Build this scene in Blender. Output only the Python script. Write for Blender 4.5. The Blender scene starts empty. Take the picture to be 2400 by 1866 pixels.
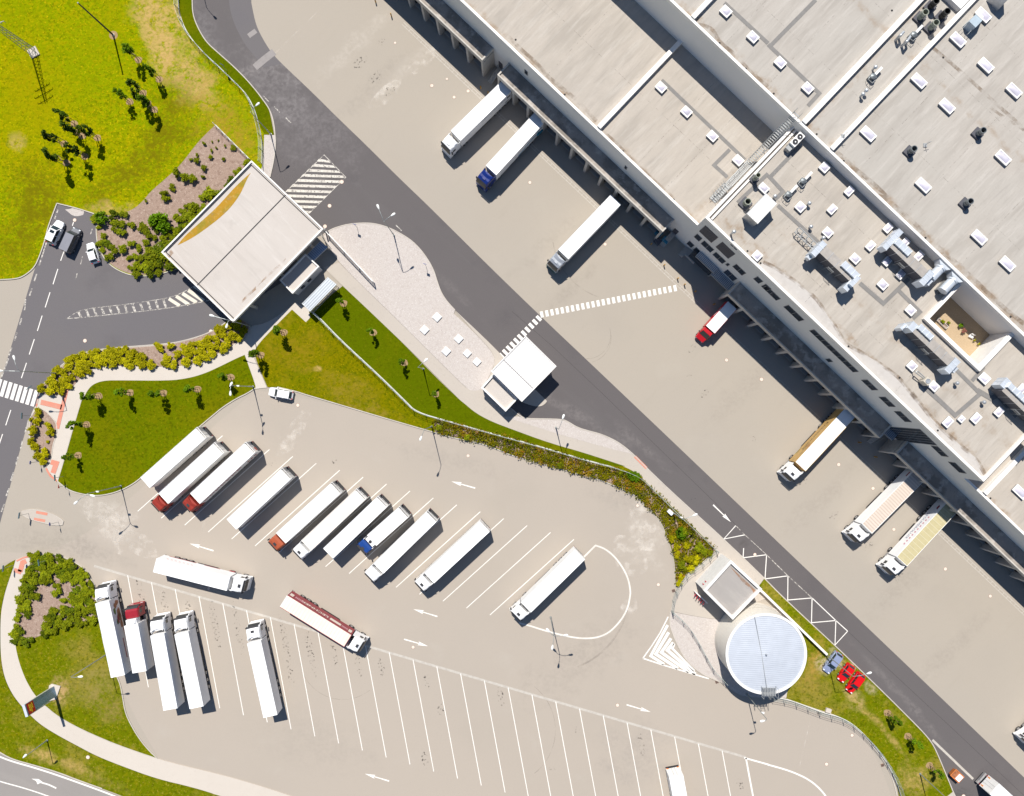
import bpy, math, random
from mathutils import Vector, Matrix
random.seed(7)
SC = bpy.context.scene
COL = SC.collection
# ---------------------------------------------------------------- camera, sky, sun, exposure
H = 132.0            # flying height of the camera, metres
K = 12.7             # photo pixels per metre on the ground
cam = bpy.data.objects.new('camera', bpy.data.cameras.new('camera'))
COL.objects.link(cam)
cam.location = (0, 0, H)
cam.rotation_euler = (0, 0, 0)          # straight down
cam.data.sensor_width = 36.0
cam.data.lens = 36.0 * H * K / 2400.0
cam.data.clip_start = 1.0
cam.data.clip_end = 3000.0
SC.camera = cam
SUN_EL = math.radians(55.5)
SH = (0.235, -0.972)                    # ground direction in which shadows fall
w = bpy.data.worlds.new('World')
SC.world = w
w.use_nodes = True
wn = w.node_tree.nodes
sky = wn.new('ShaderNodeTexSky')
sky.sky_type = 'NISHITA'
sky.sun_disc = False
sky.sun_elevation = SUN_EL
sky.sun_rotation = math.radians(-13.6)
sky.air_density = 1.0
sky.dust_density = 0.0
sky.ozone_density = 4.0
w.node_tree.links.new(sky.outputs[0], wn['Background'].inputs[0])
wn['Background'].inputs[1].default_value = 0.07
sl = bpy.data.lights.new('sun', 'SUN')
sl.energy = 5.0
sl.angle = math.radians(0.5)
sl.color = (1.0, 0.955, 0.88)
so = bpy.data.objects.new('sun', sl)
COL.objects.link(so)
d = Vector((SH[0] * math.cos(SUN_EL), SH[1] * math.cos(SUN_EL), -math.sin(SUN_EL)))
so.rotation_euler = d.to_track_quat('-Z', 'Y').to_euler()
so.location = (-20, 80, 150)
SC.view_settings.view_transform = 'Standard'
SC.view_settings.look = 'None'
SC.view_settings.exposure = 0.25
SC.view_settings.gamma = 1.0
SC.cycles.diffuse_bounces = 4
# ---------------------------------------------------------------- plan coordinates
TY = (0, 460, 920, 1386)
def q(t, x, y):      # survey tile 'rc' + position on that tile -> plan pixel
    return (600 * int(t[1]) + x / 3.5367, TY[int(t[0])] + y / 3.5367)
def Q(*a):           # Q('01', [(x,y)..], '02', [..]) -> plan pixels
    r = []
    for t, pts in zip(a[::2], a[1::2]):
        r += [q(t, x, y) for x, y in pts] if t != 'px' else list(pts)
    return r
def wp(p, z=0.0):    # plan pixel of something at height z -> world
    k = (H - z) / H / K
    return Vector(((p[0] - 1200) * k, (933 - p[1]) * k, z))
def W2(pts, z=0.0):
    return [wp(p, z).xy for p in pts]
CA, SA = math.cos(math.radians(43.5)), math.sin(math.radians(43.5))
UV, VV = Vector((CA, -SA)), Vector((SA, CA))      # along / away from the warehouse facade
def B(u, v):         # building frame (plan pixels) -> world xy
    return UV * (u / K) + VV * (v / K)
def BP(pts):
    return [B(u, v) for u, v in pts]
def uvz(p, z):       # seen plan pixel at height z -> building frame
    k = (H - z) / H
    x, y = (p[0] - 1200) * k, (p[1] - 933) * k
    return x * CA + y * SA, x * SA - y * CA
def fac(p, v):       # point seen on a vertical wall at v -> (u, z)
    x, y = p[0] - 1200, p[1] - 933
    k = v / (x * SA - y * CA)
    return (x * CA + y * SA) * k, H * (1 - k)
RZU = math.atan2(UV.y, UV.x)
def smooth(pts, n=2, ang=48, closed=True):
    pts = [Vector(p) for p in pts]
    for _ in range(n):
        out = []
        N = len(pts)
        for i in range(N):
            p = pts[i]
            if not closed and i in (0, N - 1):
                out.append(p); continue
            a, b = pts[i - 1], pts[(i + 1) % N]
            d1, d2 = p - a, b - p
            if d1.length < 1e-6 or d2.length < 1e-6: continue
            if math.degrees(d1.angle(d2)) > ang:
                out.append(p)
            else:
                out += [p.lerp(a, .25), p.lerp(b, .25)]
        pts = out
        ang = ang * .7
    return pts
# ---------------------------------------------------------------- materials
MATS = {}
def _pr(m):
    nt = m.node_tree
    return nt, nt.nodes['Principled BSDF']
def mat(name, col, rough=.6, metal=0.0, var=.12, scale=1.5, spec=.4, obj=True):
    """plain painted / raw surface with a soft uneven tone"""
    if name in MATS: return MATS[name]
    m = bpy.data.materials.new(name); m.use_nodes = True
    nt, b = _pr(m); L = nt.links.new
    b.inputs['Roughness'].default_value = rough
    b.inputs['Metallic'].default_value = metal
    b.inputs['Specular IOR Level'].default_value = spec
    if var:
        tc = nt.nodes.new('ShaderNodeTexCoord')
        n = nt.nodes.new('ShaderNodeTexNoise'); n.inputs['Scale'].default_value = scale; n.inputs['Detail'].default_value = 6
        L(tc.outputs['Object'], n.inputs['Vector'])
        r = nt.nodes.new('ShaderNodeMapRange')
        r.inputs['From Min'].default_value = .3; r.inputs['From Max'].default_value = .7
        r.inputs['To Min'].default_value = 1 - var; r.inputs['To Max'].default_value = 1 + var
        L(n.outputs[0], r.inputs[0])
        v = nt.nodes.new('ShaderNodeVectorMath'); v.operation = 'SCALE'
        v.inputs[0].default_value = col[:3]
        L(r.outputs[0], v.inputs['Scale'])
        L(v.outputs[0], b.inputs['Base Color'])
    else:
        b.inputs['Base Color'].default_value = (*col[:3], 1)
    MATS[name] = m
    return m
def gmat(name, base, layers, rough=.85, edge=None, alpha=None, bump=None, spec=.25, blobs=None):
    """ground-like surface. layers: (scale, lo, hi, colour, amount[, rot, sx, sy]) noise layers in world space.
    edge: list of (axis, offset, width, colour, amount) dirt that gathers along a line"""
    m = bpy.data.materials.new(name); m.use_nodes = True
    nt, b = _pr(m); L = nt.links.new
    b.inputs['Roughness'].default_value = rough
    b.inputs['Specular IOR Level'].default_value = spec
    g = nt.nodes.new('ShaderNodeNewGeometry')
    prev = nt.nodes.new('ShaderNodeRGB'); prev.outputs[0].default_value = (*base, 1); prev = prev.outputs[0]
    def noise(scale, lo, hi, rot=None, sx=1, sy=1, det=5, seed=0):
        vec = g.outputs['Position']
        if rot is not None:
            vr = nt.nodes.new('ShaderNodeVectorRotate'); vr.rotation_type = 'Z_AXIS'; vr.inputs['Angle'].default_value = -rot
            L(vec, vr.inputs['Vector']); vec = vr.outputs[0]
        mp = nt.nodes.new('ShaderNodeMapping'); mp.inputs['Scale'].default_value = (sx, sy, 1); mp.inputs['Location'].default_value = (seed * 13.7, seed * 7.1, 0)
        L(vec, mp.inputs['Vector'])
        n = nt.nodes.new('ShaderNodeTexNoise'); n.inputs['Scale'].default_value = scale; n.inputs['Detail'].default_value = det
        n.inputs['Roughness'].default_value = .6
        L(mp.outputs[0], n.inputs['Vector'])
        r = nt.nodes.new('ShaderNodeMapRange'); r.interpolation_type = 'SMOOTHSTEP'
        r.inputs['From Min'].default_value = lo; r.inputs['From Max'].default_value = hi
        L(n.outputs[0], r.inputs[0])
        return r.outputs[0]
    def mix(fac, amt, col):
        nonlocal prev
        mm = nt.nodes.new('ShaderNodeMath'); mm.operation = 'MULTIPLY'; mm.inputs[1].default_value = amt
        L(fac, mm.inputs[0])
        x = nt.nodes.new('ShaderNodeMix'); x.data_type = 'RGBA'
        L(mm.outputs[0], x.inputs[0]); L(prev, x.inputs[6]); x.inputs[7].default_value = (*col, 1)
        prev = x.outputs[2]
    for i, l in enumerate(layers):
        rot, sx, sy = (l[5], l[6], l[7]) if len(l) > 5 else (None, 1, 1)
        mix(noise(l[0], l[1], l[2], rot, sx, sy, seed=i + 1), l[4], l[3])
    if blobs:            # worn / dry / dusty places and painted slope shade: (plan pixel, rx, ry, rotation, colour, amount)
        ns = noise(.45, .36, .62, seed=11, det=8); ns2 = noise(1.5, .42, .6, seed=12)
        na = nt.nodes.new('ShaderNodeMath'); na.operation = 'MULTIPLY_ADD'; na.inputs[1].default_value = .55; L(ns2, na.inputs[0])
        n5 = nt.nodes.new('ShaderNodeMath'); n5.operation = 'MULTIPLY'; n5.inputs[1].default_value = .5; L(ns, n5.inputs[0]); L(n5.outputs[0], na.inputs[2])
        nq = nt.nodes.new('ShaderNodeMath'); nq.operation = 'SUBTRACT'; nq.inputs[1].default_value = .45; L(noise(.28, .2, .8, seed=14, det=8), nq.inputs[0]); nw1 = nq.outputs[0]
        for p, rx, ry, ro, col, amt in blobs:
            x, y, _ = wp(p)
            mp = nt.nodes.new('ShaderNodeMapping'); mp.vector_type = 'TEXTURE'
            mp.inputs['Location'].default_value = (x, y, 0); mp.inputs['Rotation'].default_value = (0, 0, ro); mp.inputs['Scale'].default_value = (rx, ry, 1e4)
            L(g.outputs['Position'], mp.inputs['Vector'])
            ln = nt.nodes.new('ShaderNodeVectorMath'); ln.operation = 'LENGTH'; L(mp.outputs[0], ln.inputs[0])
            r = nt.nodes.new('ShaderNodeMapRange'); r.interpolation_type = 'SMOOTHSTEP'; r.inputs['From Min'].default_value = 1.1; r.inputs['From Max'].default_value = .2
            wob = nt.nodes.new('ShaderNodeMath'); wob.operation = 'MULTIPLY_ADD'; wob.inputs[1].default_value = .9; L(nw1, wob.inputs[0]); L(ln.outputs['Value'], wob.inputs[2])
            L(wob.outputs[0], r.inputs[0])
            m3 = nt.nodes.new('ShaderNodeMath'); m3.operation = 'MULTIPLY'; L(r.outputs[0], m3.inputs[0]); L(na.outputs[0], m3.inputs[1])
            mix(m3.outputs[0], amt, col)
    for i, e in enumerate(edge or []):
        dp = nt.nodes.new('ShaderNodeVectorMath'); dp.operation = 'DOT_PRODUCT'; dp.inputs[1].default_value = (e[0][0], e[0][1], 0)
        nw = noise(.35, .3, .7, seed=20 + i)
        L(g.outputs['Position'], dp.inputs[0])
        ad = nt.nodes.new('ShaderNodeMath'); ad.operation = 'SUBTRACT'; ad.inputs[1].default_value = e[1]
        L(dp.outputs['Value'], ad.inputs[0])
        wv = nt.nodes.new('ShaderNodeMath'); wv.operation = 'MULTIPLY_ADD'; wv.inputs[1].default_value = e[2] * 1.2
        L(nw, wv.inputs[0]); L(ad.outputs[0], wv.inputs[2])
        ab = nt.nodes.new('ShaderNodeMath'); ab.operation = 'ABSOLUTE'; L(wv.outputs[0], ab.inputs[0])
        r = nt.nodes.new('ShaderNodeMapRange'); r.interpolation_type = 'SMOOTHSTEP'
        r.inputs['From Min'].default_value = e[2]; r.inputs['From Max'].default_value = 0
        L(ab.outputs[0], r.inputs[0])
        pm = nt.nodes.new('ShaderNodeMath'); pm.operation = 'MULTIPLY'
        L(r.outputs[0], pm.inputs[0]); L(noise(.6, .38, .68, seed=30 + i), pm.inputs[1])
        mix(pm.outputs[0], e[4], e[3])
    L(prev, b.inputs['Base Color'])
    if alpha:            # ragged / worn paint or a stain: (scale, lo, hi, max)
        fa = noise(alpha[0], alpha[1], alpha[2], seed=3, det=8)
        mm = nt.nodes.new('ShaderNodeMath'); mm.operation = 'MULTIPLY'; mm.inputs[1].default_value = alpha[3]
        L(fa, mm.inputs[0]); out = mm.outputs[0]
        L(out, b.inputs['Alpha'])
    if bump:
        bn = nt.nodes.new('ShaderNodeTexNoise'); bn.inputs['Scale'].default_value = bump[0]; bn.inputs['Detail'].default_value = 4
        L(g.outputs['Position'], bn.inputs['Vector'])
        bp = nt.nodes.new('ShaderNodeBump'); bp.inputs['Strength'].default_value = bump[1]; bp.inputs['Distance'].default_value = bump[2]
        L(bn.outputs[0], bp.inputs['Height']); L(bp.outputs[0], b.inputs['Normal'])
    MATS[name] = m
    return m
def ribmat(name, col, dark, pitch, angle, rough=.4, metal=0.0):
    """ribbed sheet metal"""
    m = bpy.data.materials.new(name); m.use_nodes = True
    nt, b = _pr(m); L = nt.links.new
    b.inputs['Roughness'].default_value = rough; b.inputs['Metallic'].default_value = metal
    g = nt.nodes.new('ShaderNodeNewGeometry')
    dp = nt.nodes.new('ShaderNodeVectorMath'); dp.operation = 'DOT_PRODUCT'
    dp.inputs[1].default_value = (math.cos(angle) / pitch, math.sin(angle) / pitch, 0)
    L(g.outputs['Position'], dp.inputs[0])
    f = nt.nodes.new('ShaderNodeMath'); f.operation = 'FRACT'; L(dp.outputs['Value'], f.inputs[0])
    pp = nt.nodes.new('ShaderNodeMath'); pp.operation = 'PINGPONG'; pp.inputs[1].default_value = .5; L(f.outputs[0], pp.inputs[0])
    r = nt.nodes.new('ShaderNodeMapRange'); r.inputs['From Min'].default_value = .12; r.inputs['From Max'].default_value = .2; L(pp.outputs[0], r.inputs[0])
    n = nt.nodes.new('ShaderNodeTexNoise'); n.inputs['Scale'].default_value = .7; L(g.outputs['Position'], n.inputs['Vector'])
    x = nt.nodes.new('ShaderNodeMix'); x.data_type = 'RGBA'; x.inputs[6].default_value = (*dark, 1); x.inputs[7].default_value = (*col, 1)
    L(r.outputs[0], x.inputs[0])
    y = nt.nodes.new('ShaderNodeMix'); y.data_type = 'RGBA'; y.blend_type = 'MULTIPLY'; y.inputs[0].default_value = .18
    L(x.outputs[2], y.inputs[6]); L(n.outputs[0], y.inputs[7]); L(y.outputs[2], b.inputs['Base Color'])
    bp = nt.nodes.new('ShaderNodeBump'); bp.inputs['Strength'].default_value = .5; bp.inputs['Distance'].default_value = .03
    L(r.outputs[0], bp.inputs['Height']); L(bp.outputs[0], b.inputs['Normal'])
    MATS[name] = m
    return m
def leafmat(name, c1, c2, c3=None):
    m = bpy.data.materials.new(name); m.use_nodes = True
    nt, b = _pr(m); L = nt.links.new
    b.inputs['Roughness'].default_value = .65; b.inputs['Specular IOR Level'].default_value = .05
    tc = nt.nodes.new('ShaderNodeTexCoord'); oi = nt.nodes.new('ShaderNodeObjectInfo')
    n = nt.nodes.new('ShaderNodeTexNoise'); n.inputs['Scale'].default_value = 3.2; n.inputs['Detail'].default_value = 4
    L(tc.outputs['Object'], n.inputs['Vector'])
    r = nt.nodes.new('ShaderNodeValToRGB')
    e = r.color_ramp.elements
    e[0].position = .36; e[0].color = (*c1, 1); e[1].position = .62; e[1].color = (*c2, 1)
    if c3:
        k = e.new(.72); k.color = (*c3, 1)
    L(n.outputs[0], r.inputs[0])
    mr = nt.nodes.new('ShaderNodeMapRange'); mr.inputs['To Min'].default_value = .75; mr.inputs['To Max'].default_value = 1.25
    L(oi.outputs['Random'], mr.inputs[0])
    v = nt.nodes.new('ShaderNodeVectorMath'); v.operation = 'SCALE'; L(r.outputs[0], v.inputs[0]); L(mr.outputs[0], v.inputs['Scale'])
    L(v.outputs[0], b.inputs['Base Color'])
    b.inputs['Transmission Weight'].default_value = 0
    MATS[name] = m
    return m
# ---------------------------------------------------------------- mesh builder
class MB:
    def __init__(s): s.v = []; s.f = []; s.m = []
    def face(s, pts, mi=0):
        i = len(s.v); s.v += [tuple(p) for p in pts]; s.f.append(tuple(range(i, i + len(pts)))); s.m.append(mi)
    def box(s, x0, x1, y0, y1, z0, z1, mi=0, top=None, T=None):
        P = [Vector((x, y, z)) for z in (z0, z1) for x, y in ((x0, y0), (x1, y0), (x1, y1), (x0, y1))]
        if T is not None: P = [T @ p for p in P]
        i = len(s.v); s.v += [tuple(p) for p in P]
        for k, f in enumerate(((3, 2, 1, 0), (4, 5, 6, 7), (0, 1, 5, 4), (1, 2, 6, 5), (2, 3, 7, 6), (3, 0, 4, 7))):
            s.f.append(tuple(i + j for j in f)); s.m.append(top if (k == 1 and top is not None) else mi)
    def prism(s, poly, z0, z1, mi=0, top=None, bottom=True):
        poly = [Vector(p[:2]) for p in poly]
        a = sum(poly[k - 1].x * poly[k].y - poly[k].x * poly[k - 1].y for k in range(len(poly)))
        if a < 0: poly = poly[::-1]
        n = len(poly); i = len(s.v)
        s.v += [(p.x, p.y, z0) for p in poly] + [(p.x, p.y, z1) for p in poly]
        s.f.append(tuple(range(i + n, i + 2 * n))); s.m.append(mi if top is None else top)
        if bottom: s.f.append(tuple(range(i + n - 1, i - 1, -1))); s.m.append(mi)
        for k in range(n):
            s.f.append((i + k, i + (k + 1) % n, i + n + (k + 1) % n, i + n + k)); s.m.append(mi)
    def sheet(s, poly, z, mi=0):
        poly = [Vector(p[:2]) for p in poly]
        a = sum(poly[k - 1].x * poly[k].y - poly[k].x * poly[k - 1].y for k in range(len(poly)))
        if a < 0: poly = poly[::-1]
        s.face([(p.x, p.y, z) for p in poly], mi)
    def ribbon(s, pts, wd, z0, z1=None, mi=0, closed=False):
        pts = [Vector(p[:2]) for p in pts]; n = len(pts); l = []; r = []
        for i in range(n):
            a = pts[i - 1] if (i or closed) else None; b = pts[(i + 1) % n] if (i < n - 1 or closed) else None
            d1 = (pts[i] - a).normalized() if a is not None else None; d2 = (b - pts[i]).normalized() if b is not None else None
            t = (d1 + d2) if (d1 is not None and d2 is not None) else (d1 or d2)
            if t.length < 1e-4: t = d1
            t.normalize(); nn = Vector((-t.y, t.x)); c = 1.0
            if d1 is not None and d2 is not None: c = 1 / max(.4, nn.dot(Vector((-d1.y, d1.x))))
            l.append(pts[i] + nn * wd / 2 * c); r.append(pts[i] - nn * wd / 2 * c)
        for i in range(n if closed else n - 1):
            j = (i + 1) % n
            if z1 is None: s.face([(*r[i], z0), (*r[j], z0), (*l[j], z0), (*l[i], z0)], mi)
            else:
                s.face([(*r[i], z1), (*r[j], z1), (*l[j], z1), (*l[i], z1)], mi)
                s.face([(*r[i], z0), (*r[j], z0), (*r[j], z1), (*r[i], z1)], mi)
                s.face([(*l[j], z0), (*l[i], z0), (*l[i], z1), (*l[j], z1)], mi)
        if z1 is not None and not closed:
            for k in (0, n - 1): s.face([(*r[k], z0), (*l[k], z0), (*l[k], z1), (*r[k], z1)], mi)
    def tube(s, p, e, r0, r1=None, n=8, mi=0, cap=True):
        p, e = Vector(p), Vector(e); r1 = r0 if r1 is None else r1
        d = (e - p).normalized(); a = d.orthogonal().normalized(); b = d.cross(a); i = len(s.v)
        for c, r in ((p, r0), (e, r1)):
            s.v += [tuple(c + (a * math.cos(2 * math.pi * k / n) + b * math.sin(2 * math.pi * k / n)) * r) for k in range(n)]
        for k in range(n): s.f.append((i + k, i + (k + 1) % n, i + n + (k + 1) % n, i + n + k)); s.m.append(mi)
        if cap:
            s.f.append(tuple(range(i + n - 1, i - 1, -1))); s.m.append(mi); s.f.append(tuple(range(i + n, i + 2 * n))); s.m.append(mi)
    def lathe(s, prof, n=24, c=(0, 0), mi=0):
        i = len(s.v)
        for r, z in prof:
            s.v += [(c[0] + r * math.cos(2 * math.pi * k / n), c[1] + r * math.sin(2 * math.pi * k / n), z) for k in range(n)]
        for j in range(len(prof) - 1):
            for k in range(n): s.f.append((i + j * n + k, i + j * n + (k + 1) % n, i + (j + 1) * n + (k + 1) % n, i + (j + 1) * n + k)); s.m.append(mi)
    def loft(s, rings, mi=0, caps=True):
        i = len(s.v); n = len(rings[0])
        for r in rings: s.v += [tuple(p) for p in r]
        for j in range(len(rings) - 1):
            for k in range(n): s.f.append((i + j * n + k, i + j * n + (k + 1) % n, i + (j + 1) * n + (k + 1) % n, i + (j + 1) * n + k)); s.m.append(mi)
        if caps:
            s.f.append(tuple(range(i + n - 1, i - 1, -1))); s.m.append(mi)
            e = i + (len(rings) - 1) * n; s.f.append(tuple(range(e, e + n))); s.m.append(mi)
    def mesh(s, name, mats, off=None, smooth=False):
        me = bpy.data.meshes.new(name)
        v = s.v
        if off is not None:
            T = off
            v = [tuple(T @ Vector(p)) for p in v]
        me.from_pydata(v, [], s.f)
        mats = mats if isinstance(mats, (list, tuple)) else [mats]
        for m in mats: me.materials.append(m)
        me.polygons.foreach_set('material_index', s.m)
        if smooth: me.polygons.foreach_set('use_smooth', [True] * len(s.f))
        me.update()
        return me
    def build(s, name, mats, parent=None, world=False, smooth=False):
        """world=True: the verts are world coordinates, moved into the frame of the parent"""
        T = None
        if world and parent is not None:
            M = Matrix.Identity(4); o = parent
            chain = []
            while o is not None: chain.append(Matrix.LocRotScale(o.location, o.rotation_euler, None)); o = o.parent
            for c in reversed(chain): M = M @ c
            T = M.inverted()
        return link(name, s.mesh(name, mats, T, smooth), parent)
def link(name, me, parent=None):
    o = bpy.data.objects.new(name, me); COL.objects.link(o)
    if parent is not None: o.parent = parent
    return o
def tag(o, label, cat, group=None, kind=None):
    o['label'] = label; o['category'] = cat
    if group: o['group'] = group
    if kind: o['kind'] = kind
    return o
def thing(name, label, cat, loc=(0, 0, 0), rz=0.0, group=None):
    o = bpy.data.objects.new(name, None); COL.objects.link(o)
    o.location = loc; o.rotation_euler = (0, 0, rz); o.empty_display_size = .5
    return tag(o, label, cat, group)
def struct(name, mb, m, kind='structure'):
    o = mb.build(name, m); o['kind'] = kind
    return o
def dup(root, loc, rz=0, label=None, group=None, scale=1.0):
    r = root.copy(); COL.objects.link(r); r.location = loc; r.rotation_euler = (0, 0, rz); r.scale = (scale,) * 3
    if label: r['label'] = label
    if group: r['group'] = group
    for ch in list(root.children):
        c = ch.copy(); COL.objects.link(c); c.parent = r
        for g in ch.children:
            e = g.copy(); COL.objects.link(e); e.parent = c
    return r
def text(body, size, m, parent, M, name='lettering', xs=1.0, bold=0.0):
    cu = bpy.data.curves.new(name, 'FONT'); cu.body = body; cu.size = size; cu.align_x = 'CENTER'; cu.align_y = 'CENTER'; cu.offset = bold; cu.resolution_u = 2
    to = bpy.data.objects.new('t', cu); COL.objects.link(to)
    bpy.context.view_layer.update()
    me = bpy.data.meshes.new_from_object(to.evaluated_get(bpy.context.evaluated_depsgraph_get()))
    bpy.data.objects.remove(to)
    me.transform(M @ Matrix.Diagonal((xs, 1, 1, 1)))
    me.materials.clear(); me.materials.append(m)
    return link(name, me, parent)
# ---------------------------------------------------------------- ground materials
YEL = (.19, .125, .006)
DRY, BRN, OLV = (.46, .31, .11), (.15, .135, .003), (.20, .235, .001)  # brown: dark tall grass on the banks plus their slope shade, painted in
DUST, PALE = (.25, .225, .215), (.55, .50, .44)
bl_meadow = [(q(t, *c), *r_) for t, c, *r_ in [('00', (1330, 380), 9, 4, -1.1, DRY, 1.23), ('00', (1190, 60), 7, 3.5, -1.3, DRY, 1.00), ('00', (1520, 620), 10, 5, -.8, DRY, 1.00), ('00', (1400, 200), 9, 5, -1, DRY, 1.00), ('00', (1640, 740), 8, 4, -.8, DRY, 1.00), ('00', (330, 1530), 6, 8, .3, BRN, 1.10), ('00', (300, 1690), 6, 7, .2, BRN, 1.04), ('00', (1450, 900), 6, 8, -.4, BRN, 0.93), ('00', (1350, 1150), 8, 6, .9, BRN, 0.98), ('00', (1150, 1380), 9, 4, .9, BRN, 1.04), ('00', (900, 1540), 9, 3.5, .6, BRN, 0.93), ('00', (140, 1180), 2.2, 2.2, 0, DRY, 1.15), ('10', (200, 300), 5, 9, -.3, BRN, 1.04), ('10', (330, 160), 5, 7, -.5, BRN, 0.81), ('10', (60, 480), 6, 6, 0, BRN, 0.69), ('10', (900, 110), 6, 2, .1, DRY, 0.71), ('00', (700, 520), 14, 12, .4, OLV, 0.70), ('00', (180, 900), 12, 10, .4, OLV, 0.60), ('00', (1840, 1000), 6, 10, .7, (.30, .21, .02), .8), ('00', (1950, 1150), 4, 7, .7, (.30, .21, .02), .8), 
                           ('00', (60, 120), 10, 6, .4, OLV, .8), ('00', (240, 700), 7, 12, 0, (.30, .23, .002), .6), ('00', (900, 150), 9, 6, 1.0, (.26, .24, .002), .6)]]
bl_lawn = [(q(t, *c), *r_) for t, c, *r_ in [('11', (520, 1430), 1.2, .8, 0, DRY, .9), ('11', (330, 1300), 8, 5, .4, (.24, .17, .01), .8), ('11', (760, 1580), 8, 3, -.4, (.25, .18, .02), .7), ('21', (900, 120), 9, 1.6, -.3, (.27, .19, .03), .8), ('11', (170, 1050), 5, 3, .8, (.26, .19, .01), .7), ('30', (790, 800), 5, 6, 1, (.26, .21, .06), .8), ('30', (900, 950), 4, 5, 1, (.28, .2, .06), .6), ('30', (600, 1450), 12, 1.6, -.4, DRY, .6), ('30', (330, 1355), 5, 1.6, -.3, DRY, .5), ('33', (390, 560), 2.6, 4.5, -.2, (.36, .23, .05), .9), ('33', (330, 760), 3, 3, 0, (.33, .22, .05), .7), ('33', (760, 950), 8, .8, -.8, DRY, .7), ('33', (990, 1180), 8, .8, -.9, DRY, .6), ('33', (560, 560), 1.6, 2.6, .3, (.50, .42, .30), .9), ('33', (470, 600), 2, 2.5, .3, (.50, .42, .30), .9), ('33', (650, 660), 3.5, 1.4, .8, (.50, .42, .30), .9), ('33', (840, 800), 2, 1.2, -.8, (.42, .34, .2), .7), ('33', (700, 880), 4, 2, -.8, (.40, .3, .12), .7), ('33', (1230, 1570), 5, 4, -.8, DRY, .7), ('20', (1250, 620), 2.5, 6, -.72, (.25, .2, .04), .7), ('20', (1000, 300), 7, 5, 0, (.09, .13, .001), .5), ('30', (480, 830), 2.2, 3.4, 0, (.46, .30, .14), .9)]]
bl_road = [(q(t, *c), *r_) for t, c, *r_ in [('22', (640, 240), 12, 1.3, -.55, DUST, 0.30), ('22', (1050, 420), 10, 1.3, -.72, DUST, 0.28), ('22', (400, 120), 9, 1.0, -.6, DUST, 0.28), ('33', (1000, 750), 12, 1.0, -.8, DUST, 0.28), ('33', (1270, 1050), 9, 1.0, -.85, DUST, 0.25), ('11', (1620, 760), 9, 1.0, -.8, DUST, 0.17), ('01', (200, 330), 10, 6, -1, (.30, .275, .27), 0.33), ('01', (120, 700), 12, 7, -.9, (.27, .25, .245), 0.33), ('01', (420, 1050), 14, 9, -.8, (.24, .22, .22), 0.33), ('00', (1700, 300), 10, 4, -1.1, (.26, .24, .24), 0.33), ('01', (60, 470), 7, 1.6, .75, DUST, 0.33), ('22', (1910, 1290), 1.2, 2.6, -.3, (.05, .045, .04), 0.39), ('33', (1600, 1680), 2.5, 1.5, 0, (.05, .045, .04), 0.39)]]
bl_yard = [(q(t, *c), *r_) for t, c, *r_ in [('20', (500, 1240), 16, 3.5, -.05, (.24, .21, .18), .3), ('20', (760, 1330), 10, 2.5, -.3, (.26, .23, .20), .35), ('32', (560, 560), 16, 6, .6, (.26, .23, .20), .3), ('22', (900, 900), 10, 3, -.5, (.27, .24, .21), .3), ('21', (1600, 560), 14, 2.5, -.25, (.27, .24, .21), .25), ('22', (1100, 1240), 3.5, 7, .35, PALE, .5), ('20', (900, 1000), 7, 3.5, -.5, PALE, .5), ('20', (940, 1150), 5, 4, .3, PALE, .45), ('31', (500, 1250), 14, 7, -.3, (.30, .265, .23), .25), ('32', (1000, 1350), 9, 8, 0, (.27, .24, .22), .3), ('01', (1000, 700), 12, 2.5, .75, (.26, .23, .2), .3), ('01', (800, 400), 12, 2.2, .75, PALE, .3), ('01', (1250, 560), 10, 1.8, .75, PALE, .3), ('12', (430, 830), 12, 1.6, .75, (.27, .235, .2), .35), ('12', (330, 350), 12, 2.2, .75, (.27, .235, .2), .25), ('12', (1900, 1620), 12, 3, .75, (.27, .235, .2), .3), ('23', (420, 900), 13, 2.5, .75, (.27, .235, .2), .3), ('23', (1100, 1600), 14, 3, .75, (.27, .235, .2), .3), ('33', (1500, 500), 14, 2.5, .75, (.27, .235, .2), .3)]]
m_meadow = gmat('meadow_grass', (0.209, 0.252, 0.001), [
    (.03, .45, .66, (0.316, 0.252, 0.001), .45), (.05, .50, .66, (0.153, 0.230, 0.001), .65),
    (.30, .48, .72, (0.305, 0.241, 0.002), .4), (.8, .50, .62, (0.130, 0.168, 0.001), .6), (1.5, .50, .60, (0.350, 0.269, 0.002), .5), (2.4, .52, .62, (0.096, 0.112, 0.001), .65), (3.0, .58, .66, (0.565, 0.426, 0.006), .55)],
    rough=.95, bump=(2.2, .6, .16), spec=.0, blobs=bl_meadow)
m_lawn = gmat('lawn_grass', (.135, .150, .001), [
    (.05, .42, .62, (.195, .158, .001), .65), (.5, .44, .68, (.105, .125, .001), .5),
    (.8, .50, .64, (.085, .11, .001), .5), (1.5, .50, .62, (.21, .165, .002), .45), (2.3, .52, .63, (.06, .075, .001), .6), (3.0, .58, .66, (.36, .27, .006), .5), (5.0, .57, .69, (.085, .095, .001), .5)],
    rough=.95, bump=(5.0, .5, .1), spec=.0, blobs=bl_lawn)
m_dlawn = gmat('dark_lawn_grass', (.088, .118, .001), [
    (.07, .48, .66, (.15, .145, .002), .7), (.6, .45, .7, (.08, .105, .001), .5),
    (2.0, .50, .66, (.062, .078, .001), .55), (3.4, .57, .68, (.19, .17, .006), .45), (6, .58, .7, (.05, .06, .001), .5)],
    rough=.95, bump=(5.0, .5, .1), spec=.0)  # darker green grass of the narrow strips
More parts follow.
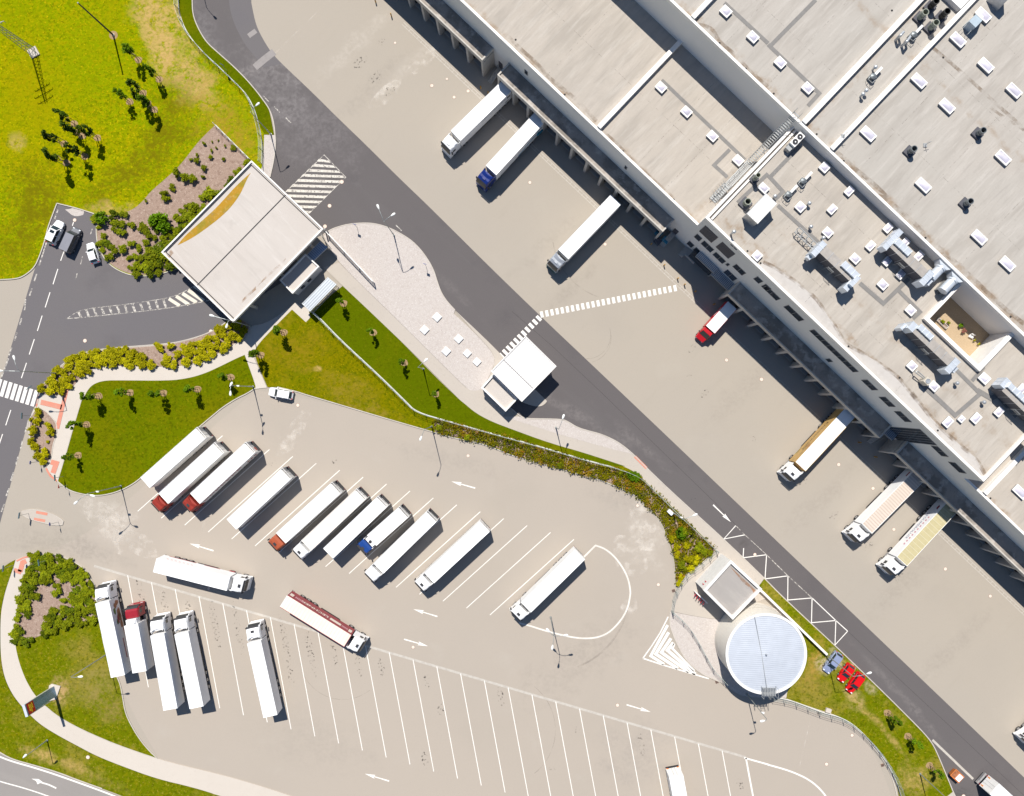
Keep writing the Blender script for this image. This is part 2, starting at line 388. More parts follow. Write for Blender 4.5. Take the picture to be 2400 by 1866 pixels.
m_glawn = gmat('mown_lawn_grass', (.108, .138, .001), [(.06, .46, .66, (.16, .145, .002), .7), (.5, .45, .7, (.085, .105, .001), .5), (1.2, .50, .64, (.15, .14, .001), .4), (2.0, .50, .63, (.055, .07, .001), .6), (3.0, .58, .67, (.26, .21, .006), .45), (6, .58, .7, (.05, .06, .001), .5)], rough=.95, bump=(5.0, .5, .1), spec=.0)
m_verge = gmat('verge_grass', (.128, .152, .002), [
    (.08, .50, .67, (.30, .215, .05), .6), (.25, .54, .72, (.30, .22, .05), .5), (.7, .43, .68, (.095, .12, .001), .55),
    (1.2, .50, .64, (.22, .19, .004), .5), (2.0, .50, .63, (.06, .075, .001), .6), (3.0, .57, .67, (.36, .28, .04), .5), (5, .57, .69, (.085, .09, .001), .5)],
    rough=.95, bump=(5.0, .5, .1), spec=.0, blobs=bl_lawn)
m_yard = gmat('yard_concrete', (0.385, 0.339, 0.283), [
    (.018, .35, .65, (0.367, 0.329, 0.283), .6), (.05, .52, .74, (0.350, 0.308, 0.259), .4), (.12, .56, .78, (0.412, 0.369, 0.313), .35),
    (.35, .55, .8, (0.339, 0.301, 0.249), .3, RZU + 1.57, .25, 1.6), (.9, .64, .8, (0.318, 0.282, 0.236), .25), (4, .5, .72, (0.335, 0.296, 0.249), .3), (2.0, .64, .8, (0.426, 0.388, 0.331), .25)],
    rough=.9, blobs=bl_yard)
m_park = gmat('parking_concrete', (0.405, 0.353, 0.299), [
    (.02, .4, .65, (0.377, 0.332, 0.283), .5), (.055, .54, .76, (0.362, 0.319, 0.268), .35), (.14, .57, .78, (0.431, 0.388, 0.336), .35),
    (.5, .62, .8, (0.354, 0.313, 0.263), .25), (1.2, .64, .8, (0.326, 0.287, 0.240), .25), (4, .5, .73, (0.354, 0.308, 0.263), .3)], rough=.9, blobs=bl_yard)
m_asph = gmat('asphalt', (.118, .106, .106), [
    (.03, .42, .66, (.125, .113, .112), .7), (.25, .5, .8, (.14, .13, .128), .35, RZU, .12, 1.5), (.09, .55, .75, (.088, .08, .083), .5),
    (6, .5, .7, (.14, .13, .13), .35), (9, .52, .7, (.075, .07, .073), .35)], rough=.88, blobs=bl_road)
m_asph2 = gmat('asphalt_old', (.140, .130, .136), [
    (.05, .42, .66, (.15, .138, .138), .7), (.09, .55, .75, (.105, .096, .1), .5), (6, .5, .7, (.165, .15, .15), .35), (9, .52, .7, (.095, .088, .09), .35)], rough=.88)
m_pave = gmat('pavers', (.56, .505, .445), [(.08, .4, .7, (.52, .465, .405), .6), (1.2, .5, .75, (.49, .435, .38), .4), (7, .5, .7, (.54, .49, .44), .3)], rough=.9)
m_pavel = gmat('concrete_pavers', (.47, .42, .365), [(.1, .4, .7, (.44, .39, .34), .6), (1.5, .55, .75, (.35, .31, .27), .35), (7, .5, .7, (.46, .42, .37), .3)], rough=.9)
m_grav = gmat('gravel', (0.518, 0.470, 0.434), [(.1, .4, .7, (0.490, 0.441, 0.404), .5), (1.8, .5, .66, (0.442, 0.386, 0.353), .4), (3.2, .5, .66, (0.403, 0.342, 0.313), .4), (5, .55, .66, (0.634, 0.594, 0.566), .7), (9, .55, .66, (0.288, 0.238, 0.222), .6)], rough=.95, bump=(9, .6, .05))
m_mulch = gmat('bark_mulch', (.33, .235, .185), [(.2, .4, .7, (.37, .27, .215), .5), (1.6, .5, .64, (.22, .145, .11), .6), (3, .55, .66, (.50, .40, .33), .6), (6, .55, .68, (.15, .10, .075), .6)], rough=.95, bump=(8, .7, .08))
m_soil = gmat('dry_soil', (.33, .225, .11), [(1.5, .45, .7, (.28, .17, .09), .6), (5, .52, .68, (.44, .31, .19), .6)], rough=.95)
m_kerb = gmat('kerb_stone', (.52, .475, .42), [(.6, .4, .7, (.42, .375, .325), .6), (3, .55, .75, (.34, .30, .26), .4)], rough=.85)
m_white = gmat('road_paint', (.80, .77, .72), [(.5, .45, .75, (.64, .6, .55), .5), (5, .55, .72, (.55, .5, .46), .45)], rough=.7)
m_worn = gmat('worn_road_paint', (.62, .58, .52), [(.6, .4, .7, (.45, .41, .37), .7)], rough=.8, alpha=(2.2, .36, .60, .95))
m_faint = gmat('faint_road_paint', (.55, .5, .45), [], rough=.8, alpha=(2.0, .35, .6, .5))
m_drain = gmat('drain_channel', (.50, .465, .415), [(1.5, .4, .7, (.38, .34, .30), .6)], rough=.8)
m_red = gmat('red_tactile_paving', (.60, .235, .165), [(1.2, .4, .7, (.55, .29, .22), .6)], rough=.85)
m_oil = gmat('oil_stain', (.045, .04, .038), [], rough=.7, alpha=(2.3, .54, .68, .7))
m_tyre = gmat('tyre_mark', (.30, .265, .23), [], rough=.8, alpha=(.5, .35, .65, .22))
m_scuff = gmat('pale_scuff', (.92, .86, .78), [], rough=.9, alpha=(.55, .44, .72, .4))
# ---------------------------------------------------------------- ground sheets
mb = MB(); mb.sheet([(-400, -400), (400, -400), (400, 400), (-400, 400)], -.05); struct('ground', mb, m_meadow)
mb = MB(); mb.sheet(W2([(-350, -250), (3000, -250), (3000, 2300), (-350, 2300)]), 0)
struct('truck_yard', mb, m_yard)
park = Q('20', [(-300, 1300), (280, 1345), (700, 1200), (1165, 800)], '21', [(0, -20), (640, 90), (1470, 330)], '22', [(0, 520), (500, 660), (960, 830), (1200, 1020), (1340, 1400), (1350, 1600)],
    '32', [(1310, 160), (1310, 420), (1700, 740), (1770, 770)], '33', [(150, 890), (580, 1035), (860, 1260), (1100, 1900), (1100, 2600)], '30', [(-600, 2600), (500, 2300), (1320, 1390), (1010, 850), (800, 100), (760, -100)], '20', [(700, 1460), (450, 1340), (140, 1380), (-300, 1500)])
mb = MB(); mb.sheet(W2(smooth(park)), .003); struct('parking_ground', mb, m_park)
kerbs = []
K_top = Q('00', [(1590, -500), (1595, 0), (1600, 120), (1640, 230), (1710, 350), (1810, 440), (1930, 545), (2040, 655), (2122, 750)], '01', [(60, 830), (110, 900), (140, 980), (155, 1060), (160, 1120), (165, 1200), (150, 1330), (118, 1470)])
K_isl = Q('11', [(560, 320), (600, 290), (650, 265), (740, 238), (830, 226), (930, 222), (1020, 235), (1110, 265), (1200, 310), (1300, 375), (1380, 460), (1440, 550), (1475, 620), (1500, 700), (1530, 790), (1580, 870), (1650, 945)])
K_isl2 = K_isl + Q('11', [(1900, 1180), (2050, 1330), (2140, 1440)], '21', [(2122, 100)])
K_se = Q('22', [(-20, 120), (60, 190), (110, 216), (250, 218), (420, 222), (470, 245), (540, 290), (640, 320), (740, 345), (850, 395), (920, 440), (1010, 515), (1120, 630), (1350, 850), (1755, 1215), (2097, 1545)],
    '33', [(75, 0), (200, 120), (560, 455), (620, 512), (810, 695), (1000, 880), (1130, 1010), (1230, 1110), (1310, 1195), (1360, 1260), (1400, 1340), (1450, 1460), (1500, 1580), (1540, 1680), (1590, 1800), (1700, 2300)])
road = K_top + Q('01', [(60, 1560)], '11', [(300, 420)]) + K_isl2 + K_se + Q('33', [(2900, 2300), (2122, 1540), (510, 0)], '12', [(980, 1698), (0, 770)], '01', [(1420, 1698), (1200, 1490), (900, 1190), (700, 1000), (460, 760), (215, 530), (130, 440), (60, 330), (0, 210)], '00', [(2090, 60), (2080, 0), (2075, -500)])
mb = MB(); mb.sheet(W2(smooth(road)), .008); struct('main_road', mb, m_asph)
pale = Q('00', [(1895, 0), (1915, 120), (1960, 240), (2030, 370), (2122, 480)], '01', [(60, 560), (215, 530), (130, 440), (60, 330), (0, 210)], '00', [(2090, 60), (2080, 0), (2075, -300), (1895, -300)])
mb = MB(); mb.sheet(W2(smooth(pale)), .012); struct('asphalt_patch', mb, m_asph2)
K_park = Q('10', [(475, 60), (640, 100), (810, 155)])
K_bed = Q('10', [(810, 155), (800, 240), (802, 340), (820, 430), (870, 520), (920, 575), (990, 620), (1080, 655), (1180, 665), (1290, 655), (1380, 632), (1470, 602), (1600, 560)])
K_mead = Q('10', [(475, 60), (430, 180), (400, 260), (375, 370), (330, 500), (290, 590), (220, 650), (150, 685), (0, 694), (-400, 700)])
K_shr = Q('10', [(310, 1720), (340, 1600), (365, 1560), (420, 1490), (500, 1410), (600, 1340), (700, 1295), (800, 1275), (950, 1257), (1080, 1247), (1280, 1232), (1420, 1220), (1550, 1192), (1660, 1160), (1760, 1120), (1850, 1065), (1930, 1000), (2060, 900)])
entry = K_mead[:6][::-1] + K_park[1:] + K_bed[1:] + Q('11', [(150, 330), (400, 600)], '10', [(2122, 850)]) + K_shr[::-1] + Q('20', [(275, 130), (205, 330), (0, 1085), (-250, 2000), (-900, 2000)], '10', [(-900, 1530), (0, 1530), (75, 1310)])
mb = MB(); mb.sheet(W2(smooth(entry)), .014); struct('entry_road', mb, m_asph2)
low = Q('30', [(-500, 1180), (0, 1340), (100, 1392), (300, 1448), (500, 1512), (650, 1575), (850, 1645), (1040, 1715), (1900, 2300), (-500, 2300)])
mb = MB(); mb.sheet(W2(smooth(low)), .008); struct('access_road', mb, gmat('worn_pale_asphalt', (.285, .262, .245), [(.06, .4, .7, (.25, .23, .22), .6), (.35, .5, .75, (.32, .295, .275), .5, -.45, .1, 1.2), (6, .5, .7, (.22, .2, .19), .35)], .9))
# ---------------------------------------------------------------- raised lawns, beds, paths
def slab(name, poly, m, z0, z1, sm=True):
    mb = MB(); mb.prism(W2(smooth(poly) if sm else poly), z0, z1, bottom=False)
    return struct(name, mb, m)
MULCH1 = Q('00', [(1785, 1040), (1650, 1170), (1500, 1370), (1380, 1480), (1250, 1590)], '10', [(1190, 40), (1110, 110), (1000, 150), (880, 160), (815, 158), (806, 240), (808, 340), (826, 430), (875, 515), (925, 568), (995, 612), (1085, 645), (1180, 655), (1290, 645), (1380, 622), (1470, 595), (1700, 480)], '00', [(2080, 1335)])
slab('meadow', [(-420, -420), (451, -420)] + K_top[1:11] + Q('01', [(150, 1117), (70, 1117), (60, 1300), (50, 1420), (-60, 1560)], '10', [(1700, 480), (1600, 560)]) + K_bed[::-1] + K_park[::-1][1:] + K_mead[1:] + [(-420, 660)], m_meadow, -.02, .12)
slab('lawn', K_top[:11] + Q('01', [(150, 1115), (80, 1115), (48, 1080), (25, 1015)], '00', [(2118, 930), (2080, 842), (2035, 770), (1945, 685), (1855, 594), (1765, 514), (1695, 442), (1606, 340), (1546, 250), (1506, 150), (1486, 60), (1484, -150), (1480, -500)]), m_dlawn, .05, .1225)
slab('mulch_bed', MULCH1, m_mulch, .10, .128)
slab('gravel_strip', Q('01', [(70, 1120), (160, 1122), (165, 1200), (150, 1330), (118, 1470), (40, 1440), (62, 1300)]), m_grav, 0, .11)
LAWN2 = Q('10', [(690, 1690), (720, 1620), (770, 1560), (860, 1528), (1000, 1526), (1400, 1530), (1560, 1510), (1700, 1470), (1850, 1400), (1950, 1350), (2030, 1315), (2118, 1560), (2120, 1590), (2040, 1640)], '20', [(1970, 45), (1850, 120), (1760, 195), (1670, 270), (1420, 485), (1160, 720), (1050, 790), (950, 830), (860, 850), (790, 855), (700, 845), (600, 820), (540, 785), (480, 735), (530, 570), (560, 470), (610, 290), (680, 55)])
slab('lawn', LAWN2, m_glawn, -.02, .12)
path = K_shr[:-2] + Q('10', [(2122, 1080)], '11', [(150, 1020), (330, 880), (470, 960), (420, 1060), (-20, 1330), (92, 1588), (40, 1592)]) + Q('10', [(2110, 1600)]) + Q('20', [(1970, 40), (1670, 260), (900, 600), (480, 735), (390, 640), (330, 575), (290, 490), (262, 430), (240, 360), (238, 270), (262, 190), (285, 130), (310, 95)])
slab('footpath', path, m_pave, -.02, .10)
BED2 = Q('10', [(340, 1640), (362, 1568), (420, 1497), (505, 1418), (605, 1348), (800, 1283), (1080, 1256), (1280, 1242), (1420, 1230), (1660, 1172), (1850, 1078), (1950, 1000), (2060, 1060), (2066, 1110), (2000, 1190), (1900, 1250), (1800, 1310), (1680, 1370), (1560, 1400), (1400, 1415), (1150, 1410), (900, 1405), (800, 1415), (740, 1440), (690, 1490), (640, 1540), (600, 1590), (555, 1630), (460, 1652)])
BED3 = Q('20', [(262, 200), (290, 150), (330, 130), (380, 150), (430, 200), (468, 250), (478, 310), (465, 370), (440, 440), (430, 540), (400, 590), (382, 622), (335, 570), (295, 490), (266, 430), (246, 360), (246, 270)])
slab('shrub_bed', BED2, m_mulch, .08, .118); slab('shrub_bed', BED3, m_mulch, .08, .118)
LAWN3 = Q('11', [(0, 1240), (300, 940), (415, 1045), (455, 1005), (440, 960), (480, 930), (720, 745), (950, 960), (1250, 1250), (1500, 1510), (1700, 1698)], '21', [(1720, 85), (1820, 170), (1950, 240), (2122, 305)], '22', [(300, 415), (600, 500), (940, 615), (1050, 680), (1200, 830), (1400, 1020), (1540, 1150), (1690, 1300), (1560, 1420), (1440, 1490), (1360, 1610), (1355, 1560), (1355, 1440), (1325, 1300), (1285, 1190), (1235, 1060), (1175, 1000), (1105, 930), (1045, 870), (955, 820), (845, 770), (695, 713), (495, 663), (335, 613), (175, 573), (45, 533), (0, 523)],
    '21', [(1950, 450), (1800, 405), (1700, 390), (1600, 365), (1470, 328), (1240, 262), (1000, 192), (700, 102), (380, 8)], '11', [(350, 1622), (180, 1582), (96, 1582), (-14, 1325)])
slab('lawn', LAWN3, m_lawn, -.02, .12)
NARROW = Q('11', [(480, 950), (720, 745), (950, 960), (1250, 1250), (1500, 1510), (1700, 1698)], '21', [(1720, 85), (1820, 170), (1950, 240), (2122, 305)], '22', [(300, 415), (600, 500), (940, 612), (840, 612), (600, 552), (300, 462)], '21', [(2122, 372), (1800, 292), (1480, 205), (1330, 160)], '11', [(1240, 1695), (1000, 1460), (700, 1185)])
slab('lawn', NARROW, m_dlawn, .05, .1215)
HEDGE = Q('21', [(1478, 215), (1600, 248), (1800, 298), (2122, 378)], '22', [(300, 470), (600, 560), (840, 620), (1050, 690), (1195, 835), (1295, 935), (1395, 1025), (1535, 1155), (1682, 1302), (1555, 1412), (1435, 1482), (1362, 1600), (1360, 1440), (1332, 1300), (1292, 1190), (1242, 1060), (1182, 1000), (1112, 930), (1052, 868), (962, 815), (850, 763), (700, 705), (500, 655), (340, 605), (180, 565), (50, 525)], '21', [(1955, 440), (1800, 395), (1600, 358), (1484, 325)])
slab('hedge_bed', HEDGE, m_mulch, .10, .128)
slab('gravel_field', K_isl + Q('11', [(1640, 975), (1800, 1120), (1960, 1290), (1985, 1380), (1900, 1560), (1880, 1600), (1790, 1618), (1735, 1580), (1600, 1450), (1200, 1050), (900, 760), (690, 550), (600, 420)]), m_grav, 0, .112)
slab('pavement', K_isl2[16:] + Q('21', [(2080, 150), (1960, 330)], '11', [(1690, 1690), (1250, 1245), (720, 745), (560, 590), (690, 552), (900, 762), (1200, 1052), (1600, 1452), (1735, 1582), (1790, 1620), (1882, 1602), (1902, 1562), (1987, 1380), (1962, 1288), (1800, 1118)]), m_pavel, 0, .10)
slab('pavement', Q('21', [(1640, 0), (1880, -100)], '22', [(-80, 200), (40, 196), (110, 216), (250, 218), (420, 222), (470, 245), (540, 290), (640, 320), (740, 345), (850, 395), (920, 440), (1010, 515), (1120, 630), (1350, 850), (1755, 1215), (2090, 1540), (2040, 1610), (2000, 1640), (1560, 1700), (1380, 1640), (1560, 1420), (1690, 1300), (1540, 1150), (1200, 830), (1050, 680), (940, 615), (300, 415), (0, 315)], '21', [(1950, 240), (1820, 170), (1720, 85)]), m_pavel, 0, .105)
slab('gravel_field', Q('22', [(0, 205), (60, 194), (110, 222), (250, 224), (420, 228), (470, 252), (540, 297), (640, 327), (740, 352), (850, 402), (920, 447), (1000, 512), (800, 462), (400, 350), (0, 222)]), m_grav, .08, .116)
slab('gravel_field', Q('32', [(1310, 165), (1500, 205), (1740, 240), (1850, 160), (2150, 100)], '33', [(330, 300), (300, 700), (150, 880)], '32', [(1900, 880), (1760, 770), (1690, 735), (1560, 680), (1430, 560), (1350, 400), (1305, 280)]), m_grav, 0, .112)
slab('concrete_apron', Q('22', [(1560, 1420), (1700, 1300), (1800, 1330), (2080, 1640)], '32', [(2100, 60), (1850, 160), (1740, 238), (1500, 203), (1312, 162), (1330, 90), (1360, 0)], '22', [(1440, 1500)]), m_pavel, 0, .114)
slab('lawn', Q('22', [(2045, 1605), (2090, 1545)], '33', [(75, 4), (200, 124), (556, 459), (616, 516), (806, 699), (996, 884), (1126, 1014), (1226, 1114), (1306, 1199), (1356, 1264), (1396, 1344), (1446, 1464), (1496, 1584), (1536, 1684), (1586, 1804), (1300, 2300), (1100, 1800), (1060, 1560), (1000, 1430), (940, 1340), (860, 1250), (770, 1160), (680, 1085), (580, 1035), (470, 1000), (350, 960), (250, 925), (150, 890), (155, 830), (240, 640), (290, 420), (200, 230), (0, 60)]), m_verge, -.02, .12)
slab('pavement', Q('33', [(1480, 1698), (1535, 1655), (1600, 1790), (1700, 2000), (1450, 2000)]), m_pavel, 0, .125, False)
LAWN6 = Q('20', [(275, 1345), (350, 1337), (440, 1342), (550, 1370), (650, 1420), (710, 1470), (760, 1550), (800, 1610)], '30', [(830, 250), (880, 530), (970, 700), (1000, 770), (1020, 880), (1040, 1000), (1080, 1090), (1150, 1210), (1230, 1310), (1305, 1383), (1200, 1350), (1000, 1280), (850, 1220), (650, 1130), (480, 1035), (380, 950), (300, 870), (230, 760), (180, 640), (150, 540), (130, 440), (125, 300), (140, 150), (175, 0)], '20', [(170, 1690), (210, 1560), (250, 1420)])
slab('lawn', LAWN6, m_verge, -.02, .12)
BED4 = Q('20', [(278, 1352), (350, 1344), (440, 1350), (545, 1378), (640, 1428), (700, 1478), (750, 1555), (790, 1630)], '30', [(805, 210), (760, 240), (600, 270), (480, 310), (330, 370), (220, 410), (140, 430), (128, 300), (145, 150), (180, 0)], '20', [(178, 1690), (218, 1560), (258, 1420)])
slab('shrub_bed', BED4, m_mulch, .10, .128)
LOUT = Q('30', [(30, 60), (5, 200), (4, 480), (18, 620), (48, 740), (105, 860), (185, 960), (255, 1032), (345, 1112), (495, 1202), (645, 1282), (795, 1362), (1000, 1444), (1300, 1554), (1600, 1624), (1850, 1702), (2400, 1850), (2400, 2200), (1700, 2000), (1060, 1710), (850, 1632), (650, 1562), (500, 1502), (300, 1442), (100, 1388), (0, 1330), (-500, 1170)], '20', [(-500, 1640), (0, 1478), (60, 1422), (130, 1386), (112, 1450), (60, 1600)])
slab('lawn', LOUT, m_verge, -.02, .12)
PATH2 = Q('20', [(132, 1388), (200, 1360), (276, 1346), (252, 1420), (212, 1560), (172, 1690)], '30', [(142, 150), (127, 300), (132, 440), (152, 540), (182, 640), (232, 760), (302, 870), (382, 948), (482, 1033), (652, 1128), (852, 1218), (1002, 1278), (1200, 1348), (1320, 1390), (1500, 1440), (1800, 1510), (2122, 1600)], '31', [(300, 1698), (600, 1800), (600, 2000), (-200, 1850)], '30', [(1850, 1700), (1600, 1622), (1300, 1552), (1000, 1442), (800, 1362), (650, 1282), (500, 1202), (350, 1112), (260, 1032), (190, 960), (110, 860), (50, 740), (20, 620), (6, 480), (7, 200), (32, 60)], '20', [(62, 1600), (114, 1450)])
slab('footpath', PATH2, m_pave, -.02, .10)
# kerbs: real stone edges
kl = [K_top, K_isl, K_se, K_mead[::-1], K_park, K_bed, K_shr,
      LAWN2[12:32], LAWN3[-9:-2], LAWN3[31:47], LAWN6[:24], LOUT[20:26],
      Q('33', [(150, 890), (250, 925), (350, 960), (470, 1000), (580, 1035), (680, 1090), (760, 1165), (850, 1265), (925, 1360), (985, 1450), (1040, 1570), (1090, 1800)]),
      Q('32', [(1310, 165), (1305, 280), (1350, 400), (1430, 560), (1560, 680), (1690, 735), (1765, 768)]), BED3 + BED3[:1]]
for i, k in enumerate(kl):
    mb = MB(); mb.ribbon(smooth(W2(k), closed=False), .17, 0, .145); struct('kerb', mb, m_kerb)
# ---------------------------------------------------------------- traffic island in the entrance
mb = MB(); isl = smooth(W2(Q('20', [(185, 985), (240, 968), (330, 972), (420, 1000), (500, 1040), (528, 1068), (520, 1095), (470, 1102), (380, 1085), (250, 1050), (190, 1015)])))
mb.prism(isl, 0, .12, bottom=False); struct('traffic_island', mb, m_pavel)
mb = MB(); mb.ribbon(isl, .12, 0, .135, closed=True); struct('kerb', mb, m_kerb)
# ---------------------------------------------------------------- painted markings
def stripes(name, segs, m=None, z=.018):
    mb = MB()
    for pts, wd in segs: mb.ribbon(W2(pts), wd, z)
    return struct(name, mb, m or m_white)
seg = []
for k in range(16):
    a = (1845 + 194.2 * k, 358 + 57.3 * k)
    seg.append((Q('20', [a, (a[0] - 703 + k * .4, a[1] + 627)]), .145))
for k in range(-6, 20):
    a = (119 + 197.1 * k, 216 + 58.2 * k)
    seg.append((Q('31', [a, (a[0] + 172, a[1] + 928)]), .145))
seg.append((Q('31', [(119 + 197.1 * 20, 1382), (119 + 197.1 * 20 + 172, 2310)]), .3))
stripes('parking_line', seg)
arr = [('20', (1572, 1252), (1770, 1312)), ('21', (1620, 737), (1817, 793)), ('31', (1305, 148), (1504, 209)), ('31', (1427, 455), (1228, 397)), ('31', (902, 1512), (1104, 1573)), ('32', (1150, 1000), (950, 940)), ('22', (1815, 1075), (1667, 931))]
for t, a, b in arr:
    a, b = W2(Q(t, [a, b])); dd = (b - a); ln = dd.length; dd.normalize(); nn = Vector((-dd.y, dd.x)); mb = MB()
    mb.face([(*(a + dd * ln * .36 - nn * .08), .018), (*(b - nn * .13), .018), (*(b + nn * .13), .018), (*(a + dd * ln * .36 + nn * .08), .018)][::-1])
    mb.face([(*a, .018), (*(a + dd * ln * .42 - nn * .36), .018), (*(a + dd * ln * .36), .018), (*(a + dd * ln * .42 + nn * .36), .018)])
    struct('arrow_marking', mb, m_white)
uo = smooth(Q('22', [(585, 1375), (692, 1268), (760, 1290), (830, 1340), (890, 1410), (940, 1490), (970, 1570), (982, 1650)], '32', [(980, 30), (965, 120), (930, 200), (870, 280), (800, 345), (720, 380), (630, 392), (520, 385), (400, 360), (270, 325), (130, 280), (60, 263)]), closed=False)
stripes('turning_outline', [(uo, .3)], gmat('thick_road_paint', (.72, .68, .62), [(.4, .45, .75, (.55, .5, .45), .6)], rough=.7))
stripes('turning_outline', [(smooth(Q('32', [(1925, 1380), (2122, 1435)], '33', [(0, 1437), (120, 1470), (215, 1502), (330, 1555), (420, 1625), (490, 1710), (560, 1860), (600, 2100)]), closed=False), .3)])
stripes('hatched_corner', [(Q('32', [(1295, 210), (1230, 340), (1160, 450), (1085, 555)]), .22), (Q('32', [(1085, 555), (1250, 610), (1450, 670), (1632, 724)]), .25), (Q('32', [(1290, 280), (1150, 535), (1260, 605)]), .5), (Q('32', [(1298, 340), (1192, 520), (1375, 640)]), .55), (Q('32', [(1318, 390), (1238, 506), (1465, 668)]), .55), (Q('32', [(1338, 425), (1288, 488), (1520, 688)]), .6), (Q('32', [(1345, 435), (1330, 475), (1510, 660)]), .4)])
zl = Q('22', [(1930, 1180), (2110, 1345)], '23', [(165, 1520)], '33', [(365, 55), (562, 242), (660, 330)])
zk = Q('22', [(1755, 1215), (1915, 1370), (2097, 1545)], '33', [(163, 72), (360, 260), (555, 445)])
zz = [zk[0]]
zseg = [(Q('22', [(1855, 1103)]) + [zk[0], zl[0]], .16), (Q('22', [(1920, 1290)]) + [zk[1], zl[1]], .16)]
for i in range(1, 5): zseg.append(([zl[i], zk[i + 1], zl[i + 1]], .16))
stripes('no_stopping_zigzag', zseg + [(zl[3:], .16)])
stripes('lane_line', [([q('22', 1855, 1103)] + zl[:2], .1), (zl[1:4], .14)], m_worn)
stripes('lane_line', [(Q('33', [(1363, 1232), (1700, 1556)]), .42)], m_drain)
stripes('pavement_joint', [(Q('33', [(352, 1060), (262, 1450)]), .14), (Q('01', [(620, -10), (160, 440)]), .14), (Q('20', [(1640, 1310), (1710, 1000)]), .08)], m_scuff, .0068)
stripes('repair_patch', [(Q('01', [(-10, 560), (60, 500), (150, 430)]), 1.3), (Q('00', [(2060, 300), (2122, 255)]), .9)], gmat('pale_repair', (.30, .275, .265), [(1, .4, .7, (.25, .23, .22), .6)], .9), .0165)
# crossings
mb = MB()
def bar(mb, c, dx, hw, z=.02):
    c, e = W2([c, (c[0] + dx[0], c[1] + dx[1])]); dd = e - c; n = Vector((-dd.y, dd.x)).normalized() * hw
    mb.face([(*(c - dd - n), z), (*(c + dd - n), z), (*(c + dd + n), z), (*(c - dd + n), z)])
for i in range(27): bar(mb, q('12', 1352 - 42.5 * i, 763 + 8.35 * i), (1.4, 7.1), .27)
struct('pedestrian_crossing', mb, m_white)
mb = MB()
for i in range(13): bar(mb, q('12', 222 - 31 * i, 1012 + 31.2 * i), (5.2, 5.2), .28)
struct('pedestrian_crossing', mb, m_white)
mb = MB()
for i in range(-3, 8): bar(mb, q('10', 72 + 42.5 * (i - 1), 1608 + 13.5 * (i - 1)), (-5.4, 18.3), .33)
struct('pedestrian_crossing', mb, m_white)
# hatching in front of the gatehouse
mb = MB()
yl = lambda y: 565 - (y - 1285) * 1.03
yr = lambda y: 565 + (y - 1285) * .973 if y < 1470 else 745 - (y - 1470) * 1.0
for i in range(16):
    y = 1326 + 42 * i
    P = Q('01', [(yl(y), y - 9), (yr(y) - 4, y + 4), (yr(y + 20) - 4, y + 24), (yl(y + 20), y + 13)])
    mb.face([(*p, .019) for p in W2(P)])
struct('hatch_marking', mb, gmat('hatch_paint', (.66, .62, .55), [(.6, .4, .7, (.45, .41, .37), .6)], rough=.8, alpha=(2.6, .30, .5, 1.0)))
stripes('hatch_marking', [(Q('01', [(250, 1590), (565, 1285), (745, 1470), (440, 1770)]), .13)], m_worn)
top = [(555, 1015), (600, 982), (650, 955), (720, 933), (900, 912), (1100, 890), (1250, 866), (1400, 843), (1500, 806), (1590, 757), (1650, 715)]
bot = [(555, 1015), (700, 1005), (900, 982), (1100, 963), (1300, 940), (1480, 914), (1700, 872), (1760, 855)]
stripes('hatch_marking', [(smooth(Q('10', top), closed=False), .12), (smooth(Q('10', bot), closed=False), .14)], m_worn)
def yat(c, x):
    for a, b in zip(c, c[1:]):
        if a[0] <= x <= b[0]: return a[1] + (b[1] - a[1]) * (x - a[0]) / (b[0] - a[0])
    return c[-1][1]
stripes('hatch_marking', [(Q('10', [(x, yat(top, x)), (x + 26, yat(bot, x + 26))]), .42) for x in range(648, 1410, 64)], m_worn)
stripes('hatch_marking', [(Q('10', [(1400, 850), (1490, 908)]), .6), (Q('10', [(1460, 828), (1565, 898)]), .62), (Q('10', [(1512, 806), (1630, 882)]), .65), (Q('10', [(1560, 780), (1690, 868)]), .65), (Q('10', [(1610, 745), (1760, 845)]), .65)], gmat('hatch_paint_fresh', (.70, .65, .55), [(.8, .4, .7, (.52, .47, .40), .5)], rough=.8))
# dashes
dl = lambda t, L, wd: [(Q(t, [a, b]), wd) for a, b in L]
stripes('lane_dash', dl('10', [((530, 460), (503, 535)), ((480, 603), (440, 730)), ((415, 797), (375, 922)), ((350, 990), (310, 1117)), ((285, 1185), (243, 1312)), ((220, 1382), (178, 1508)), ((610, 215), (600, 245))], .16) + dl('20', [((90, 145), (48, 272)), ((22, 345), (-20, 470))], .16))
stripes('edge_dash', dl('10', [((305, 640), (285, 705)), ((265, 765), (245, 825)), ((213, 855), (203, 945)), ((180, 1010), (162, 1070)), ((143, 1130), (120, 1195)), ((98, 1255), (75, 1318)), ((70, 1345), (10, 1505))], .27) + dl('20', [((240, 220), (207, 335)), ((188, 400), (172, 465)), ((150, 533), (133, 597)), ((113, 663), (90, 730)), ((75, 795), (52, 858)), ((36, 925), (12, 990))], .27), m_worn)
stripes('edge_line', dl('10', [((480, 112), (455, 190)), ((385, 385), (325, 575))], .25) + dl('10', [((765, 270), (750, 320)), ((685, 500), (668, 565)), ((640, 640), (628, 690))], .16), m_worn)
stripes('lane_dash', dl('01', [((62, 798), (105, 843)), ((152, 885), (198, 932)), ((245, 975), (290, 1020))], .18) + dl('11', [((1160, 240), (1207, 287))], .18), m_worn)
stripes('edge_line', [(smooth(Q('30', [(-200, 1290), (0, 1372), (100, 1410), (300, 1466), (500, 1532), (760, 1625), (960, 1700), (1300, 1850)]), closed=False), .3), (smooth(Q('30', [(-200, 1510), (0, 1577), (200, 1630), (410, 1700), (700, 1820)]), closed=False), .22)])
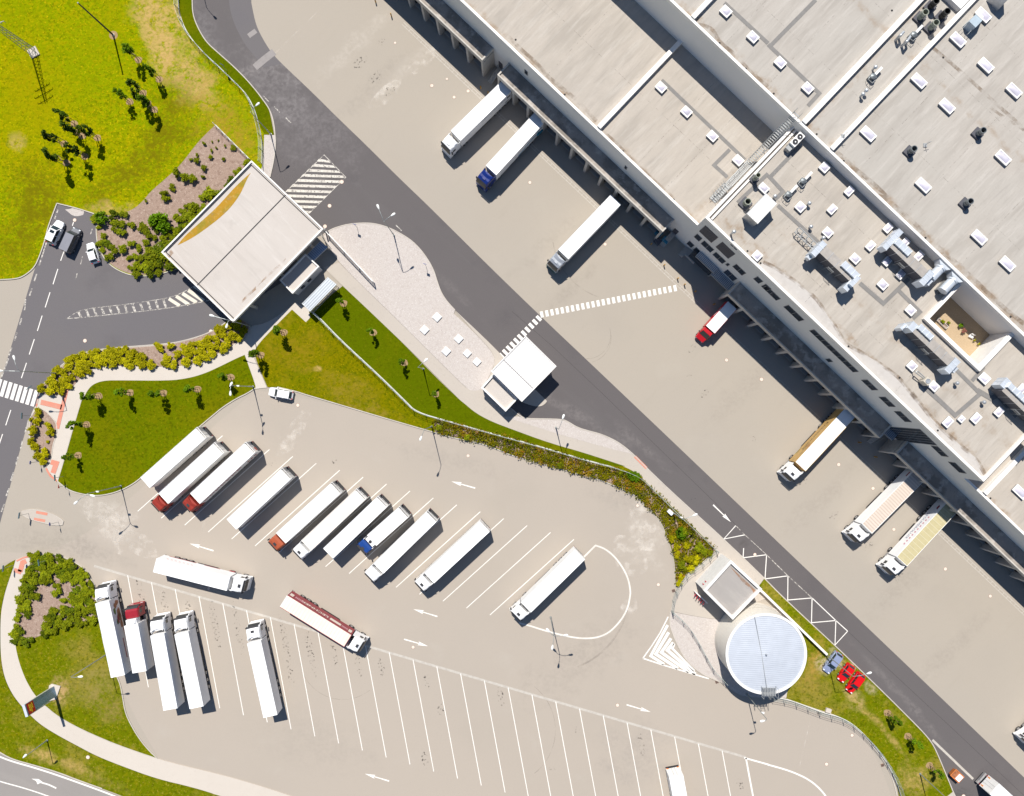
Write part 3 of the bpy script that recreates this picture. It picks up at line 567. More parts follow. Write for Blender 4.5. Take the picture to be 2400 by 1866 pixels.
mb = MB()
mb.ribbon(smooth(W2(Q('30', [(467, 1632), (400, 1600), (340, 1585), (310, 1565)])), closed=False), .28, .018)
mb.face([(*p, .019) for p in W2(Q('30', [(262, 1553), (322, 1556), (360, 1585), (330, 1590), (312, 1600), (300, 1572)]))]); struct('arrow_marking', mb, m_white)
# drain channels, joints, tactile paving
stripes('drain_channel', [(Q('31', [(-1342, -210), (4060, 1376)]), .42)], m_drain, .007)
mb = MB()
for v in (456.8, 462.8): mb.ribbon(BP([(-790, v + 1), (1400, v)]), .11, .007)
struct('drain_channel', mb, m_drain)
mb = MB()
u = -780
while u < 1400:
    mb.ribbon(BP([(u, 456), (u, 463.5)]), .10, .0085); u += 12.7
struct('drain_channel', mb, m_drain)
stripes('road_seam', [(Q('12', [(0, 955), (330, 1240)], '22', [(740, 0), (1700, 930), (1930, 1180)]), .05), (Q('33', [(660, 330), (1520, 1130), (2140, 1710)]), .05)], mat('seam', (.05, .045, .045), .8, var=0), .016)
R = []
for t, pts, wd in [('20', [(342, 80), (515, 122)], .95), ('20', [(560, -40), (478, 300)], .72), ('20', [(325, 25), (304, 118)], .28), ('20', [(425, 575), (470, 588), (442, 668)], .95), ('20', [(385, 628), (420, 690), (475, 733)], .35), ('20', [(303, 991), (397, 1008)], .5), ('20', [(285, 1047), (378, 1064)], .5),
                   ('20', [(140, 1396), (200, 1368), (275, 1352)], .3), ('20', [(220, 1395), (190, 1410), (170, 1485)], .9), ('20', [(120, 1470), (180, 1490)], .8), ('22', [(1018, 530), (1115, 627)], .5)]:
    R.append((Q(t, pts), wd))
stripes('tactile_paving', R, m_red, .132)
# stains and tyre marks that really lie on the concrete
def blot(t, c, rx, ry, rot, m, z=.010, name='oil_stain'):
    c = wp(q(t, *c)).xy; mb = MB(); n = 14; s = random.random() * 9
    P = [(c.x + rx * math.cos(a) * (1 + .2 * math.sin(3 * a + s)) * math.cos(rot) - ry * math.sin(a) * math.sin(rot), c.y + rx * math.cos(a) * (1 + .2 * math.sin(3 * a + s)) * math.sin(rot) + ry * math.sin(a) * math.cos(rot)) for a in [2 * math.pi * k / n for k in range(n)]]
    mb.sheet(P, z); return struct(name, mb, m)
pk = math.atan2(-928, 172)
for t, c, rx in [('20', (1165, 1660), 3.2), ('30', (1365, 110), 2.9), ('30', (1560, 120), 1.6), ('30', (1780, 270), 5.0), ('30', (1975, 330), 5.2), ('31', (245, 430), 5.0), ('31', (450, 500), 4.4), ('31', (645, 520), 2.4), ('31', (850, 620), 2.0), ('31', (1040, 630), 1.7), ('31', (1420, 750), 1.6), ('31', (1530, 980), 1.2), ('31', (2030, 880), 1.8), ('32', (1070, 1270), 2.2), ('31', (1400, 1390), 1.6), ('31', (290, 700), 2.0), ('32', (1890, 1600), 1.2)]:
    blot(t, c, rx, .62, pk, m_oil)
for t, c, rx, ry in [('01', (860, 520), 1.6, .9), ('01', (990, 640), 1.5, .9), ('01', (1110, 750), 1.2, .8), ('01', (1040, 350), .8, .6), ('12', (1490, 1262), 1.2, .5), ('12', (1470, 1500), .5, .5), ('22', (2000, 385), .5, .6), ('23', (545, 1020), 1.1, .6), ('23', (280, 760), 1.2, .6), ('23', (830, 1270), 1.2, .6), ('23', (1090, 1540), 1.2, .6), ('21', (650, 580), .6, .5), ('21', (140, 590), .8, .5), ('12', (1600, 1640), .9, .7), ('32', (535, 1145), .55, .6), ('32', (330, 1475), .6, .6), ('22', (1505, 895), .5, .5)]:
    blot(t, c, rx, ry, .75, m_oil)
for t, c, rx, ry, ro in [('20', (830, 1010), 4, 2.2, -.5), ('20', (1030, 1230), 2.4, 2.6, .3), ('20', (940, 1120), 4, 2.5, -.6), ('22', (970, 1360), 2.6, 4.5, .6), ('22', (1130, 1100), 4, 5, .3), ('31', (-800, 0), 1, 1, 0), ('32', (980, 130), 1.6, 2.0, 0), ('21', (310, 330), 1.6, 5.5, -.6), ('01', (1380, 510), 5, 1.1, .75), ('01', (1080, 780), 4, 1.4, .75), ('20', (1180, 1270), 3, 2, -.6)]:
    blot(t, c, rx, ry, ro, m_scuff, .0065, 'scuff_mark')
tm = []
def arc(t, c, r, a0, a1, wd=.12):
    c = q(t, *c); return ([(c[0] + r * math.cos(a0 + (a1 - a0) * k / 24), c[1] + r * math.sin(a0 + (a1 - a0) * k / 24)) for k in range(25)], wd)
tm += [arc('31', (720, 540), 101, 3.0, .9), arc('12', (620, 1150), 56, -.3, 1.6), arc('12', (610, 1170), 60, -.1, 1.3), arc('32', (-100, 1150), 130, -.9, .9), arc('32', (300, 0), 190, .2, 1.2, .35), arc('12', (900, 300), 160, 1.9, 3.0, .2)]
stripes('tyre_mark', tm, m_tyre, .0095)
mb = MB(); sp = smooth(W2(Q('10', [(540, 110), (590, 105), (610, 88), (650, 92), (698, 128), (690, 155), (640, 168), (600, 160), (570, 135)]))); mb.sheet(sp, .02); struct('spilled_gravel', mb, m_grav)
# ---------------------------------------------------------------- building materials
RV = RZU + math.pi / 2
roofL = [(.04, .4, .65, (.45, .405, .355), .5), (.45, .45, .70, (.32, .288, .25), .55, RZU, 1.0, .16), (1.3, .48, .72, (.52, .48, .43), .5, RZU, 1.0, .12), (2.2, .52, .72, (.30, .27, .24), .35, RZU, 1.0, .1), (.11, .54, .76, (.35, .315, .275), .5), (.35, .62, .80, (.50, .46, .41), .45), (1.2, .6, .78, (.32, .285, .25), .3), (4, .5, .72, (.36, .32, .28), .3)]
DIRT = (.26, .175, .105)
def e_(off, wd=1.4, amt=.8, ax=VV): return (ax, off / K, wd, DIRT, amt)
m_roofA = gmat('roof_membrane_low', (.435, .388, .335), roofL, .9, [e_(548, 1.3), e_(30, 1.2, .5, UV)])
m_roofB = gmat('roof_membrane_tall', (.415, .386, .348), [(l[0], l[1], l[2], (l[3][0] * .99, l[3][1] * 1.0, l[3][2] * 1.02), *l[4:]) for l in roofL], .9, [e_(815, 1.3, .75), e_(1060, .9, .45), e_(62, 1.0, .4, UV)])
m_roofC = gmat('roof_membrane_office', (.432, .390, .340), roofL, .9, [e_(572, 1.1, .75), e_(640, 1.2, .35)])
m_roofD = gmat('roof_membrane_dock', (.34, .30, .265), [(.22, .46, .6, (.19, .17, .15), .8), (.6, .52, .64, (.50, .46, .42), .65), (3, .55, .7, (.20, .17, .15), .4)], .9)
m_wall = gmat('wall_panel', (.74, .73, .72), [(.08, .4, .7, (.68, .67, .66), .5)], .6)
m_par = mat('parapet_white', (.80, .775, .74), .55, var=.05)
m_conc = mat('precast_concrete', (.48, .45, .41), .85, var=.12)
m_dark = mat('dock_dark', (.035, .035, .04), .7)
m_glass = mat('window_glass', (.03, .04, .055), .12, var=0, spec=.6)
m_frame = mat('window_frame', (.20, .20, .21), .5, var=0)
m_louv = mat('grey_panel', (.085, .085, .10), .6, var=.05)
m_galv = mat('galvanised_steel', (.50, .52, .54), .42, metal=.55, var=.12)
m_duct = mat('duct_sheet', (.60, .64, .69), .35, metal=.25, var=.08, scale=2)
m_steel = mat('steel_rail', (.36, .37, .37), .5, metal=.3, var=.05)
m_walk = mat('walkway_mat', (.215, .205, .195), .9, var=.08)
m_dome = mat('skylight_dome', (.60, .575, .66), .22, var=.12, scale=.5)
m_skyf = mat('skylight_frame', (.84, .82, .80), .5, var=0)
m_skyk = mat('skylight_kerb', (.30, .29, .29), .8, var=0)
m_whp = mat('white_sheet', (.80, .79, .77), .5, var=.05)
ZA, ZB, ZC, ZD = 11.8, 18.6, 16.7, 6.25
U0, U1, VF, VT, VB = -1100, 1900, 538, 796, 1900
# ---------------------------------------------------------------- warehouse
wh = thing('warehouse', 'huge flat roofed logistics warehouse of three joined halls with loading docks along one side', 'warehouse', (*B(0, VF), 0), RZU)
R4 = lambda u0, u1, v0, v1: BP([(u0, v0), (u1, v0), (u1, v1), (u0, v1)])
def hall(name, pieces, z, roofm):
    mb = MB()
    for r in pieces: mb.prism(R4(*r), -.02, z, bottom=False)
    mb.build(name, m_wall, wh, True)
    mb = MB()
    for r in pieces: mb.sheet(R4(*r), z + .004)
    return mb.build('roof', roofm, wh, True)
hall('low_hall', [(U0, 33, VF, VT)], ZA, m_roofA)
hall('far_hall', [(815, U1, VF, VT)], ZA, m_roofA)
hall('tall_hall', [(U0, U1, VT, VB)], ZB, m_roofB)
hall('office_block', [(33, 501, VF, VT), (501, 649, VF, 698), (649, 815, VF, VT)], ZC, m_roofC)
mb = MB(); mb.prism(R4(501, 649, 698, VT), 5, 12.4, bottom=False); mb.build('patio_floor', gmat('patio_gravel', (.44, .33, .21), [(5, .5, .68, (.55, .44, .31), .6), (8, .5, .68, (.30, .22, .14), .5)], .95), wh, True)
def para(pts, wd, z0, z1, name='parapet', m=None):
    mb = MB(); mb.ribbon(BP(pts), wd, z0, z1); return mb.build(name, m or m_par, wh, True)
hw = 2.6
para([(U0, VF + hw), (33, VF + hw)], .40, ZA - .3, ZA + .35)
para([(815, VF + hw), (U1, VF + hw)], .40, ZA - .3, ZA + .35)
para([(33 + hw, VT), (33 + hw, VF + hw), (815 - hw, VF + hw), (815 - hw, VT)], .42, ZC - .3, ZC + .5)
para([(38 + hw * 2.4, VT), (38 + hw * 2.4, VF + 8)], .35, ZC - .3, ZC + .3)
para([(U0, VT + hw), (U1, VT + hw)], .42, ZB - .3, ZB + .5)
para([(501, VT), (501, 698), (649, 698), (649, VT)], .62, ZC - .3, ZC + .75, 'patio_parapet')
mb = MB(); mb.prism(R4(644, 646.5, 701, VT - 1), 12.4, ZC + .5); mb.build('patio_wall', m_whp, wh, True)
para([(-262, VF + 6), (-262, VT)], .75, ZA - .3, ZA + .75, 'fire_wall')
para([(-262, VT + 6), (-262, VB)], .75, ZB - .3, ZB + .75, 'fire_wall')
para([(44, VT + 6), (44, VB)], .85, ZB - .3, ZB + .8, 'fire_wall')
para([(121, VT + 6), (121, VB)], .70, ZB - .3, ZB + .8, 'fire_wall')
para([(868, VF + 6), (868, VT)], .75, ZA - .3, ZA + .75, 'fire_wall')
mb = MB(); mb.prism(R4(52, 115, 1180, 1290), ZB, ZB + 1.0, top=1); mb.build('roof_upstand', [m_wall, m_whp], wh, True)
# roof drains and seams
m_drn = mat('drain_black', (.02, .02, .02), .8, var=0)
for t, x, y, z in [('02', 437, 785, ZA), ('02', 920, 1255, ZA), ('02', 1340, 1655, ZA), ('02', 30, 330, ZA), ('02', 1720, 358, ZB), ('02', 1938, 570, ZB), ('03', 47, 777, ZB), ('03', 403, 1113, ZB), ('03', 627, 1335, ZB), ('13', 1305, 345, ZB), ('13', 2010, 1000, ZB), ('13', 1090, 1505, ZC), ('23', 1407, 315, ZC), ('23', 1843, 877, ZA), ('12', 1952, 455, ZC), ('12', 2060, 555, ZC), ('13', 667, 1245, ZC), ('03', 1452, 477, ZB), ('03', 1027, 88, ZB)]:
    p = wp(q(t, x, y), z); mb = MB(); mb.lathe([(0, z + .03), (.17, z + .03), (.17, z)], 10, (p.x, p.y)); mb.build('roof_drain', m_drn, wh, True)
m_seam = gmat('roof_seam', (.25, .22, .19), [], .9, alpha=(2.6, .47, .62, .4))
mb = MB()
for z, us, vs, ur, vr in [(ZA, (-420, -150, -70), (660,), (-1000, 30), (545, 790)), (ZB, (-330, -180, -60, 190, 320, 470), (920, 1080, 1200), (-1000, 900), (805, 1500)), (ZC, (170, 300, 430, 560, 720), (600, 668, 740), (45, 480), (550, 690))]:
    for uu in us: mb.ribbon(BP([(uu, vr[0]), (uu, vr[1])]), .07, z + .012)
    for vv in vs: mb.ribbon(BP([(ur[0], vv), (ur[1], vv)]), .07, z + .014)
mb.build('roof_seam', m_seam, wh, True)
m_wst = gmat('water_stain', (.20, .13, .075), [(1.5, .45, .65, (.30, .22, .15), .7)], .9, alpha=(.55, .38, .7, .5))
m_wpl = gmat('pale_membrane', (.50, .47, .44), [(.6, .45, .7, (.43, .40, .37), .6), (2, .55, .7, (.56, .53, .5), .5)], .9)
for z, m, wd, P in [(ZC, m_wst, .55, Q('13', [(-40, 545), (60, 590), (150, 655), (250, 720), (330, 790), (400, 850), (450, 920), (500, 1000), (560, 1080), (610, 1170), (650, 1230), (750, 1280), (900, 1370), (1030, 1460), (1100, 1520), (1150, 1590), (1240, 1700)])),
                    (ZA, m_wst, .55, Q('02', [(-80, 260), (0, 335), (90, 425), (200, 515), (300, 640), (430, 740), (560, 850), (650, 950), (700, 1005)])), (ZA, m_wst, .5, Q('02', [(745, 1085), (830, 1155), (930, 1255), (1050, 1380), (1200, 1520), (1345, 1645)])),
                    (ZB, m_wst, .6, Q('03', [(540, 1240), (640, 1320), (720, 1400), (850, 1500), (1000, 1640)], '13', [(950, 0), (1100, 120), (1220, 230), (1330, 350), (1500, 500), (1700, 680), (1900, 880), (2122, 1060)])), (ZB, m_wst, .5, Q('03', [(1370, 400), (1560, 560), (1750, 730), (1900, 870), (2050, 1000), (2150, 1090)])), (ZB, m_wst, .4, Q('03', [(1840, 890), (1950, 970), (2122, 1080)])), (ZB, m_wst, .5, Q('02', [(1540, 200), (1660, 230), (1720, 350), (1850, 450), (1960, 580), (2122, 720)])), (ZC, m_wst, .6, Q('23', [(1190, 0), (1260, 90), (1360, 220), (1480, 340), (1620, 460), (1720, 540), (1800, 680)])), (ZC, m_wst, .4, Q('13', [(1520, 1350), (1440, 1250), (1380, 1180)]))]:
    mb = MB(); mb.ribbon(smooth(W2(P, z), closed=False, ang=80), wd * 1.15, z + .008); mb.build('water_stain', m, wh, True)
edge_ = Q('13', [(-40, 545), (60, 590), (150, 655), (250, 720), (330, 790), (400, 850), (450, 920), (500, 1000), (560, 1080), (610, 1170), (650, 1230), (750, 1280), (900, 1370), (1030, 1460), (1100, 1520), (1150, 1590), (1240, 1700)], '23', [(1190, 0), (1260, 90), (1360, 220), (1480, 340), (1620, 460), (1720, 540), (1800, 690)])
pl_ = [Vector(p) for p in W2(edge_, ZC)]; ba_ = [B(*(uvz(p, ZC)[0], VF + 5)) for p in edge_][::-1]
mb = MB(); mb.sheet(pl_ + ba_, ZC + .006); mb.build('membrane_strip', m_wpl, wh, True)
# loading docks
def dock(u0, u1, n, ends=(1, 1)):
    mb = MB(); vf = 500
    mb.prism(R4(u0, u1, vf + 3, VF - .3), 5.55, ZD, 0, 1)
    mb.prism(R4(u0, u1, vf, vf + 2.99), 5.3, 6.50)                # front upstand
    mb.prism(R4(u0, u0 + 3.5, vf + 3.0, VF - .3), ZD + .002, 6.50); mb.prism(R4(u1 - 3.5, u1, vf + 3.0, VF - .3), ZD + .002, 6.50)
    mb.prism(R4(u0 + 4, u1 - 4, 519, 521), 0, 5.54, 2)
    dk = mb.build('loading_dock', [m_conc, m_roofD, m_louv], wh, True)
    for k, e in enumerate(ends):
        if e:
            a = u0 + .1 if k == 0 else u1 - 5.1
            mb = MB(); mb.prism(R4(a, a + 5, vf + .4, VF - .4), 0, 5.29); mb.build('end_wall', m_conc, dk, True)
    sp = (u1 - u0 - 6) / n
    for k in range(1, n):
        uu = u0 + 3 + sp * k
        mb = MB(); mb.prism(R4(uu - 3.2, uu + 3.2, vf + .4, vf + 17), 0, 5.28); mb.build('pillar', m_conc, dk, True)
    for k in range(n):
        uu = u0 + 3 + sp * (k + .5)
        mb = MB(); mb.prism(R4(uu - 15, uu + 15, 516.5, 518.9), 1.1, 4.4)
        for s in (-1, 1): mb.prism(R4(uu + s * 17.5 - 1.8, uu + s * 17.5 + 1.8, 514, 518.9), .7, 4.4)
        mb.prism(R4(uu - 20, uu + 20, 514, 518.9), 4.41, 4.9); mb.prism(R4(uu - 13, uu + 13, 508, 516.4), .9, 1.05, 1)
        mb.build('dock_door', [m_dark, m_steel], dk, True)
dock(-1040, -566, 10); dock(-520, -11, 11); dock(189, 657, 10); dock(706, 1420, 15, (1, 0))
for a, b in ((-566, -520), (-11, 30), (658, 706)):                # doors and steps between the docks
    mb = MB(); uu = a + 14
    mb.prism(R4(uu, uu + 12, VF - 1.2, VF - .2), 1.2, 3.4); mb.build('side_door', m_louv, wh, True)
    mb = MB()
    for i in range(6): mb.prism(R4(uu, uu + 12, 500 + i * 3.5, 503.3 + i * 3.5), .18 * i, .2 + .18 * i)
    mb.prism(R4(uu, uu + 12, 521.2, VF - 1.4), 0, 1.2)
    for s in (0, 12):
        p = [(*B(uu + s, 500), 1.0), (*B(uu + s, 521), 2.2), (*B(uu + s, VF - 2), 2.2)]
        mb.tube(p[0], p[1], .03, n=5, mi=1); mb.tube(p[1], p[2], .03, n=5, mi=1)
        for x in (p[0], p[1]): mb.tube((x[0], x[1], x[2] - 1.0), x, .025, n=5, mi=1)
    mb.build('steps', [m_conc, m_steel], wh, True)
# windows of the office block
Z7 = lambda L: [(1600 + x / 7.075, 480 + y / 7.075) for x, y in L]
def window(quad, name='window', panes=2, v=VF - .8, m=None):
    P = [fac(p, VF) for p in quad]; us = [p[0] for p in P]; zs = [p[1] for p in P]
    a, b, c, e = min(us), max(us), min(zs), max(zs)
    if name == 'louvre_panel':
        mb = MB(); mb.prism(R4(a, b, v, VF - .05), c, e)
        n = int((e - c) / .3)
        for i in range(n): mb.prism(R4(a + 1, b - 1, v - .3, v - .01), c + .05 + i * .3, c + .2 + i * .3)
        return mb.build(name, m_louv, wh, True)
    t = .9
    mb = MB(); mb.prism(R4(a, b, v, VF - .05), c, c + .07); mb.prism(R4(a, b, v, VF - .05), e - .07, e)
    for i in range(panes + 1):
        x = a + (b - a - t) * i / panes; mb.prism(R4(x, x + t, v, VF - .05), c + .071, e - .071)
    f = mb.build(name, m or m_frame, wh, True)
    mb = MB(); mb.prism(R4(a + .5, b - .5, v + .35, VF - .02), c + .03, e - .03); mb.build('pane', m_glass, f, True)
window(Z7([(380, 340), (590, 540), (485, 625), (275, 435)]), 'louvre_panel'); window(Z7([(660, 612), (870, 812), (760, 890), (555, 700)]), 'louvre_panel')
for L, n in [([(240, 480), (330, 560), (270, 605), (190, 530)], 1), ([(360, 590), (520, 745), (465, 790), (300, 640)], 2), ([(555, 780), (720, 940), (655, 975), (500, 825)], 2), ([(120, 600), (195, 670), (145, 715), (65, 640)], 1), ([(225, 700), (295, 770), (255, 815), (175, 745)], 1), ([(750, 960), (778, 985), (745, 1020), (720, 990)], 1), ([(885, 985), (1050, 1130), (990, 1170), (825, 1020)], 2), ([(745, 1075), (900, 1215), (835, 1265), (680, 1110)], 2), ([(1245, 1185), (1330, 1265), (1265, 1305), (1175, 1225)], 1), ([(1380, 1310), (1460, 1385), (1395, 1430), (1305, 1350)], 1), ([(800, 650), (845, 690), (838, 700), (793, 660)], 1), ([(855, 700), (900, 740), (893, 750), (848, 710)], 1)]:
    window(Z7(L), panes=n)
for t, L, n in [('13', [(170, 900), (295, 1022), (258, 1037), (130, 915)], 2), ('13', [(375, 1105), (745, 1447), (715, 1457), (345, 1115)], 8), ('13', [(-10, 740), (105, 850), (75, 862), (-40, 760)], 2), ('13', [(810, 1520), (910, 1602), (870, 1607), (775, 1525)], 2), ('13', [(506, 1345), (526, 1358), (505, 1375), (488, 1360)], 1), ('23', [(955, 35), (1053, 112), (1010, 117), (920, 38)], 2), ('23', [(1085, 155), (1190, 242), (1140, 242), (1050, 160)], 2), ('23', [(1400, 445), (1497, 532), (1450, 527), (1360, 450)], 2), ('23', [(1545, 580), (1642, 667), (1590, 662), (1495, 575)], 1), ('23', [(1260, 302), (1377, 415), (1085, 402), (995, 315)], 6), ('02', [(118, 588), (132, 598), (118, 615), (104, 603)], 1), ('02', [(945, 1378), (958, 1388), (943, 1403), (930, 1390)], 1)]:
    window(Q(t, L), panes=n)
# entrance canopies of ribbed steel
m_can = ribmat('canopy_ribs', (.50, .56, .64), (.12, .14, .18), .30, RZU, .35, .4)
for L, z in [([(300, 765), (605, 1050), (520, 1130), (215, 850)], 3.9), ([(570, 1095), (840, 1340), (760, 1430), (470, 1150)], 3.5)]:
    P = [uvz(p, z) for p in Z7(L)]; a, b = min(p[0] for p in P), max(p[0] for p in P); c = min(p[1] for p in P)
    mb = MB(); mb.prism(R4(a, b, c, VF - .3), z - .18, z, 1, 0); mb.ribbon(BP([(a, c), (b, c)]), .12, z - .3, z + .05, 1)
    for uu in (a + 2, b - 2): mb.tube((*B(uu, c + 2), 0), (*B(uu, c + 2), z - .18), .07, n=6, mi=1)
    mb.build('entrance_canopy', [m_can, m_steel], wh, True)
mb = MB(); a = 100
mb.prism(R4(62, 92, 520, VF - .3), 0, .9)
for i in range(6): mb.prism(R4(50 + i * 2, 51.9 + i * 2, 512, VF - .3), 0, .15 * (i + 1))
mb.prism(R4(70, 135, 522, VF - .4), .901, 2.9, 1); mb.build('entrance_porch', [m_conc, m_glass], wh, True)
mb = MB(); mb.prism(R4(660, 690, 522, VF - .3), 4.4, 4.75); mb.build('entrance_canopy', m_can, wh, True)
# skylights
def skylight(t, c, z, lu, lv, hgt=.5):
    p = wp(q(t, *c), z + hgt); a, b = lu / 2, lv / 2
    T = Matrix.Translation((p.x, p.y, z)) @ Matrix.Rotation(RZU, 4, 'Z')
    mb = MB(); mb.box(-a, a, -b, b, -.1, hgt - .14, 1, T=T)
    for x0, x1, y0, y1 in ((-a - .06, a + .06, -b - .06, -b + .13), (-a - .06, a + .06, b - .13, b + .06), (-a - .06, -a + .13, -b + .131, b - .131), (a - .13, a + .06, -b + .131, b - .131)): mb.box(x0, x1, y0, y1, hgt - .139, hgt, T=T)
    f = mb.build('skylight', [m_skyf, m_skyk], wh, True)
    mb = MB(); n = 5; a -= .12; b -= .12; pts = []
    for i in range(n + 1):
        for j in range(n + 1):
            x, y = -1 + 2 * i / n, -1 + 2 * j / n
            pts.append(T @ Vector((a * x, b * y, hgt - .06 + .26 * (1 - x * x) ** .6 * (1 - y * y) ** .6)))
    mb.v = [tuple(p) for p in pts]
    for i in range(n):
        for j in range(n): mb.f.append((i * (n + 1) + j, (i + 1) * (n + 1) + j, (i + 1) * (n + 1) + j + 1, i * (n + 1) + j + 1)); mb.m.append(0)
    mb.build('dome', m_dome, f, True, smooth=True)
for c in [(1236, 722), (1447, 925), (1662, 1127), (1876, 1328)]: skylight('02', c, ZA, 1.55, 1.25)
for t, c in [('02', (1774, 92)), ('02', (1998, 305)), ('03', (103, 517)), ('03', (331, 728))]: skylight(t, c, ZB, 1.55, 1.25)
for t, c in [('03', (1787, 122)), ('03', (1578, 328)), ('03', (1809, 540)), ('03', (2043, 750)), ('03', (1254, 668)), ('03', (1487, 878)), ('03', (833, 1108)), ('03', (1952, 1305)), ('03', (1290, 1535)), ('13', (1754, 340)), ('13', (1988, 560)), ('13', (2225, 780)), ('03', (2270, 960))]: skylight(t, c, ZB, 2.35, 1.25)
for t, c, a, b in [('03', (470, 1387), 1.3, 1.3), ('03', (676, 1583), 1.0, 1.4), ('02', (2087, 1558), 1.5, 1.1), ('13', (270, 88), 1.3, 1.3), ('13', (533, 107), 1.0, 1.4), ('13', (497, 300), 1.4, 1.2), ('13', (997, 262), 1.0, 1.4), ('13', (852, 410), 1.0, 1.4), ('13', (724, 517), 1.4, 1.2), ('13', (990, 537), 1.0, 1.4), ('13', (1137, 385), 1.0, 1.4), ('13', (1254, 493), 1.0, 1.4), ('13', (1104, 646), 1.0, 1.4), ('13', (953, 732), 1.4, 1.2), ('13', (1184, 945), 1.4, 1.2), ('13', (1196, 1407), 1.3, 1.2), ('13', (1377, 1575), 1.4, 1.2), ('13', (1797, 1510), 1.5, 1.3), ('13', (2105, 1600), 1.1, 1.5), ('23', (1494, 246), 1.1, 1.5), ('23', (1606, 220), .8, .9), ('23', (1727, 214), 1.1, 1.5), ('23', (1918, 160), 1.0, 1.4), ('12', (2033, 492), 1.25, 1.25)]:
    skylight(t, c, ZC, a, b)
skylight('23', (2093, 825), ZA, 2.35, 1.25)
# grey walkway mats on the roofs
wi = 0
for z, t, P, wd in [(ZA, '02', [(1240, 665), (1930, 1325)], .62), (ZA, '02', [(1805, 1240), (1675, 1370), (1785, 1470)], .62), (ZB, '02', [(1760, 25), (2122, 360)], .62), (ZB, '03', [(0, 370), (425, 775), (330, 880)], .62), (ZB, '03', [(25, 375), (395, 0)], .62), (ZC, '03', [(265, 1210), (15, 1470), (125, 1590), (50, 1660)], .62), (ZC, '02', [(2122, 1440), (1870, 1680)], .62), (ZC, '13', [(80, 75), (420, 385)], .62), (ZC, '13', [(760, 720), (955, 890), (1165, 685)], .68), (ZC, '13', [(1075, 775), (1260, 960), (1200, 1015)], .62), (ZC, '13', [(1560, 1440), (1760, 1640)], .62), (ZC, '13', [(1690, 1530), (1790, 1415)], .62), (ZC, '13', [(1250, 1545), (1420, 1698)], .62), (ZC, '23', [(1340, -10), (1550, 190), (1770, 0)], .7), (ZC, '23', [(1730, -20), (1850, 50), (1900, 20), (2060, 200)], .8)]:
    mb = MB(); wi += 1; mb.ribbon(W2(Q(t, P), z), wd, z + .02 + .003 * wi); mb.build('walkway', m_walk, wh, True)
# ---------------------------------------------------------------- things standing on the roofs
def rt(name, label, cat, t, c, z, rz=0, group=None):
    p = wp(q(t, *c), z); return thing(name, label, cat, (p.x, p.y, z), rz, group)
def flue(label, t, base, z, h, r, m, group=None):
    o = rt('flue', label, 'flue', t, base, z, RZU, group)
    mb = MB(); mb.box(-r * 1.5, r * 1.5, -r * 1.5, r * 1.5, 0, .35); mb.build('base', m_louv, o)
    mb = MB(); mb.lathe([(r * .8, h * .4), (r * .8, h), (r, h), (r, h - .12), (r * .92, h - .14), (r * .92, .35)], 18); mb.lathe([(r * 1.08, h * .55), (r * 1.08, h * .62)], 18); mb.build('pipe', m, o)
    mb = MB(); mb.lathe([(0, h * .5), (r * .79, h * .5)], 18); mb.build('throat', m_dark, o)
m_fl = mat('flue_grey', (.20, .22, .23), .45, .4, .1); m_flb = mat('flue_black', (.03, .03, .03), .5, var=.05); m_flo = mat('flue_olive', (.30, .32, .26), .5, var=.1)
ph = 'in the flue group near the top of the roof'
flue('black flue pipe, upper left of the four by the roof wall', '03', (1335, 65), ZB, 2.0, .52, m_flb, 'roof flues')
flue('pale olive flue pipe, lower left of the four by the roof wall', '03', (1248, 155), ZB, 2.0, .52, m_flo, 'roof flues')
flue('black flue pipe, right one of the four by the roof wall', '03', (1425, 148), ZB, 2.0, .52, m_flb, 'roof flues')
flue('pale olive flue pipe, lowest of the four by the roof wall', '03', (1335, 240), ZB, 2.0, .52, m_flo, 'roof flues')
flue('lone grey open flue beside a small antenna frame on tall roof', '03', (1165, 1262), ZB, 1.7, .5, m_fl, 'roof flues')
flue('lone grey open flue left of a brown stained roof seam', '03', (1730, 1112), ZB, 1.7, .5, m_fl, 'roof flues')
flue('lone grey open flue nearest the tall roof edge above the patio', '13', (1625, 65), ZB, 1.7, .5, m_fl, 'roof flues')
flue('short olive flue beside the office roof parapet near condenser', '02', (2000, 1490), ZC, 2.4, .40, m_flo, 'roof flues')
flue('wide olive flue beside the ribbed white plant room', '02', (1930, 1692), ZC, 1.6, .55, m_flo, 'roof flues')
def gooseneck(label, t, c, z, h=1.1, r=.16, m=None):
    o = rt('vent_pipe', label, 'roof vent', t, c, z, RZU + .6, 'small roof vents')
    mb = MB(); mb.tube((0, 0, 0), (0, 0, h), r, n=10); mb.build('pipe', m or m_galv, o)
    mb = MB(); mb.lathe([(0, h + .3), (r * 1.2, h + .25), (r * 2.0, h + .08), (r * 2.0, h - .02), (r * 1.1, h - .05)], 12); mb.build('cowl', m or m_galv, o)
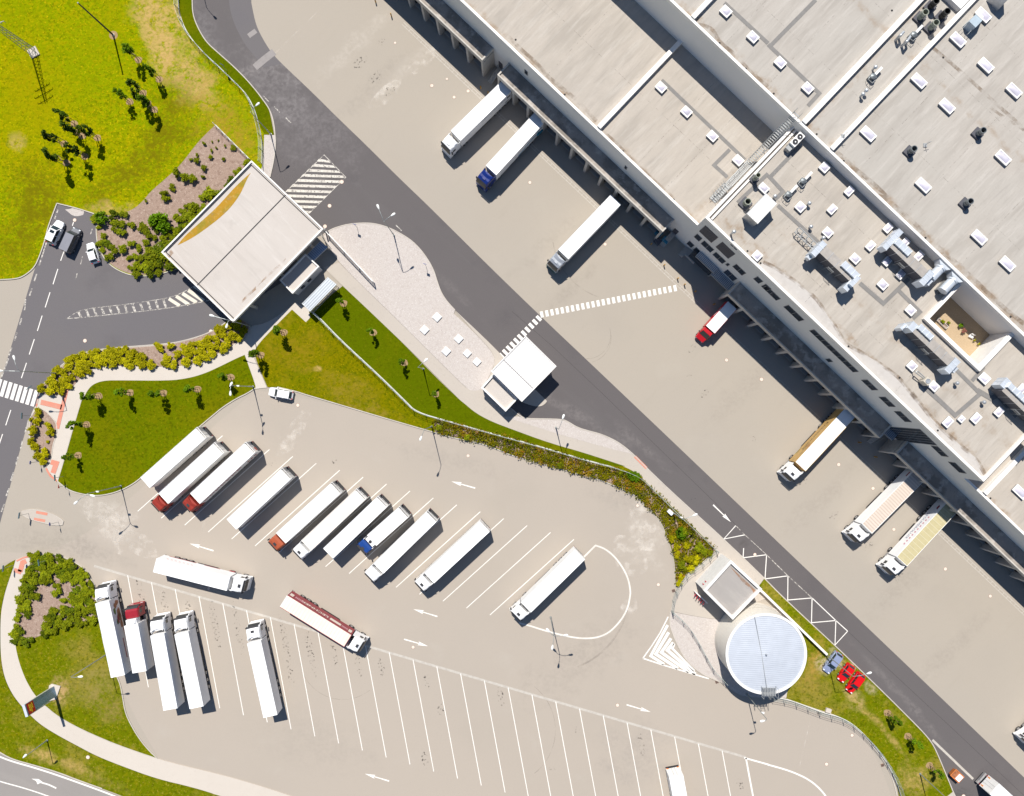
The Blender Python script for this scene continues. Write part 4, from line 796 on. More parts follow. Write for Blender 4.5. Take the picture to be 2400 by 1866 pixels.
for l, t, c, z, h in [('small shiny vent beside the upper AHU walkway mat', '13', (340, 262), ZC, .8), ('small shiny vent beside a skylight above the ladder frame', '13', (440, 355), ZC, .9), ('dark vent right of the skylight by the plant room', '13', (325, 70), ZC, .9), ('shiny mushroom vent between skylights below the third AHU', '13', (1540, 1550), ZC, .9), ('shiny mushroom vent inside the lower walkway loop', '23', (1762, 80), ZC, .9), ('shiny vent beside the plant room corner near walkway', '03', (42, 1640), ZC, .9), ('upper shiny vent on the narrow strip between roof walls', '03', (865, 580), ZB, 1.0), ('middle shiny vent on the narrow strip between roof walls', '03', (790, 772), ZB, 1.0), ('lowest shiny vent on the narrow strip between roof walls', '03', (763, 802), ZB, 1.0), ('tall bent white vent by the office roof parapet', '12', (1812, 315), ZC, 1.8)]:
    gooseneck(l, t, c, z, h)
def fan(label, t, c, z, rz=.0):
    o = rt('roof_fan', label, 'roof fan', t, c, z, rz, 'roof fans')
    mb = MB(); mb.box(-.5, .5, -.5, .5, 0, .6); mb.lathe([(.45, .6), (.45, 1.0), (.1, 1.15), (0, 1.15)], 14); mb.build('body', m_fl, o)
    mb = MB(); mb.box(.5, 2.0, -.2, .2, .5, .9); mb.build('duct', m_whp, o)
    mb = MB()
    for a, b in (((-.9, -.6), (-.9, .3)), ((-.9, .3), (-.2, .3)), ((-.9, -.6), (-.2, -.6))): mb.tube((*a, .9), (*b, .9), .04, n=5); mb.tube((*a, 0), (*a, .9), .03, n=5)
    mb.build('frame', m_steel, o)
rvv = math.atan2(VV.y, VV.x)
fan('roof fan with white duct nearest the office parapet walkway corner', '03', (155, 1625), ZC, rvv); fan('roof fan with white duct beside the skylight below the tall wall', '03', (275, 1515), ZC, rvv)
fan('roof fan on the narrow strip between two roof walls', '03', (850, 655), ZB, rvv); fan('roof fan with white duct below the four flues', '03', (1185, 310), ZB, rvv)
# bent pipes by the flues
for l, a, b in [('left thick bent steel pipe below the four flues', (1055, 335), (1125, 265)), ('right thick bent steel pipe below the four flues', (1105, 385), (1180, 305))]:
    o = rt('bent_pipe', l, 'pipe', '03', a, ZB); e = wp(q('03', *b), ZB + 1.6); s0 = o.location
    dx, dy = e.x - s0.x, e.y - s0.y
    mb = MB(); mb.tube((0, 0, 0), (0, 0, 1.6), .22, n=10); mb.lathe([(0, 1.82), (.16, 1.76), (.22, 1.6)], 10); mb.tube((0, 0, 1.6), (dx, dy, 1.6), .2, n=10); mb.tube((dx, dy, 1.6), (dx, dy, 0), .2, n=10); mb.build('pipe', m_galv, o)
# air handling units
def ahu(label, t, c0, c1, variant, wid=1.5, h=3.0):
    a, b = wp(q(t, *c0), ZC + h), wp(q(t, *c1), ZC + h)
    ln = (b - a).length; mid = (a + b) / 2
    o = thing('air_handling_unit', label, 'air handling unit', (mid.x, mid.y, ZC), RZU, 'air handling units on the office roof')
    x = ln / 2
    mb = MB(); mb.box(-x, x, -wid / 2, wid / 2, .5, h, 0, 1)
    n = int(ln / 1.3)
    for i in range(1, n): mb.box(-x + ln * i / n - .03, -x + ln * i / n + .03, -wid / 2 - .03, wid / 2 + .03, .5, h + .04, 2)
    mb.build('casing', [m_louv, mat('ahu_top', (.36, .33, .30), .6, var=.12), m_galv], o)  # shade of the sides painted in as dark grey; top stays beige
    for i in range(4):
        xx = -x + .4 + (ln - .8) * i / 3; mb = MB(); mb.box(xx - .08, xx + .08, -wid / 2 + .05, wid / 2 - .05, 0, .499); mb.build('foot', m_steel, o)
    def duct(mb, x0, x1, y0, y1, z0, z1):
        mb.box(x0, x1, y0, y1, z0, z1)
        ax = x1 - x0 > y1 - y0; ln_ = (x1 - x0) if ax else (y1 - y0); k = max(1, round(ln_ / .9))
        for i in range(k + 1):                       # flanged joints
            c_ = (x0 if ax else y0) + ln_ * i / k
            if ax: mb.box(c_ - .03, c_ + .03, y0 - .04, y1 + .04, z0 - .04, z1 + .04, 1)
            else: mb.box(x0 - .04, x1 + .04, c_ - .03, c_ + .03, z0 - .04, z1 + .04, 1)
    md = [m_duct, mat('duct_flange', (.74, .79, .85), .4, .2, 0)]
    mb = MB()
    if variant == 0: duct(mb, -x - 1.0, -x - .05, -1.7, .9, .9, h + .1); duct(mb, -x - .85, -x - .25, -2.3, -1.8, 1.2, h - .8)
    elif variant == 1: duct(mb, -x - .95, -x - .05, -1.5, 2.3, 1.3, h + .1); duct(mb, -x + .05, -x + 2.9, .0, wid / 2 + .3, h + .05, h + .4)
    elif variant == 2: duct(mb, -x - 1.1, -x - .05, -wid / 2, wid / 2 - .2, 1.0, h + .1); duct(mb, -x + .05, -x + 2.7, .1, wid / 2 + .25, h + .05, h + .4); duct(mb, -x - 1.7, -x - 1.2, -1.3, -.3, .6, h - .6)
    else: duct(mb, -x - .9, -x + .0, -.3, 1.2, 1.0, h + .1); duct(mb, -x + .05, -x + 4.0, .1, wid / 2 + .25, h + .05, h + .4)
    mb.build('intake_duct', md, o)
    mb = MB()
    if variant == 0: duct(mb, x - 2.6, x + .5, -.1, wid / 2 + .2, h + .05, h + .45); duct(mb, x + .05, x + 1.0, -2.1, .8, .9, h - .1); duct(mb, x + .2, x + .9, -1.3, .4, h + .05, h + .6)
    else: duct(mb, x + .05, x + 1.1, -1.5, 1.0, 1.0, h + .05); duct(mb, x + 1.2, x + 1.9, -.5, .4, 1.2, h - .8)
    mb.build('outlet_duct', md, o)
    mb = MB()
    for s in (0, 1): mb.tube((-.6 + s * 1.2, -wid / 2 - .5, 0), (-.6 + s * 1.2, -wid / 2 - .5, h - .4), .03, n=5)
    mb.tube((-.6, -wid / 2 - .5, h - .4), (.6, -wid / 2 - .5, h - .4), .03, n=5)
    for i in range(6): mb.tube((-.6, -wid / 2 - .5, .4 + i * .4), (.6, -wid / 2 - .5, .4 + i * .4), .02, n=4)
    mb.build('ladder', m_steel, o)
    return o
ahu('long dark air handling unit with a ladder frame at its upper end', '13', (455, 440), (700, 672), 0)
ahu('long dark air handling unit between skylights, two steel fans at its end', '13', (1035, 395), (1305, 645), 1)
ahu('long dark air handling unit beside the sunken patio parapet', '13', (1240, 1085), (1500, 1390), 2)
ahu('dark air handling unit in the wall shadow below the patio', '13', (1960, 1590), (2300, 1890), 3)
for l, c, b in [('upper big round steel fan housing against the tall wall', (1375, 615), (1445, 555)), ('lower big round steel fan housing next to the patio corner', (1475, 715), (1545, 655))]:
    o = rt('duct_fan', l, 'duct fan', '13', c, ZC, rvv, 'duct fans'); o.location -= Vector((*(VV * 1.1), 0))
    mb = MB(); mb.tube((-1.2, 0, 1.7), (.9, 0, 1.7), .75, n=20); mb.build('drum', m_duct, o, smooth=False)
    mb = MB(); mb.tube((.91, 0, 1.7), (1.2, 0, 1.7), .85, n=20); mb.loft([[(1.21, -.7, .9), (1.21, .7, .9), (1.21, .7, 2.4), (1.21, -.7, 2.4)], [(2.0, -1.25, .5), (2.0, 1.25, .5), (2.0, 1.25, 2.0), (2.0, -1.25, 2.0)]]); mb.build('hood', m_duct, o)
    for y in (-.5, .5):
        mb = MB(); mb.box(-1.1, .8, y - .06, y + .06, 0, .96); mb.build('stand', m_steel, o)
o = rt('cable_truss', 'steel truss cable frame lying beside the first air handling unit', 'cable truss', '13', (300, 365), ZC, RZU)
mb = MB()
for y in (-.55, .55): mb.box(-2.1, 2.1, y - .06, y + .06, .9, 1.05)
for i in range(5):
    x = -2.1 + i * 1.05; mb.box(x - .05, x + .05, -.49, .49, .92, 1.03)
    for y in (-.5, .5): mb.box(x - .04, x + .04, y - .04, y + .04, 0, .899)
for i in range(4): mb.tube((-2.1 + i * 1.05, -.5, .97), (-1.05 + i * 1.05, .5, .97), .04, n=5)
mb.build('truss', m_steel, o)
o = rt('condenser', 'white condenser with two round fans beside the steel stair', 'condenser', '03', (212, 1185), ZC, rvv)
mb = MB(); mb.box(-1.2, 1.2, -.55, .55, .35, 1.6); mb.build('casing', m_whp, o)
for x in (-.55, .55):
    mb = MB(); mb.lathe([(0, 1.63), (.12, 1.66), (.12, 1.63)], 12, (x, 0), 1); mb.lathe([(.40, 1.605), (.44, 1.68), (.38, 1.68), (.36, 1.62), (0, 1.615)], 20, (x, 0)); mb.build('fan', [m_dark, m_galv], o)
for x in (-1.1, 1.1):
    mb = MB(); mb.box(x - .06, x + .06, -.55, .55, 0, .349); mb.build('stand', m_steel, o)
mb = MB(); mb.box(-2.0, -1.25, -.45, .45, .2, 1.1); mb.build('switch_box', m_steel, o)
o = rt('condenser', 'small beige condenser with one fan near the office parapet', 'condenser', '13', (1275, 1535), ZC, RZU)
mb = MB(); mb.box(-.55, .55, -.5, .5, .2, 1.7); mb.build('casing', mat('beige_metal', (.55, .50, .42), .5, var=.05), o)
mb = MB(); mb.lathe([(.38, 1.705), (.40, 1.78), (.33, 1.78), (.30, 1.72), (0, 1.715)], 18); mb.build('fan', m_galv, o)
mb = MB(); mb.tube((-.6, 0, 1.3), (-2.2, -.2, 1.3), .09, n=8); mb.tube((-.6, .25, 1.3), (-2.2, .2, 1.3), .09, n=8); mb.tube((-2.2, -.2, 1.3), (-2.2, .2, 1.3), .09, n=8); mb.tube((-2.2, 0, 0), (-2.2, 0, 1.3), .07, n=6); mb.build('pipe', m_steel, o)
# ribbed white plant room
P = W2([(1797, 453), (1823, 477), (1778, 525), (1745, 501)], ZC + 2.8)
c = sum(P, Vector((0, 0))) / 4
o = thing('plant_room', 'white ribbed plant room standing on the office roof', 'plant room', (c.x, c.y, ZC))
P = [c + (B(a, b) - B(0, 0)) for a, b in ((-15, -28), (15, -28), (15, 28), (-15, 28))]
mb = MB(); mb.prism([c + (p - c) * .95 for p in P], 0, 2.6); mb.build('wall', m_galv, o, False)
o.children[0].data.transform(Matrix.Translation((-c.x, -c.y, 0)))
m_rib = ribmat('white_ribs', (.80, .79, .77), (.60, .59, .57), .33, RZU)
mb = MB(); mb.prism([p - c for p in P], 2.601, 2.8); mb.build('roof', m_rib, o)
# steel stair from the low roof up to the tall roof
a, b = Vector((*B(22, 640), ZA)), Vector((*B(22, 806), ZB + .6))
o = thing('steel_stair', 'long galvanised steel stair climbing between the low and tall roofs', 'stair', (a.x, a.y, ZA), rvv)
ln = (b.xy - a.xy).length; n = 46; dz = b.z - a.z
lx = ln * .42
mb = MB()
for i in range(n):
    x = ln * i / n
    z = .35 if x < lx else .35 + dz * (x - lx) / (ln - lx)
    mb.box(x, x + .2, -.5, .5, z - .03, z)
mb.build('treads', m_steel, o)
for y in (-.55, .55):
    mb = MB(); mb.tube((0, y, 1.3), (lx, y, 1.3), .035, n=5); mb.tube((lx, y, 1.3), (ln, y, dz + 1.3), .035, n=5); mb.tube((0, y, .3), (lx, y, .3), .06, n=5); mb.tube((lx, y, .3), (ln, y, dz + .3), .06, n=5)
    for i in range(12):
        x = ln * i / 11; z = 0 if x < lx else dz * (x - lx) / (ln - lx); mb.tube((x, y, z * .999 + .3), (x, y, z + 1.3), .025, n=5)
    mb.build('handrail', m_steel, o)
mb = MB()
for i in range(5):
    x = lx * (i + .3) / 5
    for y in (-.4, .4): mb.tube((x, y, -.0), (x, y, .33), .04, n=5)
for y in (-.5, .5): mb.tube((ln * .72, y, 0), (ln * .72, y, dz * .5), .06, n=6)
mb.build('support', m_steel, o)
o = thing('steel_stair', 'short spiral steel access steps at the foot of the long roof stair', 'stair', (*B(20, 620), ZA), rvv)
mb = MB()
for i in range(9): mb.box(-1.6 + i * .35, -1.3 + i * .35, -.6, .6, .1 + i * .12, .14 + i * .12)
for y in (-.65, .65):
    mb.tube((-1.7, y, 1.0), (1.6, y, 2.1), .04, n=5)
    for i in range(5): mb.tube((-1.6 + i * .8, y, 0), (-1.6 + i * .8, y, 1.05 + i * .27), .035, n=5)
for i in range(6): mb.tube((-1.2 + i * .5, -1.2, 0), (-1.0 + i * .5, 1.1, 1.6), .03, n=4)
mb.build('treads', m_steel, o)
# roof antenna frames
for l, t, c, z in [('tiny antenna mast by the lone flue on tall roof', '03', (1300, 1205), ZB), ('tiny bracket frame on the roof wall corner', '03', (620, 1130), ZB + .7)]:
    o = rt('antenna_mast', l, 'antenna', t, c, z)
    mb = MB(); mb.tube((0, 0, 0), (0, 0, 1.6), .04, n=5); mb.tube((-.4, 0, 1.3), (.4, .2, 1.3), .03, n=5); mb.box(-.3, .3, -.3, .3, 0, .12); mb.build('mast', m_steel, o)
o = rt('roof_hatch_stair', 'glazed roof hatch box with sloping cover by two skylights', 'roof hatch', '03', (1670, 215), ZB, rvv)
mb = MB(); mb.box(-.9, .6, -.7, .7, .0, 1.7); mb.build('box', mat('pale_glass', (.42, .50, .56), .2, var=.08), o)
mb = MB(); mb.loft([[(.61, -.65, 0), (.61, .65, 0), (.61, .65, 1.75), (.61, -.65, 1.75)], [(1.9, -.5, 0), (1.9, .5, 0), (1.9, .5, .9), (1.9, -.5, .9)]]); mb.build('cover', m_whp, o)
mb = MB()
for y in (-.6, .6): mb.tube((-1.9, y, .9), (-.9, y, 1.0), .03, n=5); mb.tube((-1.9, y, 0), (-1.9, y, .9), .03, n=5)
mb.build('handrail', m_steel, o)
o = rt('tall_vent_box', 'grey tapered vent box at the top edge of the tall roof', 'roof vent', '03', (1880, 20), ZB, RZU)
mb = MB(); mb.loft([[(-1.2, -.8, 0), (1.2, -.8, 0), (1.2, .8, 0), (-1.2, .8, 0)], [(-.9, -.6, 2.6), (.9, -.6, 2.6), (.9, .6, 2.6), (-.9, .6, 2.6)]]); mb.build('housing', m_galv, o)
# ---------------------------------------------------------------- gate canopy and gatehouse
gc = W2([(377.5, 591.5), (589.5, 376), (758, 536), (545.7, 755.5)], 6.2)
o = thing('gate_canopy', 'big flat concrete gate canopy with orange algae on its roof', 'gate canopy', (*(sum(gc, Vector((0, 0))) / 4), 0))
L, T_, Rr, Bo = gc
m_canroof = gmat('canopy_roof', (.52, .475, .435), [(.06, .4, .7, (.48, .43, .385), .6), (.9, .5, .75, (.42, .385, .35), .4, .78, 1.0, .12), (1.6, .52, .75, (.60, .56, .52), .45, .78, 1.0, .1), (.25, .58, .75, (.40, .365, .33), .4)], .85)
mb = MB(); mb.prism(gc, 5.4, 5.99, 0, 1); mb.build('roof', [m_conc, m_canroof], o, True)
cen = sum(gc, Vector((0, 0))) / 4
ins = [p + (cen - p).normalized() * .18 for p in gc]
mb = MB(); mb.ribbon(ins, .25, 5.9, 6.22, closed=True); mb.build('parapet', m_par, o, True)
in2 = [p + (cen - p).normalized() * .75 for p in gc]
mb = MB(); mb.ribbon([in2[3], in2[0], in2[1], in2[2]], .14, 6.0, 6.1); mb.build('gutter', m_dark, o, True)
j0, j1 = W2([(670.5, 455)], 6.1)[0], W2([(461, 669)], 6.1)[0]
mb = MB(); mb.ribbon([j0, j1], .13, 6.0, 6.06); mb.build('roof_joint', m_dark, o, True)
m_alg = gmat('orange_algae', (.42, .23, .02), [(.35, .42, .62, (.27, .215, .02), .9), (1.5, .5, .7, (.50, .33, .10), .6)], .9, alpha=(.7, .12, .48, .95))
al = [(t, x, y) for t, x, y in [('10', 1470, 408), ('10', 1530, 330), ('10', 1690, 190), ('10', 1800, 90), ('10', 1960, -90), ('00', 2080, 1430), ('00', 2050, 1480), ('10', 1995, -20), ('10', 1920, 85), ('10', 1840, 165), ('10', 1740, 245), ('10', 1620, 330), ('10', 1540, 375)]]
mb = MB(); mb.sheet(smooth(W2([q(*a) for a in al], 6.0)), 5.998); mb.build('algae_stain', m_alg, o, True)
for k, (ol, al_) in enumerate([([(1990, 905), (2010, 850), (2100, 770), (2122, 740), (2122, 775), (2060, 830)], '10'), ([(0, 760), (80, 660), (220, 540), (250, 510), (235, 545), (100, 670), (20, 740)], '11'), ([(1365, 500), (1420, 440), (1440, 470), (1400, 515)], '10')]):
    mb = MB(); mb.sheet(smooth(W2(Q(al_, ol), 6.0)), 5.997 + k * .0003); mb.build('rust_stain', gmat('rust_stain%d' % k, (.33, .17, .06), [], .9, alpha=(.6, .35, .7, .6)), o, True)
for f in (.13, .5, .87):
    for a, b in ((L, T_), (Bo, Rr)):
        p = a.lerp(b, f); p = p + (cen - p).normalized() * 1.2
        if f == .5: p = p + (cen - p).normalized() * .3
        mb = MB(); mb.box(-.22, .22, -.22, .22, 0, 5.399, T=Matrix.Translation((p.x, p.y, 0)) @ Matrix.Rotation(RZU, 4, 'Z')); mb.build('column', m_conc, o, True)
ZG = lambda L: [(640 + x / 8.49, 560 + y / 8.49) for x, y in L]
def mid(P): return sum(P, Vector((0, 0))) / len(P)
P = W2(ZG([(640, 310), (900, 548), (385, 1075), (140, 822)]), 3.6)
o = thing('gatehouse', 'small white flat roofed gatehouse half under the gate canopy', 'gatehouse', (*mid(P), 0))
mb = MB(); mb.prism([p.lerp(mid(P), .03) for p in P], 0, 3.2, 0, 1); mb.build('wall', [mat('gatehouse_wall', (.52, .53, .56), .5, var=.05), m_canroof], o, True)
mb = MB(); mb.ribbon(P, .22, 3.0, 3.6, closed=True); mb.build('roof_edge', m_par, o, True)
for f in (.22, .48):
    a, b = P[2].lerp(P[1], f), P[2].lerp(P[1], f + .13); n = Vector((a - b).yx) * Vector((1, -1)); n = (mid(P) - a.lerp(b, .5)); e = (b - a).normalized(); n = -(n - e * n.dot(e)).normalized()
    mb = MB(); mb.prism([a - n * .3, b - n * .3, b + n * .05, a + n * .05], 1.2, 2.2); mb.build('window', m_glass, o, True)
m_rs = ribmat('shelter_ribs', (.62, .66, .70), (.42, .46, .50), .42, RZU, .35, .3); m_bl = ribmat('blue_ribs', (.30, .40, .55), (.16, .22, .33), .36, rvv, .4, .3)
for nm, lab, cat, L_, z, m in [('bicycle_shelter', 'bicycle shelter with silver ribbed roof beside the gatehouse', 'shelter', [(1090, 770), (1257, 908), (735, 1440), (580, 1290)], 2.8, m_rs), ('entry_shelter', 'turnstile shelter with blue ribbed roof behind the gatehouse', 'shelter', [(940, 50), (1085, 165), (805, 440), (680, 310)], 2.8, m_bl)]:
    P = W2(ZG(L_), z); o = thing(nm, lab, cat, (*mid(P), 0))
    mb = MB(); mb.prism(P, z - .14, z); mb.build('roof', m, o, True)
    mb = MB(); mb.ribbon(P, .1, z - .2, z + .04, closed=True); mb.build('gutter', m_galv, o, True)
    for p in P:
        p = p.lerp(mid(P), .08); mb = MB(); mb.tube((p.x, p.y, 0), (p.x, p.y, z - .14), .06, n=6); mb.build('post', m_steel, o, True)
    if nm == 'bicycle_shelter':
        a, b = P[1].lerp(mid(P), -.04), P[2].lerp(mid(P), -.04); a, b = W2(ZG([(1300, 970)]), 0)[0], W2(ZG([(800, 1480)]), 0)[0]
        mb = MB(); mb.ribbon([a, b], .04, .2, .24); mb.ribbon([a, b], .04, 1.9, 1.94)
        for i in range(30): p = a.lerp(b, i / 29); mb.box(p.x - .03, p.x + .03, p.y - .03, p.y + .03, 0, 2.0)
        mb.build('bar_screen', mat('pale_bar', (.62, .58, .52), .6, var=0), o, True)
        for i in range(4):
            p = a.lerp(b, .15 + .2 * i) + Vector((-.7, .5)); mb = MB()
            for s in (-.5, .5):
                cx, cy = p.x + s * UV.x, p.y + s * UV.y
                for k in range(12): mb.tube((cx + .32 * math.cos(k * .5236) * UV.x, cy + .32 * math.cos(k * .5236) * UV.y, .34 + .32 * math.sin(k * .5236)), (cx + .32 * math.cos(k * .5236 + .5236) * UV.x, cy + .32 * math.cos(k * .5236 + .5236) * UV.y, .34 + .32 * math.sin(k * .5236 + .5236)), .02, n=4)
            mb.tube((p.x - .5 * UV.x, p.y - .5 * UV.y, .34), (p.x + .3 * UV.x, p.y + .3 * UV.y, .85), .025, n=4)
            fr = mb.build('bicycle_rack', m_steel, o, True)
# ---------------------------------------------------------------- drivers' pavilion beside the road
ZP = lambda L: [(1120 + x / 7.718, 760 + y / 7.718) for x, y in L]
P = W2(ZP([(865, 215), (1420, 760), (795, 1400), (240, 850)]), 4.9)
o = thing('checkpoint_pavilion', 'checkpoint pavilion with white ribbed roof beside the dark road', 'pavilion', (*mid(P), 0))
m_pr = ribmat('pavilion_ribs', (.82, .80, .78), (.68, .65, .62), .46, RZU)
mb = MB(); mb.prism(P, 4.4, 4.75, 0, 1); mb.build('roof', [m_whp, m_pr], o, True)
mb = MB(); mb.ribbon([p.lerp(mid(P), .012) for p in P], .16, 4.6, 4.9, closed=True); mb.build('roof_edge', m_par, o, True)
a, b = W2(ZP([(460, 640), (1000, 1165)]), 4.8); mb = MB(); mb.ribbon([a, b], .09, 4.74, 4.79); mb.build('roof_joint', m_louv, o, True)
P2 = W2(ZP([(280, 905), (68, 1145), (505, 1570), (712, 1352)]), 3.3)
mb = MB(); mb.prism(P2, 0, 2.9, 0, 1); an = mb.build('annex', [m_wall, m_canroof], o, True)
mb = MB(); mb.ribbon([p.lerp(mid(P2), .03) for p in P2], .3, 2.8, 3.3, closed=True); mb.build('annex_parapet', m_par, o, True)
for f, g in ((.06, .1), (.94, .1), (.06, .9), (.94, .9)):
    p = P[0].lerp(P[1], f).lerp(P[3].lerp(P[2], f), g); mb = MB(); mb.box(p.x - .12, p.x + .12, p.y - .12, p.y + .12, 0, 4.39); mb.build('post', m_galv, o, True)
bk = [P[3].lerp(P[2], .1).lerp(P[0], .06), P[3].lerp(P[2], .9).lerp(P[1], .06), P[3].lerp(P[2], .9).lerp(P[1], .36), P[3].lerp(P[2], .1).lerp(P[0], .36)]
mb = MB(); mb.prism(bk, 0, 2.9); mb.build('booth', m_wall, o, True)
mb = MB(); mb.prism(smooth(W2(Q('12', [(60, 1600), (180, 1590), (240, 1650), (290, 1698)], '22', [(280, 90), (240, 118), (170, 112), (80, 80), (0, 30)]))), 0, .11, bottom=False); struct('traffic_island', mb, m_pavel)
# ---------------------------------------------------------------- pump house, water tank, retaining wall
P = W2([(1713, 1314), (1785.5, 1381), (1717.5, 1451.5), (1650, 1384)], 6.1)
o = thing('pump_house', 'square white pump house with sunken grey roof', 'pump house', (*mid(P), 0))
mb = MB(); mb.prism(P, 0, 5.6, 0, 1); mb.build('wall', [mat('pump_wall', (.74, .72, .69), .6, var=.06), gmat('pump_roof', (.34, .315, .295), [(.5, .42, .7, (.42, .39, .36), .6, RZU, .3, 1.2), (.2, .5, .7, (.28, .25, .235), .5)], .9)], o, True)
mb = MB(); mb.ribbon([p.lerp(mid(P), .045) for p in P], .46, 5.5, 6.1, closed=True); mb.build('parapet', m_par, o, True)
a, b = P[0].lerp(mid(P), .1), P[1].lerp(mid(P), .1)
a, b = a.lerp(P[3], .07), b.lerp(P[2], .07)
mb = MB(); mb.sheet(smooth([a.lerp(b, .05), a.lerp(b, .4), a.lerp(b, .75), a.lerp(b, .99), b.lerp(P[2], .1), b.lerp(P[2], .05).lerp(a, .12), a.lerp(b, .6).lerp(P[2], .09), a.lerp(b, .3).lerp(P[2], .04)]), 5.606); mb.build('rust_stain', gmat('pump_stain', (.36, .20, .12), [], .9, alpha=(.7, .25, .6, .8)), o, True)
for k in (0, 1):
    p = P[3].lerp(P[0], .1 + .09 * k); n = (P[3] - P[2]).normalized(); mb = MB(); mb.tube((p.x, p.y, 4.2), (p.x + n.x * .3, p.y + n.y * .3, 4.2), .09, n=6); mb.build('alarm_lamp', mat('red_metal', (.40, .02, .03), .5, var=0), o, True)
tk = thing('water_tank', 'round concrete water tank with pale blue ribbed roof', 'water tank', (*wp((1796, 1533), 7.4).xy, 0))
RT = 6.95
mb = MB(); mb.lathe([(RT, 0), (RT, 7.2), (RT - .3, 7.25)], 72); mb.lathe([(RT + .05, 3.4), (RT + .05, 3.5)], 72); mb.lathe([(RT + .05, 1.6), (RT + .05, 1.7)], 72); mb.build('shell', gmat('tank_shell', (.74, .70, .63), [(.3, .4, .7, (.67, .62, .55), .5)], .7), tk)
mb = MB(); mb.lathe([(RT + .14, 7.2), (RT + .14, 7.42), (RT - .3, 7.42), (RT - .3, 7.2)], 72); mb.build('rim', m_par, tk)
mb = MB(); mb.lathe([(RT - .28, 7.3), (RT * .5, 7.5), (0, 7.7)], 72); mb.build('roof', ribmat('tank_ribs', (.555, .59, .655), (.50, .54, .61), .34, math.radians(94), .4, .05), tk)
mb = MB(); mb.ribbon([Vector((-2.1, 6.6)), Vector((-.9, 0)), Vector((.1, -6.5))], .06, 7.62, 7.7); mb.build('cable_tray', m_steel, tk)
mb = MB(); mb.tube((-.2, .1, 7.68), (-.2, .1, 8.2), .12, n=8); mb.build('roof_vent', m_galv, tk)
mb = MB()
for i in range(9): mb.box(-.9 + i * .28, -.72 + i * .28, -7.2, -5.7, 7.75, 7.8)
for x in (-.9, 1.6):
    mb.tube((x, -7.3, 8.8), (x, -5.6, 8.8), .035, n=5)
    for y in (-7.3, -5.6): mb.tube((x, y, 7.5), (x, y, 8.8), .035, n=5)
for x in (0, .7): mb.tube((x + .3, -7.35, 0), (x + .3, -7.35, 8.8), .04, n=5)
for i in range(20): mb.tube((.3, -7.35, .4 + i * .4), (1.0, -7.35, .4 + i * .4), .02, n=4)
for z in (2.5, 4, 5.5, 7): mb.lathe([(.45, z), (.45, z + .06)], 12, (.65, -7.6))
mb.build('ladder', m_steel, tk)
o = tag(struct('retaining_wall', (lambda m: (m.ribbon(smooth(W2(Q('22', [(1990, 1590), (2045, 1625)], '33', [(0, 52), (470, 508)])), closed=False), .4, 0, 1.15), m)[1])(MB()), m_par, 'thing'), 'low white retaining wall between the water tank and grass strip', 'wall')
o = thing('pipe_manifold', 'red and white fire hose pipes at the pump house wall', 'pipes', (*W2([(1634, 1384)])[0], 0), RZU)
for i in range(5):
    mb = MB(); mb.tube((-.2 + i * .55, -.6, 0), (-.2 + i * .55, -.6, 1.1), .08, n=7); mb.tube((-.2 + i * .55, -.6, 1.1), (-.1 + i * .55, -1.15 - .1 * (i % 2), 1.25), .08, n=7); mb.build('pipe', mat('red_metal', (.40, .02, .03), .5) if i % 2 else mat('red_pipe', (.42, .04, .06), .5), o)
mb = MB(); mb.box(-.5, 2.4, -.5, -.3, .2, 1.6); mb.build('panel', m_whp, o)
# ---------------------------------------------------------------- lorries
m_tyr = mat('tyre', (.018, .018, .02), .8, var=.1); m_rim = mat('rim', (.42, .42, .43), .35, .6, .05); m_chs = mat('chassis', (.03, .03, .033), .7, var=.1)
m_wht = mat('lorry_white', (.87, .87, .87), .35, var=.03); m_crm = mat('lorry_cream', (.78, .69, .60), .6, var=.05, scale=.4); m_wind = mat('windscreen', (.018, .024, .028), .08, var=0, spec=.7)
m_side = mat('trailer_side', (.82, .82, .82), .5, var=.05, scale=.4); m_lrd = mat('lorry_red', (.30, .035, .022), .4, var=.06); m_crim = mat('lorry_crimson', (.30, .018, .03), .35, var=.06)
m_org = mat('lorry_orange_red', (.38, .085, .035), .45, var=.06); m_blu = mat('lorry_blue', (.012, .055, .24), .35, var=.06); m_dbl = mat('lorry_deep_blue', (.008, .025, .17), .3, var=.06); m_slv = mat('lorry_silver', (.52, .54, .57), .3, .5, .05)
m_mrn = mat('trailer_maroon', (.29, .05, .06), .5, var=.06, scale=.4); m_vred = mat('van_red', (.48, .012, .02), .3, var=.04); m_lamp = mat('headlight', (.75, .78, .80), .1, var=0); m_tail = mat('tail_light', (.45, .02, .02), .3, var=0); m_amb = mat('amber_marker', (.75, .25, .03), .4, var=0)
m_tan = mat('roof_ribs_tan', (.50, .44, .255), .55, var=.06); m_tanl = mat('roof_ribs_pale', (.60, .55, .38), .55, var=0); m_crmr = mat('roof_ribs_cream', (.70, .60, .51), .6, var=0); m_brw = gmat('side_print_brown', (.50, .32, .12), [(.28, .5, .62, (.17, .15, .04), .8), (1.2, .55, .66, (.60, .42, .15), .6), (.35, .58, .68, (.26, .09, .04), .5)], .4)
m_grn = mat('bumper_green', (.012, .11, .06), .4, var=.05); m_blk = mat('print_black', (.04, .04, .045), .5, var=0); m_tea = mat('print_teal', (.03, .22, .33), .5, var=0); m_pin = mat('print_pink', (.62, .32, .36), .5, var=0); m_nav = mat('print_navy', (.10, .12, .28), .5, var=0)
